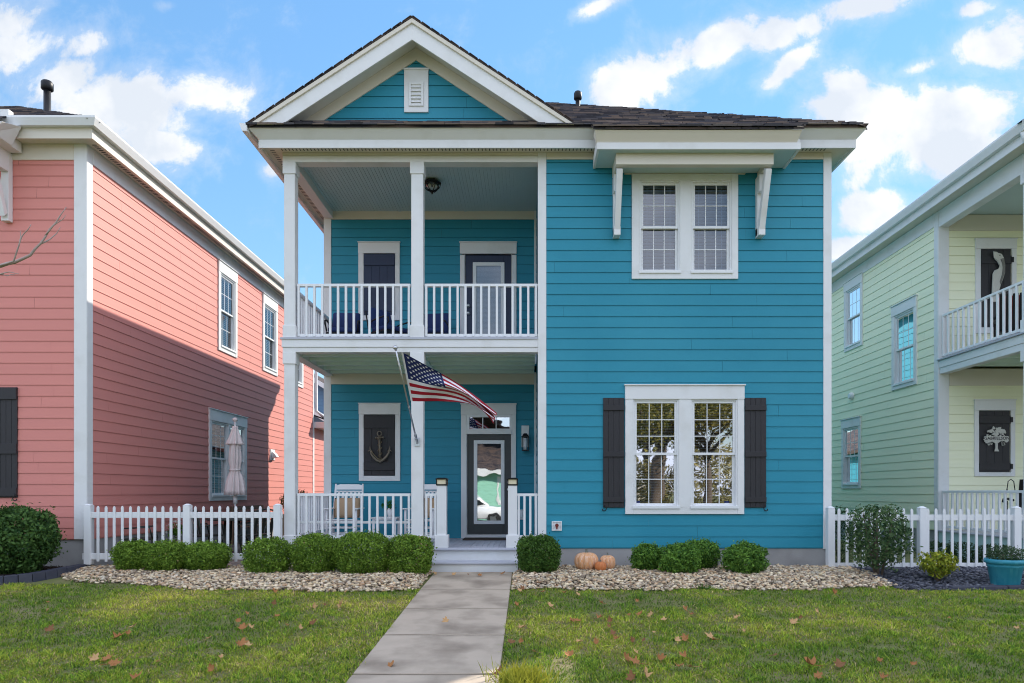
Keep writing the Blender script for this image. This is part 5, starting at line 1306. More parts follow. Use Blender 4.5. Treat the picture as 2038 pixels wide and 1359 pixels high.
tuft('grass_clump', 'bright sunlit yellow-green grass clump beside the walkway at the bottom edge', PX(1040, 5.55), 5.5, 420, .19, .34, 5, (.22, .25, .03), (.42, .40, .05))
tuft('weed', 'small green weed at the front of the gravel near the pumpkins', PX(1398, 9.4), 9.38, 60, .09, .16, 6, (.05, .14, .02), (.09, .2, .03))
tuft('weed', 'small green weed in the gravel at the foot of the left picket fence', PX(195, 10), 9.95, 120, .08, .5, 8, (.06, .13, .02), (.12, .2, .04))

# ---- trees
def tree(name, label, x, y, z0, ht, cr, cz, n, leaf, lo, hi, seed, tr=.16, cat='tree'):
    rng = np.random.default_rng(seed); root = thing(name, label, cat, (x, y, z0))
    mb = MB(); top = Vector((x + rng.normal(0, .2), y, z0 + ht * .55)); mb.tube([(x, y, z0 - .1), (x + .03, y, z0 + .3), tuple((Vector((x, y, z0)) + top) / 2), tuple(top)], [tr * 1.5, tr * 1.1, tr, tr * .7], 10)
    cent = []
    for i in range(9):
        a = i * 2.4 + rng.uniform(0, .6); e = top + Vector((math.cos(a) * cr * .7, math.sin(a) * cr * .7, rng.uniform(.05, .55) * ht * .5)); s_ = top - Vector((0, 0, rng.uniform(0, .3) * ht * .3))
        mb.tube([tuple(s_), tuple((s_ + e) / 2 + Vector((0, 0, .15))), tuple(e)], [tr * .5, tr * .3, .02], 6); cent.append(e)
    mb.build('trunk', BARK, root, smooth=True)
    C = np.array([c[:] for c in cent] + [(x, y, z0 + ht * .8)]); idx = rng.integers(0, len(C), n)
    d = unit(rng.normal(0, 1, (n, 3))) * (rng.uniform(0, 1, (n, 1)) ** .5) * np.array([cr * .5, cr * .5, cr * .42]); P = C[idx] + d
    t = rng.uniform(0, 1, (n, 1)); vv, ff, cc = leaves_np(P, unit(d), leaf, leaf * .6, np.array(lo) * (1 - t) + np.array(hi) * t, rng); np_mesh('crown', vv, ff, cc, LEAFM, root)
tree('oak_tree', 'broad oak with a thick trunk across the lawn behind the viewer', 5.4, -7.2, -.55, 8, 3.0, 5, 7000, .16, (.08, .10, .02), (.36, .30, .08), 3, .26)
tree('oak_tree', 'slender oak near the street behind the viewer', 8.2, -8.4, -.55, 7, 2.4, 5, 5000, .16, (.10, .10, .02), (.40, .31, .08), 4, .2)
tree('oak_tree', 'oak tree beyond the street behind the viewer', 7.0, -16.5, -.55, 9, 3.4, 5, 6000, .2, (.05, .09, .02), (.16, .15, .04), 5, .25)

for i, (x, y, w, h, lb) in enumerate(((5.6, -13.5, 4.2, 3.6, 'big olive hedge shrub added for the pane reflections, behind the thick oak'), (9.6, -13.0, 4.4, 4.2, 'big olive hedge shrub added for the pane reflections, behind the slender oak'), (13.6, -13.4, 4.2, 3.8, 'big olive hedge shrub added for the pane reflections, at the end of the row'))):
    bush('reflection_hedge', lb, 'shrub', x, y, w, h, 2.4, 7000, .16, (.20, .18, .06), (.62, .52, .22), 90 + i, z0=-.55, lump=.25, box=2.3)  # unseen hedge added to darken what the lower front panes mirror
# bare young tree whose branch reaches in at the left
bt = thing('bare_tree', 'bare pale-barked twig branch reaching in before the pink wall', 'tree', (-7.3, 7.0, ground(7)))
TY = 7.0
def bp(px, py, dy=0): return (PX(px, TY + dy), TY + dy, PZ(py, TY + dy))
mb = MB(); mb.tube([(-7.3, 7, -.25), (-7.25, 7, .8), (-7.1, 7.0, 1.9), (-6.75, 7.0, 2.9)], [.07, .055, .045, .03], 8); mb.build('trunk', PALEBARK, bt, smooth=True)
def limb(pts, r0, r1):
    mb = MB(); n = len(pts); rr = random.Random(len(pts))
    fine = []
    for a, b in zip(pts[:-1], pts[1:]):
        for t in (0, .5): fine.append(tuple(Vector(a).lerp(Vector(b), t) + Vector((rr.uniform(-.006, .006), 0, rr.uniform(-.006, .006)))))
    fine.append(pts[-1]); m = len(fine); mb.tube(fine, [r0 + (r1 - r0) * i / (m - 1) for i in range(m)], 6)
    mb.build('branch', PALEBARK, bt, smooth=True)
limb([(-6.75, 7, 2.9), (-6.2, 7, 3.35), bp(-40, 535), bp(0, 528), bp(30, 521), bp(60, 508), bp(80, 485), bp(100, 455), bp(120, 430), bp(132, 412)], .026, .0035)
limb([bp(-10, 529), bp(14, 524, -.05), bp(28, 520, -.05), bp(38, 488, -.1), bp(44, 470, -.1), bp(55, 455, -.12), bp(62, 446, -.12)], .011, .003)
limb([bp(38, 490, -.1), bp(41, 470, -.06), bp(42, 458, -.06)], .006, .002)
limb([bp(82, 484), bp(100, 476, .06), bp(112, 464, .1), bp(120, 452, .1)], .008, .0025)
limb([bp(90, 468), bp(108, 448, -.05), bp(124, 436, -.06), bp(131, 428, -.06)], .007, .0025)
limb([(-6.2, 7, 3.35), bp(-60, 560, -.3), bp(-20, 550, -.3), bp(0, 545, -.3), bp(20, 541, -.3), bp(38, 545, -.3)], .012, .0025)
limb([bp(0, 545, -.3), bp(14, 548, -.25), bp(30, 546, -.2)], .005, .002)
# ================================================================= THINGS ON AND ROUND THE PORCH
def onb(mb, u, o, z): return mb.pt(u, o, z)
# anchor on the lower shutter
ax, az = bx_(757.5), bz(892)
anc = thing('anchor_ornament', 'bronze anchor wrapped in rope hung on the charcoal porch shutter', 'ornament', (ax, YB - .06, az))
def ap(px, py, o=.085): return (bx_(px), YB - o, bz(py))
mb = MB(); mb.tube([ap(757, 869), ap(757.5, 890), ap(758.5, 917)], [.026, .024, .030], 10); mb.build('shank', PEWTER, anc, smooth=True)
mb = MB(); mb.tube([ap(739, 893), ap(740.5, 903), ap(746, 911), ap(752, 916), ap(758.5, 919), ap(765, 915), ap(771, 909), ap(775.5, 902), ap(777, 893)], [.010, .02, .026, .028, .03, .028, .026, .02, .010], 10)
for sg, fxp in ((-1, 739), (1, 777)):
    mb.tube([ap(fxp - sg * 5, 899), ap(fxp, 896), ap(fxp + sg * .5, 887)], [.006, .020, .004], 6); mb.tube([ap(fxp + sg * 5, 899), ap(fxp, 896)], [.005, .018], 6)
mb.build('arms', PEWTER, anc, smooth=True)
mb = MB(); mb.tube([ap(751, 872), ap(764, 871)], .016, 8); mb.ball(ap(750.5, 872), .022); mb.ball(ap(764.5, 871), .022); mb.build('stock', PEWTER, anc, smooth=True)
mb = MB(); mb.tube([ap(757 + 4.2 * math.cos(t), 863.5 + 4.6 * math.sin(t)) for t in [i * 6.2832 / 14 for i in range(15)]], .012, 8); mb.build('ring', PEWTER, anc, smooth=True)
mb = MB(); P = []
for i in range(60):
    t = i / 59; py = 870 + 46 * t; a = t * 4.2 * 6.28
    P.append((bx_(757.3 + 1.2 * t + 3.6 * math.cos(a)), YB - .085 - .036 * math.sin(a), bz(py)))
P += [ap(753, 912, .125), ap(745, 903, .12), ap(741, 898, .11)]
mb.tube(P, .0085, 6); mb.build('rope', pmat('old_rope', (.24, .19, .12), .9, .3, 60, .5, 200), anc, smooth=True)

# wall lantern beside the door
lx = bx_(1045.5); lan = thing('wall_lantern', 'black wall lantern with a frosted tube on its white block beside the front door', 'lamp', (lx, YB, bz(878)))
mb = MB(BACKW); mb.box(lx - .075, lx + .075, 0, .035, bz(890), bz(847)); mb.build('mounting_block', VINYL, lan, bevel=.004)
mb = MB(BACKW); z0, z1 = bz(898), bz(871); w = .062; oc = .135
mb.box(lx - w - .008, lx + w + .008, oc - w - .008, oc + w + .008, z0, z0 + .018); mb.box(lx - w - .012, lx + w + .012, oc - w - .012, oc + w + .012, z1, z1 + .02)
mb.hexa([(lx - w, oc - w, z1 + .02), (lx + w, oc - w, z1 + .02), (lx + w, oc + w, z1 + .02), (lx - w, oc + w, z1 + .02), (lx - .028, oc - .028, z1 + .075), (lx + .028, oc - .028, z1 + .075), (lx + .028, oc + .028, z1 + .075), (lx - .028, oc + .028, z1 + .075)])
for a in (-1, 1):
    for b in (-1, 1): mb.box(lx + a * w - .007, lx + a * w + .007, oc + b * w - .007, oc + b * w + .007, z0, z1)
mb.box(lx - .03, lx + .03, .035, .05, z0 + .08, z1 + .06); mb.box(lx - .016, lx + .016, .05, oc, z1 + .022, z1 + .05)
mb.build('frame', IRON, lan, bevel=.002)
mb = MB(BACKW); p = mb.pt(lx, oc, 0); mb.lathe([(.036, z0 + .02), (.036, z1 - .015)], (p.x, p.y, 0), 16); mb.build('glass_tube', FROST, lan, smooth=True)
# post cap lights
for (a, b), lb in (((ex0, ex1), 'square cap light on the entry post left of the steps'), ((ex2, ex3), 'square cap light on the entry post right of the steps')):
    c = (a + b) / 2; yc = Y0 + .078; z = fz(966); w = (b - a) / 2 + .012
    r = thing('post_light', lb, 'lamp', (c, yc, z), 'cap lights on the entry posts')
    mb = MB(); mb.box(c - w, c + w, yc - w, yc + w, z, z + .022); mb.box(c - w - .008, c + w + .008, yc - w - .008, yc + w + .008, z + .098, z + .112)
    mb.hexa([(c - w, yc - w, z + .112), (c + w, yc - w, z + .112), (c + w, yc + w, z + .112), (c - w, yc + w, z + .112), (c - w * .6, yc - w * .6, z + .128), (c + w * .6, yc - w * .6, z + .128), (c + w * .6, yc + w * .6, z + .128), (c - w * .6, yc + w * .6, z + .128)])
    for sa in (-1, 1):
        for sb in (-1, 1): mb.box(c + sa * (w - .01) - .008, c + sa * (w - .01) + .008, yc + sb * (w - .01) - .008, yc + sb * (w - .01) + .008, z + .02, z + .1)
    mb.build('frame', BRONZE, r, bevel=.002)
    mb = MB(); q = w - .014; mb.box(c - q, c + q, yc - q, yc + q, z + .022, z + .098); mb.build('glass', AMBERG, r)
# balcony ceiling lamp
lx, ly = PX(860, 12.1), 12.1; r = thing('ceiling_lamp', 'dark bronze lantern on the balcony ceiling', 'lamp', (lx, ly, 6.79))
zt = 6.79
mb = MB(); mb.lathe([(.10, zt), (.125, zt - .02), (.155, zt - .035), (.16, zt - .055), (.14, zt - .065)], (lx, ly, 0), 6)
for i in range(6):
    a = i * math.pi / 3; mb.tube([(lx + .15 * math.cos(a), ly + .15 * math.sin(a), zt - .055), (lx + .135 * math.cos(a), ly + .135 * math.sin(a), zt - .13), (lx + .07 * math.cos(a), ly + .07 * math.sin(a), zt - .185), (lx, ly, zt - .20)], .008, 6)
mb.lathe([(.02, zt - .195), (.028, zt - .205), (.012, zt - .225), (.016, zt - .235), (.004, zt - .25)], (lx, ly, 0), 10)
mb.build('frame', BRONZE, r)
mb = MB(); mb.lathe([(.132, zt - .06), (.122, zt - .13), (.06, zt - .18), (.005, zt - .19)], (lx, ly, 0), 18); mb.build('glass_bowl', GLASSC, r, smooth=True)
for q in (-.05, .055):
    mb = MB(); mb.tube([(lx + q, ly, zt - .03), (lx + q, ly, zt - .07)], .016, 8, cap=True); mb.ball((lx + q, ly, zt - .105), .036, sc=(1, 1, 1.1)); mb.build('bulb', FROST, r, smooth=True)
# outlets and faucet box
def plate(name, label, cat, fr, u0, u1, z0, z1, hub):
    c = fr[0] + fr[1] * ((u0 + u1) / 2); r = thing(name, label, cat, (c.x, c.y, (z0 + z1) / 2))
    mb = MB(fr); t = .02; mb.box(u0, u0 + t, 0, .035, z0, z1); mb.box(u1 - t, u1, 0, .035, z0, z1); mb.box(u0 + t, u1 - t, 0, .035, z0, z0 + t); mb.box(u0 + t, u1 - t, 0, .035, z1 - t, z1); mb.box(u0 + t, u1 - t, .0, .022, z0 + t, z1 - t)
    mb.build('plate', VINYL, r, bevel=.003)
    mb = MB(fr); uc, zc = (u0 + u1) / 2, (z0 + z1) / 2
    if hub == 'tap':
        mb.tube([mb.pt(uc, .022, zc), mb.pt(uc, .07, zc)], [.022, .018], 10); mb.tube([mb.pt(uc, .068, zc + .012), mb.pt(uc, .075, zc + .012)], .030, 12); mb.tube([mb.pt(uc, .05, zc), mb.pt(uc, .065, zc - .05)], .014, 8); mb.build('faucet', BRASS, r)
    else:
        mb.box(uc - .03, uc + .03, .022, .05, zc - .055, zc + .055); mb.build('cover', VINYL, r, bevel=.006)
plate('faucet_box', 'small white wall box with a dark red faucet low on the teal siding', 'faucet', FRONT, fx(1098), fx(1118), fz(1056), fz(1037), 'tap')
plate('outlet_box', 'white outlet cover on the porch wall right of the front door', 'outlet', BACKW, bx_(1029), bx_(1045), bz(1034), bz(1014), 'o')
mb = MB(FRONT)
# doormat
m_ = MB(); m_.box(bx_(926), bx_(1016), YB - .62, YB - .12, FLOOR + .001, FLOOR + .022); o = m_.build('doormat', COIR, None, bevel=.006); tag(o, 'dark brown doormat before the front door', 'doormat')

# rocking chairs
def rocking_chair(label, x, y, rot):
    z = FLOOR; c_, s_ = math.cos(rot), math.sin(rot)
    FRM = (Vector((x, y, 0)), Vector((c_, s_, 0)), Vector((-s_, c_, 0)))   # +o is the back of the chair
    root = thing('rocking_chair', label, 'chair', (x, y, z), 'white rocking chairs on the porch')
    P = lambda u, o, h: MB(FRM).pt(u, o, z + h)
    for u in (-.26, .26):
        mb = MB(FRM); n = 12; pts = [P(u, -.42 + .95 * i / n, .035 + .14 * ((i / n - .45) ** 2)) for i in range(n + 1)]
        mb.tube(pts, .02, 6); mb.build('rocker', VINYL, root, smooth=True)
        mb = MB(FRM); mb.tube([P(u, -.25, .05), P(u, -.25, .60)], .021, 8); mb.build('leg', VINYL, root, smooth=True)
        mb = MB(FRM); mb.tube([P(u, .20, .05), P(u, .21, .42), P(u * .96, .36, 1.06)], [.022, .022, .019], 8); mb.build('leg', VINYL, root, smooth=True)
        mb = MB(FRM); mb.hexa([(u - .045, -.31, z + .60), (u + .045, -.31, z + .60), (u + .035, .29, z + .60), (u - .035, .29, z + .60), (u - .045, -.31, z + .622), (u + .045, -.31, z + .622), (u + .035, .29, z + .622), (u - .035, .29, z + .622)]); mb.build('armrest', VINYL, root, bevel=.006)
    mb = MB(FRM)
    for i in range(6): mb.box(-.25, .25, -.27 + i * .085, -.195 + i * .085, z + .405 - .008 * i, z + .423 - .008 * i)
    mb.build('seat', VINYL, root, bevel=.004)
    mb = MB(FRM)
    for h in (.16, .27):
        for o in (-.25, .205): mb.tube([P(-.26, o, h), P(.26, o, h)], .013, 6)
    for u in (-.26, .26):
        for h in (.2, .3): mb.tube([P(u, -.25, h), P(u, .205, h)], .012, 6)
    mb.build('stretcher', VINYL, root, smooth=True)
    mb = MB(FRM)
    bk = lambda h: .21 + .15 * (h - .42) / .64
    def slat(u0, u1, h0, h1, t=.011): mb.hexa([(u0, bk(h0) - t, z + h0), (u1, bk(h0) - t, z + h0), (u1, bk(h0) + t, z + h0), (u0, bk(h0) + t, z + h0), (u0, bk(h1) - t, z + h1), (u1, bk(h1) - t, z + h1), (u1, bk(h1) + t, z + h1), (u0, bk(h1) + t, z + h1)])
    for i in range(6): slat(-.205 + i * .075, -.167 + i * .075, .46, .93)
    slat(-.25, .25, .43, .47); slat(-.25, .25, .905, .935)
    cr = [(-.25, .955), (.25, .955), (.25, 1.03), (.17, 1.055), (-.17, 1.055), (-.25, 1.03)]
    b = len(mb.V)
    mb.V += [mb.pt(u, bk(h) - .012, z + h) for u, h in cr] + [mb.pt(u, bk(h) + .012, z + h) for u, h in cr]
    n = 6; mb.Fc += [tuple(b + i for i in range(n)), tuple(b + n + i for i in reversed(range(n)))] + [(b + i, b + n + i, b + n + (i + 1) % n, b + (i + 1) % n) for i in range(n)]; mb.M += [0] * (n + 2)
    mb.build('backrest', VINYL, root, bevel=.003)
    return FRM
def pillow(label, FRM, mat, w=.25, h0=.43, hh=.38):
    z = FLOOR; bk = lambda h: .21 + .15 * (h - .42) / .64
    mb = MB(FRM); n = 10
    for sg in (-1, 1):
        g = {}
        for i in range(n + 1):
            for j in range(n + 1):
                a, b = i / n * 2 - 1, j / n * 2 - 1
                th = .075 * (max(0, (1 - a * a) * (1 - b * b))) ** .45; pin = 1 - .06 * (a * a * b * b) - .05 * (1 - abs(a * b))
                h = h0 + hh * (b * pin + 1) / 2
                g[i, j] = mb.pt(a * w * pin, bk(h) - .09 + sg * th, z + h)
        for i in range(n):
            for j in range(n): mb.face([g[i, j], g[i + 1, j], g[i + 1, j + 1], g[i, j + 1]], raw=True)
    o = mb.build('pillow', mat, None, smooth=True); tag(o, label, 'pillow', 'tan pillows on the rocking chairs')
R1 = rocking_chair('white slatted rocking chair at the left end of the porch', PX(690, 12.55), 12.42, .02)
pillow('tan burlap pillow propped in the rocking chair at the left end of the porch', R1, BURLAP)
R2 = rocking_chair('white slatted rocking chair half hidden behind the middle porch column', PX(846, 12.5), 12.4, -.22)
pillow('tan burlap pillow in the rocking chair half hidden behind the porch column', R2, BURLAP)
# side table and plant
tx, ty = PX(769, 12.4), 12.4; tz = PZ(1029, 12.4)
r = thing('side_table', 'small white slatted side table between the two rocking chairs', 'table', (tx, ty, FLOOR))
mb = MB()
for i in range(5): mb.box(tx - .235 + i * .095, tx - .148 + i * .095, ty - .22, ty + .22, tz - .02, tz)
mb.box(tx - .2, tx + .2, ty - .19, ty + .19, tz - .055, tz - .021); mb.build('table_top', VINYL, r, bevel=.003)
for a in (-1, 1):
    for b in (-1, 1):
        mb = MB(); mb.box(tx + a * .19 - .02, tx + a * .19 + .02, ty + b * .18 - .02, ty + b * .18 + .02, FLOOR, tz - .022); mb.build('leg', VINYL, r)
px_ = PX(776, 12.4); r = thing('potted_plant', 'small green plant in a white pot on the porch side table', 'plant', (px_, ty, tz))
mb = MB(); mb.lathe([(.038, 0), (.05, .10), (.052, .165), (.047, .165), (.044, .15)], (px_, ty, tz), 18); mb.build('pot', VINYL, r, smooth=True)
rng = np.random.default_rng(5); n = 90; d = unit(rng.normal(0, 1, (n, 3)) + [0, 0, .7]); P = np.array([px_, ty, tz + .18]) + d * rng.uniform(.02, .12, (n, 1)); P[:14, 0] -= .09
t = rng.uniform(0, 1, (n, 1)); vv, ff, cc = leaves_np(P, d, .055, .035, np.array([.02, .10, .02]) * (1 - t) + np.array([.05, .2, .04]) * t, rng); np_mesh('foliage', vv, ff, cc, LEAFM, r)
# balcony chairs
def iron_chair(label, x, y, rot):
    z = FZ; c_, s_ = math.cos(rot), math.sin(rot); FRM = (Vector((x, y, z)), Vector((c_, s_, 0)), Vector((-s_, c_, 0)))
    root = thing('balcony_chair', label, 'chair', (x, y, z), 'navy cushioned chairs on the balcony'); Q = lambda *p: MB(FRM).pt(*p)
    for u in (-.28, .28):
        mb = MB(FRM); mb.tube([Q(u, -.27, 0), Q(u, -.25, .38)], .014, 6); mb.build('leg', IRON, root, smooth=True)
        mb = MB(FRM); mb.tube([Q(u, .25, 0), Q(u, .22, .4), Q(u * .93, .34, .80)], .014, 6); mb.build('leg', IRON, root, smooth=True)
        mb = MB(FRM); mb.tube([Q(u, .25, .56), Q(u * 1.02, .05, .60), Q(u * 1.04, -.2, .62), Q(u * 1.04, -.33, .58), Q(u * 1.03, -.34, .51), Q(u * 1.02, -.29, .48), Q(u, -.25, .40)], .015, 6); mb.build('armrest', IRON, root, smooth=True)
    mb = MB(FRM); mb.box(-.28, .28, -.26, .24, .37, .39); mb.build('seat', IRON, root)
    mb = MB(FRM); mb.box(-.26, .26, -.27, .19, .392, .48); mb.build('seat_cushion', NAVYFAB, root, bevel=.025, smooth=True)
    mb = MB(FRM); mb.hexa([(-.26, .12, .46), (.26, .12, .46), (.26, .21, .46), (-.26, .21, .46), (-.255, .24, .88), (.255, .24, .88), (.255, .32, .88), (-.255, .32, .88)]); mb.build('back_cushion', NAVYFAB, root, bevel=.03, smooth=True)
iron_chair('navy cushioned iron chair on the balcony beside the left corner', PX(690, 12.85), 12.7, .1)
iron_chair('navy cushioned iron chair on the balcony behind the middle column', PX(862, 12.85), 12.75, -.15)
iron_chair('dark iron chair of the balcony half hidden left of the middle column', PX(775, 12.6), 12.55, .9)

# ---- flag
flag = thing('flag', 'stars and stripes on a slanted silver pole bracketed to the middle porch column', 'flag', (fx(830), Y0 - .1, fz(882)))
base = Vector((PX(829, 11.05), 11.05, PZ(876, 11.05))); tip = Vector((PX(788, 9.98), 9.98, PZ(697, 9.98)))
mb = MB(); mb.tube([base, base.lerp(tip, .5), tip], [.013, .0125, .0115], 10); mb.tube([base.lerp(tip, .38), base.lerp(tip, .40)], .017, 8); mb.build('pole', STEEL, flag, smooth=True)
mb = MB(); mb.ball(tip + (tip - base).normalized() * .045, .034, 14); mb.tube([tip, tip + (tip - base).normalized() * .02], .017, 8); mb.build('finial', STEEL, flag, smooth=True)
mb = MB(); mb.box(base.x - .04, base.x + .04, Y0 - .022, Y0 - .006, base.z - .09, base.z + .05); mb.tube([Vector((base.x, Y0 - .01, base.z - .04)), base + (tip - base).normalized() * .13], .022, 10); mb.tube([base + Vector((-.03, -.03, .02)), base + Vector((.04, -.03, .02))], .009, 6); mb.build('bracket', STEEL, flag, bevel=.002)
def crv(pts, s):
    for (a, p), (b, q) in zip(pts[:-1], pts[1:]):
        if s <= b + 1e-9:
            t = (s - a) / (b - a); return [u + (v - u) * t for u, v in zip(p, q)]
    return pts[-1][1]
h0, h1 = base.lerp(tip, .965), base.lerp(tip, .475)
# upper and lower edge of the cloth: (px, py, depth) along the fly
TOP = [(0, (798.5, 700, h0.y)), (.12, (822, 712, h0.y + .02)), (.25, (847, 727, h0.y + .05)), (.4, (876, 742, h0.y + .10)), (.55, (906, 760, h0.y + .16)), (.7, (935, 780, h0.y + .20)), (.85, (963, 801, h0.y + .22)), (1, (992, 824, h0.y + .22))]
BOT = [(0, (817.5, 798, h1.y)), (.12, (838, 799, h1.y - .02)), (.25, (862, 798, h1.y - .05)), (.4, (894, 798, h1.y - .10)), (.52, (922, 800, h1.y - .16)), (.62, (941, 806, h1.y - .20)), (.72, (952, 812, h1.y - .24)), (.86, (968, 824, h1.y - .26)), (1, (984, 842, h1.y - .26))]
def sm(pts, s): # smoothed curve
    a = [crv(pts, min(1, max(0, s + d))) for d in (-.06, -.03, 0, .03, .06)]; return [sum(c) / 5 for c in zip(*a)]
def flagpos(s, t):
    T, B = sm(TOP, s), sm(BOT, s)
    if s < .06:
        k = s / .06; T = [a * (1 - k) + b * k for a, b in zip(crv(TOP, 0)[:], T)]; B = [a * (1 - k) + b * k for a, b in zip(crv(BOT, 0)[:], B)]
    px, py, Y = [a + (b - a) * t for a, b in zip(T, B)]
    g = max(0, s - .12) / .88
    # accordion folds deepen towards the fly; the upper half folds over itself
    Y += .15 * g ** .8 * math.sin(2 * math.pi * (1.9 * t * (.55 + .6 * g) + .35 * s)) + .02 * math.sin(9 * s + 3 * t)
    w = .035 * g * math.sin(2 * math.pi * (1.9 * t * (.55 + .6 * g) + .35 * s) + 1.1)
    return Vector((PX(px, Y), Y, PZ(py, Y) + w * (1 if 0 < t < 1 else .5)))
mb = MB(); NS, NT = 90, 52; G = {}
for i in range(NS + 1):
    for j in range(NT + 1): G[i, j] = len(mb.V); mb.V.append(flagpos(i / NS, j / NT))
for i in range(NS):
    for j in range(NT):
        s, t = (i + .5) / NS, (j + .5) / NT; st = int(t * 13)
        mtl = 1 if s < .035 else (2 if s < .41 and t < 7 / 13 else (0 if st % 2 == 0 else 1))
        mb.Fc.append((G[i, j], G[i + 1, j], G[i + 1, j + 1], G[i, j + 1])); mb.M.append(mtl)
for r_ in range(9):
    for c in range(6 if r_ % 2 == 0 else 5):
        s0 = .035 + .375 * ((c * 2 + 1 + (r_ % 2)) / 12); t0 = (7 / 13) * ((r_ + 1) / 10)
        e = 1e-3; p0 = flagpos(s0, t0); du = (flagpos(s0 + e, t0) - p0).normalized(); dv = (flagpos(s0, t0 + e) - p0); dv = (dv - du * dv.dot(du)).normalized(); nn = du.cross(dv)
        rad = .024
        for sg in (-1, 1):
            pts = []
            for q in range(10):
                a = math.pi / 2 + q * math.pi / 5; rr = rad if q % 2 == 0 else rad * .42
                ss = s0 + rr * math.cos(a) / 1.5; tt = t0 - rr * math.sin(a) / .86
                pts.append(flagpos(ss, tt) + nn * sg * .003)
            ctr = p0 + nn * sg * .003
            for q in range(10): mb.face([ctr, pts[q], pts[(q + 1) % 10]], 1, raw=True)
o = mb.build('banner', [FLAGR, FLAGW, FLAGB], flag, recalc=False)
for p in o.data.polygons: p.use_smooth = len(p.vertices) == 4

# ---- pumpkins
def pumpkin(label, px, pyb, w, h, Y, mat, nr, seed):
    x, z = PX(px, Y), PZ(pyb, Y); r = w / 2 / F * Y; hh = h / F * Y
    root = thing('pumpkin', label, 'pumpkin', (x, Y, z), 'pumpkins on the gravel'); rnd = random.Random(seed); ph = rnd.uniform(0, 6)
    mb = MB(); prof = []
    for i in range(15):
        a = -math.pi / 2 + math.pi * i / 14; prof.append((max(.012, r * (abs(math.cos(a)) ** .72)), hh * .5 * (1 + math.sin(a) * (1 - .10 * abs(math.sin(a)) ** 4))))
    mb.lathe(prof, (x, Y, z - .01), nr * 8, wob=lambda t, v: 1 - .21 * (1 - abs(math.sin((t + ph) * nr / 2))) ** 1.8 + .02 * math.sin(t * 2 + ph))
    mb.build('body', mat, root, smooth=True)
    mb = MB(); mb.lathe([(.16 * r, hh * .93), (.10 * r, hh * 1.0), (.08 * r, hh * 1.07), (.11 * r, hh * 1.11)], (x, Y, z - .01), 8); mb.build('stem', PSTEM, root)
pumpkin('largest pale orange pumpkin on the gravel by the teal wall', 1167, 1135, 48, 39, 10.62, PUMPS, 11, 1)
pumpkin('middle-sized pale pumpkin behind the small orange one', 1209, 1134, 33, 32, 10.66, PUMPS, 10, 2)
pumpkin('smallest orange pumpkin tucked between the two pale ones', 1195.5, 1137, 23, 22, 10.45, PUMPO, 9, 3)

# ---- fallen leaves
def leaf_mesh(seed):
    rnd = random.Random(seed); mb = MB(); n = 15; c = (0, 0, .0); tip = []
    lob = [1.0, .55, .85, .5, .95, .6, .55, .4, .3, .4, .55, .6, .95, .5, .85]
    curl = rnd.uniform(.5, 1.6); fold = rnd.uniform(-.8, .8)
    def zf(x, y): return curl * (x * x * .9 + y * y * .5) + fold * abs(x) * .5 + .12 * math.sin(5 * x + seed) * 1
    ring_ = []
    for i in range(n):
        a = math.pi / 2 + 2 * math.pi * i / n + rnd.uniform(-.06, .06); r_ = lob[i] * rnd.uniform(.8, 1.1); x, y = r_ * math.cos(a) * .85, r_ * math.sin(a); ring_.append(((x * .55, y * .55), (x, y)))
    for i in range(n):
        (a, b), (c_, d) = ring_[i], ring_[(i + 1) % n]
        P = lambda q: (q[0], q[1], zf(*q) * .5)
        mb.face([(0, 0, 0), P(a), P(c_)], raw=True); mb.face([P(a), P(b), P(d), P(c_)], raw=True)
    mb.tube([(0, -.3, zf(0, -.3) * .5), (.03, -.8, .1), (.1, -1.25, .2)], .03, 4)
    return mb
lmats = [pmat('dry_leaf_brown', (.36, .16, .055), .85, .3, 14), pmat('dry_leaf_tan', (.52, .31, .14), .85, .25, 14), pmat('dry_leaf_dark', (.22, .10, .04), .85, .3, 14)]
LV = []
for i in range(9):
    o = leaf_mesh(i).build('fallen_leaf', lmats[(0, 1, 0, 2, 0, 1, 0, 2, 1)[i]], None, recalc=False); LV.append(o)
used = set()
def put_leaf(px, py, s, surf, i):
    Y = F * 1.83 / (py - 906.0)
    if surf == 'gravel': Y = F * 1.24 / (py - 978)
    x = PX(px, Y); v = (i * 5 + int(px)) % 9
    if v not in used: o = LV[v]; used.add(v)
    else: o = LV[v].copy(); COL.objects.link(o)
    rnd = random.Random(i); o.location = (x, Y, ground(Y) + {'lawn': .034, 'walk': .020, 'gravel': .05}[surf]); o.rotation_euler = (rnd.uniform(-.15, 1.0), rnd.uniform(-.5, .5), rnd.uniform(-1.2, 1.2)); o.scale = (s * 1.25, s * 1.25, s * rnd.uniform(1.1, 1.9))
    o['category'] = 'leaf'
    if surf == 'walk': tag(o, 'dry brown leaf lying on the concrete walkway', 'leaf', 'leaves on the walkway')
    elif surf == 'gravel': tag(o, 'dry brown leaf lying on the river stones', 'leaf', 'leaves on the river stones')
    else: tag(o, 'dry brown fallen leaf lying in the lawn grass', 'leaf', 'leaves fallen on the lawn')
LA = [(285, 462, 9), (275, 303, 5), (275, 350, 5), (690, 505, 10), (770, 445, 7), (740, 487, 5), (545, 635, 8), (620, 632, 10), (655, 662, 9), (1210, 515, 6), (1408, 455, 9), (1455, 450, 6), (1400, 550, 10), (1435, 558, 7), (1280, 628, 6), (1225, 695, 6), (790, 745, 8), (1430, 370, 5), (1605, 385, 6), (1380, 415, 6), (1820, 330, 6), (1880, 318, 7), (1975, 318, 10), (1740, 452, 6), (1810, 425, 7), (1660, 437, 4), (2005, 240, 5), (1590, 240, 8), (920, 650, 5)]
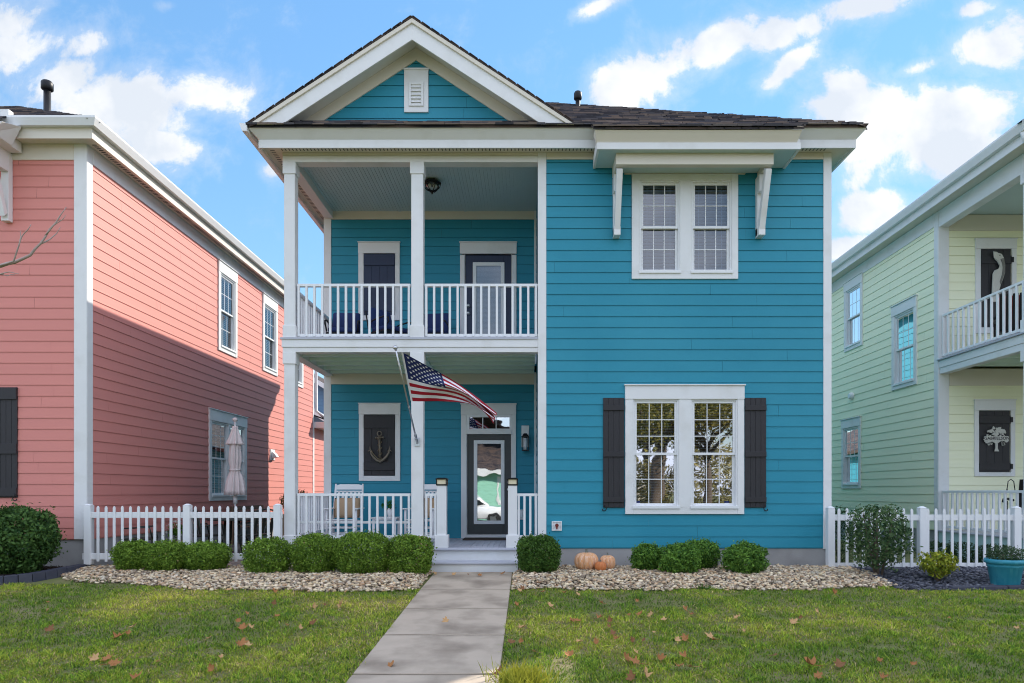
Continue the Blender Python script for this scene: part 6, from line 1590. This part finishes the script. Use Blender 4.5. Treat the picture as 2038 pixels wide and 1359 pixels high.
LB = [(1005, 170, 7), (1085, 190, 5), (1135, 180, 8), (1258, 182, 7), (1333, 193, 7), (985, 253, 6), (1175, 258, 9), (1465, 243, 6), (1665, 228, 5), (1935, 275, 6), (1975, 307, 5), (1618, 310, 4), (1680, 310, 8), (1740, 310, 8), (1325, 340, 9), (1300, 345, 7), (1455, 325, 8), (1510, 342, 7), (1815, 338, 7), (1508, 375, 5), (1015, 382, 8), (1530, 415, 7), (1550, 447, 7), (1640, 455, 6), (1890, 455, 7), (1935, 443, 8), (950, 465, 7), (1010, 462, 5), (1335, 463, 6), (1435, 470, 6), (1085, 522, 8), (1283, 545, 9), (1660, 525, 5), (1605, 562, 8), (1655, 575, 11), (1800, 562, 8), (1925, 548, 8), (1905, 605, 7), (1965, 610, 9), (1715, 655, 8), (880, 640, 8), (1630, 670, 8), (1208, 145, 4), (1320, 385, 5), (1760, 410, 4), (1700, 455, 4)]
LC = [(370, 335, 7), (695, 365, 9), (740, 335, 5), (835, 300, 6), (580, 560, 8), (800, 610, 11), (970, 615, 10), (1200, 595, 6), (1395, 612, 5), (840, 680, 7), (1225, 692, 7), (70, 285, 6), (110, 315, 6), (215, 450, 8), (235, 470, 8), (2000, 398, 5), (1605, 335, 4), (410, 415, 4)]
i = 0
for x, y, s in LA: put_leaf(x / 2.911, 1100 + y / 2.911, .0068 * s, 'lawn', i); i += 1
for x, y, s in LB: put_leaf(680 + x / 2.8306, 1120 + y / 2.8306, .0066 * s, 'lawn', i); i += 1
for x, y, s in LC: put_leaf(1340 + x / 2.92, 1120 + y / 2.92, .0066 * s, 'lawn', i); i += 1
for x, y, s in ((585, 338, 8), (272, 590, 10), (525, 68, 8), (630, 73, 7), (712, 72, 4), (778, 75, 8), (910, 67, 9)): put_leaf(680 + x / 2.8306, 1120 + y / 2.8306, .0062 * s, 'walk', i); i += 1
for px, py, s in ((455, 1165, 10), (1041, 1162, 8), (1072, 1154, 8), (1660, 1168, 8), (545, 1183, 7)): put_leaf(px, py, .0062 * s, 'gravel', i); i += 1

# ---- the little patio behind the left fence
uy = 13.9; ux = PX(468, uy)
um = thing('patio_umbrella', 'closed faded pink patio umbrella standing before the pink wall', 'umbrella', (ux, uy, 0))
mb = MB(); mb.tube([(ux, uy, 0), (ux, uy, 2.72)], .022, 10); mb.build('pole', VINYL, um, smooth=True)
def fold_cloth(z0, z1, r0, r1, nf, mid=None, seed=1):
    mb = MB(); n = nf * 8; prof = []
    k = 12
    for i in range(k + 1):
        t = i / k; r_ = r0 + (r1 - r0) * t ** 1.2
        if mid: r_ *= 1 - mid[1] * math.exp(-((t - mid[0]) / .12) ** 2)
        prof.append((r_, z0 + (z1 - z0) * t))
    mb.lathe(prof, (ux, uy, 0), n, wob=lambda a, v: 1 + (.10 + .16 * v) * math.sin(a * nf + 2.2 * v + seed) + .06 * math.sin(a * 3 + seed)); return mb
fold_cloth(PZ(848, uy), PZ(885, uy), .045, .150, 8, seed=2).build('top_flap', CANVAS, um, smooth=True)
fold_cloth(PZ(872, uy), PZ(985, uy), .09, .175, 10, mid=(.56, .36), seed=1).build('canopy', CANVAS, um, smooth=True)
mb = MB(); zt_ = PZ(935, uy); mb.tube([(ux + .105 * math.cos(a), uy + .105 * math.sin(a), zt_ + .01 * math.sin(a)) for a in [i * 6.2832 / 16 for i in range(17)]], .014, 6); mb.build('tie', CANVAS, um, smooth=True)
mb = MB(); mb.ball((ux, uy, 2.74), .055, 12, sc=(1, 1, .8)); mb.build('finial', CANVAS, um, smooth=True)
mb = MB(); mb.tube([(ux, uy, PZ(985, uy) - .02), (ux, uy, PZ(1002, uy))], .045, 10); mb.build('collar', VINYL, um, smooth=True)
def patio_chair(label, x, y, rot):
    c_, s_ = math.cos(rot), math.sin(rot); FRM = (Vector((x, y, 0)), Vector((c_, s_, 0)), Vector((-s_, c_, 0))); Q = lambda *p: MB(FRM).pt(*p)
    root = thing('patio_chair', label, 'chair', (x, y, 0), 'dark metal patio chairs behind the left fence')
    for u in (-.24, .24):
        mb = MB(FRM); mb.tube([Q(u, -.24, 0), Q(u, -.24, .42)], .016, 6); mb.build('leg', OLIVE, root, smooth=True)
        mb = MB(FRM); mb.tube([Q(u, .24, 0), Q(u, .22, .42), Q(u, .32, .9)], .017, 6); mb.build('leg', OLIVE, root, smooth=True)
        mb = MB(FRM); mb.tube([Q(u, .26, .62), Q(u, -.2, .64), Q(u, -.25, .42)], .015, 6); mb.build('armrest', OLIVE, root, smooth=True)
    mb = MB(FRM); mb.box(-.24, .24, -.25, .23, .41, .44); mb.build('seat', OLIVE, root)
    mb = MB(FRM); 
    for i in range(5): u = -.2 + i * .1; mb.hexa([(u - .03, .22, .46), (u + .03, .22, .46), (u + .03, .235, .46), (u - .03, .235, .46), (u - .03, .315, .88), (u + .03, .315, .88), (u + .03, .33, .88), (u - .03, .33, .88)])
    mb.tube([Q(-.24, .32, .9), Q(0, .33, .94), Q(.24, .32, .9)], .017, 6); mb.build('backrest', OLIVE, root)
patio_chair('dark slatted patio chair nearest the pink corner behind the fence', PX(278, 12.4), 12.4, 1.9)
patio_chair('dark slatted patio chair just left of the umbrella pole', PX(408, 13.3), 13.3, 2.6)
patio_chair('dark slatted patio chair right of the umbrella pole', PX(505, 13.5), 13.5, -2.0)
tb = thing('patio_table', 'round dark patio table round the umbrella pole', 'table', (ux, uy, 0))
mb = MB(); mb.lathe([(.52, .70), (.55, .705), (.55, .725), (.5, .735)], (ux, uy, 0), 32); mb.build('table_top', OLIVE, tb, smooth=False)
for i in range(4):
    a = .78 + i * 1.5708; mb = MB(); mb.tube([(ux + .2 * math.cos(a), uy + .2 * math.sin(a), .70), (ux + .22 * math.cos(a), uy + .22 * math.sin(a), .35), (ux + .38 * math.cos(a), uy + .38 * math.sin(a), 0)], .02, 6); mb.build('leg', OLIVE, tb, smooth=True)
bn = thing('wooden_bench', 'weathered wooden bench against the sunlit end of the pink wall', 'bench', (-6.6, 17.2, 0))
mb = MB()
for i in range(4): mb.box(-6.95 + i * .13, -6.84 + i * .13, 16.2, 18.2, .43, .47)
mb.build('seat', WOODB, bn)
mb = MB()
for i in range(3): mb.box(-7.08, -7.05, 16.2, 18.2, .56 + i * .13, .66 + i * .13)
mb.build('backrest', WOODB, bn)
for y in (16.3, 18.1):
    for x in (-7.04, -6.5): mb = MB(); mb.box(x - .03, x + .03, y - .03, y + .03, 0, .93 if x < -7 else .43); mb.build('leg', WOODB, bn)
pt = thing('planter', 'tan square planter holding a yellowing bush behind the porch railing', 'pot', (PX(590, 15.2), 15.2, 0))
x = PX(590, 15.2); mb = MB(); mb.hexa([(x - .24, 14.96, 0), (x + .24, 14.96, 0), (x + .24, 15.44, 0), (x - .24, 15.44, 0), (x - .3, 14.9, .78), (x + .3, 14.9, .78), (x + .3, 15.5, .78), (x - .3, 15.5, .78)]); mb.build('pot', TERRA, pt, bevel=.015)
bush('bush', 'rounded yellow-green bush growing in the tan planter', 'plant', x, 15.2, .70, .55, .66, 3000, .04, (.05, .075, .015), (.22, .19, .03), 71, z0=.74, box=2.2, lump=.15)
fp = thing('flower_pot', 'small tan flower pot with white blooms behind the left fence', 'pot', (PX(350, 13.0), 13.0, 0)); x = PX(350, 13.0)
mb = MB(); mb.lathe([(.10, 0), (.15, .30), (.16, .34), (.13, .34)], (x, 13.0, 0), 20); mb.build('pot', TERRA, fp, smooth=True)
rng = np.random.default_rng(9); n = 260; d = unit(rng.normal(0, 1, (n, 3)) + [0, 0, .4]); P = np.array([x, 13.0, .5]) + d * rng.uniform(.03, .17, (n, 1)); C = np.array([.09, .2, .02]) * rng.uniform(.6, 1.5, (n, 1)); C[:40] = (.75, .75, .68); P[:40] = np.array([x, 13.0, .56]) + d[:40] * .17
vv, ff, cc = leaves_np(P, d, .05, .035, C, rng); np_mesh('foliage', vv, ff, cc, LEAFM, fp)
# paved strip behind the fence
PAVE = pmat('patio_pavers', (.22, .18, .15), .9, .25, 3, .5, 40, col2=(.14, .11, .09), c2scale=2)
mb = MB(); rnd = random.Random(3)
for i in range(8):
    for j in range(22): mb.box(-7.15 + i * .4, -6.762 + i * .4, 11.4 + j * .6, 11.985 + j * .6, -.03, .018 + rnd.uniform(0, .004))
o = mb.build('patio', PAVE, None, bevel=.004); structure(o)
# white parked car across the street (mirrored in the door glass)
car = thing('parked_car', 'white parked car across the street, mirrored in the front door', 'car', (-3.2, -10.2, -.55))
FRC = (Vector((-3.2, -10.2, -.53)), Vector((1, 0, 0)), Vector((0, 1, 0)))
mb = MB(FRC); mb.prism([(-2.2, .35), (2.25, .35), (2.3, .75), (2.1, .95), (1.1, 1.02), (-2.2, 1.02), (-2.3, .8)], -.88, .88); mb.build('body', CARW, car, bevel=.08, smooth=True)
mb = MB(FRC); mb.prism([(-2.1, 1.0), (1.15, 1.0), (.55, 1.5), (.3, 1.58), (-1.7, 1.58), (-2.0, 1.45)], -.76, .76); mb.build('cabin', CARW, car, bevel=.08, smooth=True)
mb = MB(FRC); mb.prism([(-1.8, 1.08), (.95, 1.08), (.48, 1.46), (-1.65, 1.46)], -.775, .775); mb.build('side_window', pmat('car_glass', (.02, .025, .03), .05, .05, 2, spec=.8), car)
for u in (-1.35, 1.4):
    for o_ in (-.80, .80):
        mb = MB(FRC); mb.tube([mb.pt(u, o_ - .1, .33), mb.pt(u, o_ + .1, .33)], .33, 22); w = mb.build('wheel', RUBBER, car)
        mb = MB(FRC); mb.tube([mb.pt(u, o_ - .105, .33), mb.pt(u, o_ + .105, .33)], .2, 16); mb.build('rim', STEEL, w)

# ================================================================= LIGHT, SKY, CAMERA
SUN_EL, SUN_AZ = 35.03, 44.5     # azimuth from +Y towards +X
sv = Vector((math.cos(R(SUN_EL)) * math.sin(R(SUN_AZ)), math.cos(R(SUN_EL)) * math.cos(R(SUN_AZ)), math.sin(R(SUN_EL))))
sl = bpy.data.lights.new('sun', 'SUN'); sl.energy = 2.0; sl.angle = R(0.53); sl.color = (1, .93, .82)
so = bpy.data.objects.new('sun', sl); COL.objects.link(so); so.rotation_euler = sv.to_track_quat('Z', 'Y').to_euler(); so.location = (20, 20, 25)

W = bpy.data.worlds.new('World'); SC.world = W; W.use_nodes = True; nt = W.node_tree; N, L = nt.nodes, nt.links
for n in list(N): N.remove(n)
def mth(op, a, b=None, c=None, clamp=False):
    n = N.new('ShaderNodeMath'); n.operation = op; n.use_clamp = clamp
    for i, q in enumerate((a, b, c)):
        if q is None: continue
        if isinstance(q, (int, float)): n.inputs[i].default_value = q
        else: L.new(q, n.inputs[i])
    return n.outputs[0]
sky = N.new('ShaderNodeTexSky'); sky.sky_type = 'NISHITA'; sky.sun_disc = False; sky.sun_elevation = R(SUN_EL); sky.sun_rotation = R(SUN_AZ); sky.air_density = 1.0; sky.dust_density = 0.0; sky.ozone_density = 1.4
tc = N.new('ShaderNodeTexCoord'); sp = N.new('ShaderNodeSeparateXYZ'); L.new(tc.outputs['Generated'], sp.inputs[0])
x, y, z = sp.outputs
ysafe = mth('MAXIMUM', y, .05); u = mth('DIVIDE', x, ysafe); v = mth('DIVIDE', z, ysafe)
front = mth('SMOOTH_MIN', 1, 1, 0)
fm_ = N.new('ShaderNodeMapRange'); fm_.inputs[1].default_value = .15; fm_.inputs[2].default_value = .35; L.new(y, fm_.inputs[0]); front = fm_.outputs[0]
# cloud masses by direction (azimuth/elevation tangents): centre, half-widths, tilt, weight
BLOBS = [(390, 195, 150, 55, 0, .95), (1850, 290, 220, 80, .1, .95), (60, 90, 120, 60, .2, .8), (250, 215, 190, 75, .0, 1.0), (430, 205, 90, 45, .1, .9), (320, 285, 110, 40, -.25, .9), (120, 160, 90, 60, .2, .9), (40, 40, 90, 70, 0, .8), (150, 95, 80, 35, .3, .7), (545, 335, 40, 32, 0, .8), (30, 130, 60, 30, 0, .6),
         (1255, 160, 95, 65, .45, 1.05), (1330, 120, 90, 50, .5, .9), (1430, 85, 100, 40, .45, .95), (1570, 55, 100, 36, .3, .95), (1700, 15, 130, 34, .15, .9), (1575, 125, 80, 22, .75, .75), (1190, 12, 60, 20, .4, .8),
         (1740, 235, 130, 75, .1, 1.1), (1900, 230, 160, 80, .1, 1.05), (1965, 100, 110, 55, .3, 1.0), (1840, 130, 90, 18, .35, .7), (1690, 300, 80, 34, 0, .9), (1740, 425, 95, 48, .35, 1.0), (1690, 490, 70, 30, .2, 1.0), (2010, 330, 90, 60, 0, .9), (1700, 190, 60, 50, 0, .9), (1930, 20, 50, 18, .2, .7), (330, 12, 26, 14, 0, .6)]
tot = None
for px, py, a, b, rot, wt in BLOBS:
    uu = mth('SUBTRACT', u, (px - CX) / F); vv_ = mth('SUBTRACT', v, (HY - py) / F); c_, s_ = math.cos(rot), math.sin(rot)
    p = mth('ADD', mth('MULTIPLY', uu, c_ * F / a), mth('MULTIPLY', vv_, s_ * F / a)); q = mth('ADD', mth('MULTIPLY', uu, -s_ * F / b), mth('MULTIPLY', vv_, c_ * F / b))
    d = mth('ADD', mth('MULTIPLY', p, p), mth('MULTIPLY', q, q)); g = mth('MULTIPLY', mth('EXPONENT', mth('MULTIPLY', d, -.85)), wt)
    tot = g if tot is None else mth('MAXIMUM', tot, g)
tot = mth('MULTIPLY', tot, front)
# broken bright cloud behind and above the viewer, unseen, added as bluish fill light
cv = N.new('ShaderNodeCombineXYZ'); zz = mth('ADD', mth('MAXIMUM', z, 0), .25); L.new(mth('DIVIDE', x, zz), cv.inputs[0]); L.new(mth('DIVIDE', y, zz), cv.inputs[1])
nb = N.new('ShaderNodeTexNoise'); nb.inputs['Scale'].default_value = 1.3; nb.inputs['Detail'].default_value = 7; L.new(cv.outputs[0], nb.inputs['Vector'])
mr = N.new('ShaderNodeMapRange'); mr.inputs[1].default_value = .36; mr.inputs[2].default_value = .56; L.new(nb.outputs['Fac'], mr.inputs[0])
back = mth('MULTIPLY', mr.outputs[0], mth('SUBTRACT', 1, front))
n1 = N.new('ShaderNodeTexNoise'); n1.inputs['Scale'].default_value = 7.5; n1.inputs['Detail'].default_value = 9; n1.inputs['Roughness'].default_value = .64; n1.inputs['Distortion'].default_value = .25
cu_ = N.new('ShaderNodeCombineXYZ'); L.new(u, cu_.inputs[0]); L.new(v, cu_.inputs[1]); L.new(cu_.outputs[0], n1.inputs['Vector'])
fld = mth('ADD', tot, mth('MULTIPLY', mth('SUBTRACT', n1.outputs['Fac'], .5), 2.4))
md = N.new('ShaderNodeMapRange'); md.interpolation_type = 'SMOOTHSTEP'; md.inputs[1].default_value = .36; md.inputs[2].default_value = .74; L.new(fld, md.inputs[0])
mt = N.new('ShaderNodeMapRange'); mt.interpolation_type = 'SMOOTHSTEP'; mt.inputs[1].default_value = .02; mt.inputs[2].default_value = .7; mt.inputs[4].default_value = .36; L.new(fld, mt.inputs[0])
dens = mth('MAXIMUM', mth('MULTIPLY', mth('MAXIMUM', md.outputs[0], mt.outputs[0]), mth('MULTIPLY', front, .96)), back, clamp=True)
n2 = N.new('ShaderNodeTexNoise'); n2.inputs['Scale'].default_value = 9; n2.inputs['Detail'].default_value = 6; mp_ = N.new('ShaderNodeMapping'); mp_.inputs['Location'].default_value = (.3, .12, 2); L.new(cu_.outputs[0], mp_.inputs[0]); L.new(mp_.outputs[0], n2.inputs['Vector'])
ms = N.new('ShaderNodeMapRange'); ms.inputs[1].default_value = .42; ms.inputs[2].default_value = .62; L.new(n2.outputs['Fac'], ms.inputs[0])
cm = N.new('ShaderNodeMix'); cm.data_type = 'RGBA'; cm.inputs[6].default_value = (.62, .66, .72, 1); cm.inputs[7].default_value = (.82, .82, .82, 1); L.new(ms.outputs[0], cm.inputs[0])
hs = N.new('ShaderNodeHueSaturation'); hs.inputs['Hue'].default_value = .492; hs.inputs['Saturation'].default_value = 1.14; hs.inputs['Value'].default_value = .72; bw = N.new('ShaderNodeRGBToBW'); L.new(sky.outputs[0], bw.inputs[0])
vd = N.new('ShaderNodeVectorMath'); vd.operation = 'SCALE'; L.new(sky.outputs[0], vd.inputs[0]); L.new(mth('DIVIDE', 1.75, mth('ADD', 1.0, mth('MULTIPLY', bw.outputs[0], .32))), vd.inputs[3])
L.new(vd.outputs[0], hs.inputs['Color'])
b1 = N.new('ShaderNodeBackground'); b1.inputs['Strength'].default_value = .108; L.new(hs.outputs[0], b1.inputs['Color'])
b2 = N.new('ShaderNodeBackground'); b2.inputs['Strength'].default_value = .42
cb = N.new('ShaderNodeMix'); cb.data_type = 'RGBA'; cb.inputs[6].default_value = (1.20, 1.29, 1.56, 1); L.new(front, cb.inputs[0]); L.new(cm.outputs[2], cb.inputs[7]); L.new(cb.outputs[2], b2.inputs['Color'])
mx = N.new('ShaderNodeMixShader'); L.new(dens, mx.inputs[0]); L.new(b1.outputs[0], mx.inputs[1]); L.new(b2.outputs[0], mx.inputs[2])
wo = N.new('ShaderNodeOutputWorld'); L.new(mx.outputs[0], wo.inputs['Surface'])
W.cycles.sampling_method = 'AUTOMATIC'

cam = bpy.data.cameras.new('camera'); co = bpy.data.objects.new('camera', cam); COL.objects.link(co); SC.camera = co
co.location = (0, 0, H); co.rotation_euler = (math.pi / 2, 0, 0)
cam.sensor_fit = 'HORIZONTAL'; cam.sensor_width = 36.0; cam.lens = 36.0 * F / 2038.0
cam.shift_x = -(CX - 1019.0) / 2038.0; cam.shift_y = (HY - 679.5) / 2038.0
cam.clip_start = .05; cam.clip_end = 2000
vs = SC.view_settings; vs.view_transform = 'Standard'; vs.look = 'None'; vs.exposure = 1.66; vs.gamma = 1.0
SC.render.engine = 'CYCLES'; cy = SC.cycles; cy.use_denoising = True; cy.denoising_prefilter = 'ACCURATE'; cy.filter_width = 1.05; cy.max_bounces = 8; cy.diffuse_bounces = 4; cy.glossy_bounces = 3; cy.transparent_max_bounces = 12; cy.transmission_bounces = 3
cy.caustics_reflective = False; cy.caustics_refractive = False; cy.sample_clamp_indirect = 8
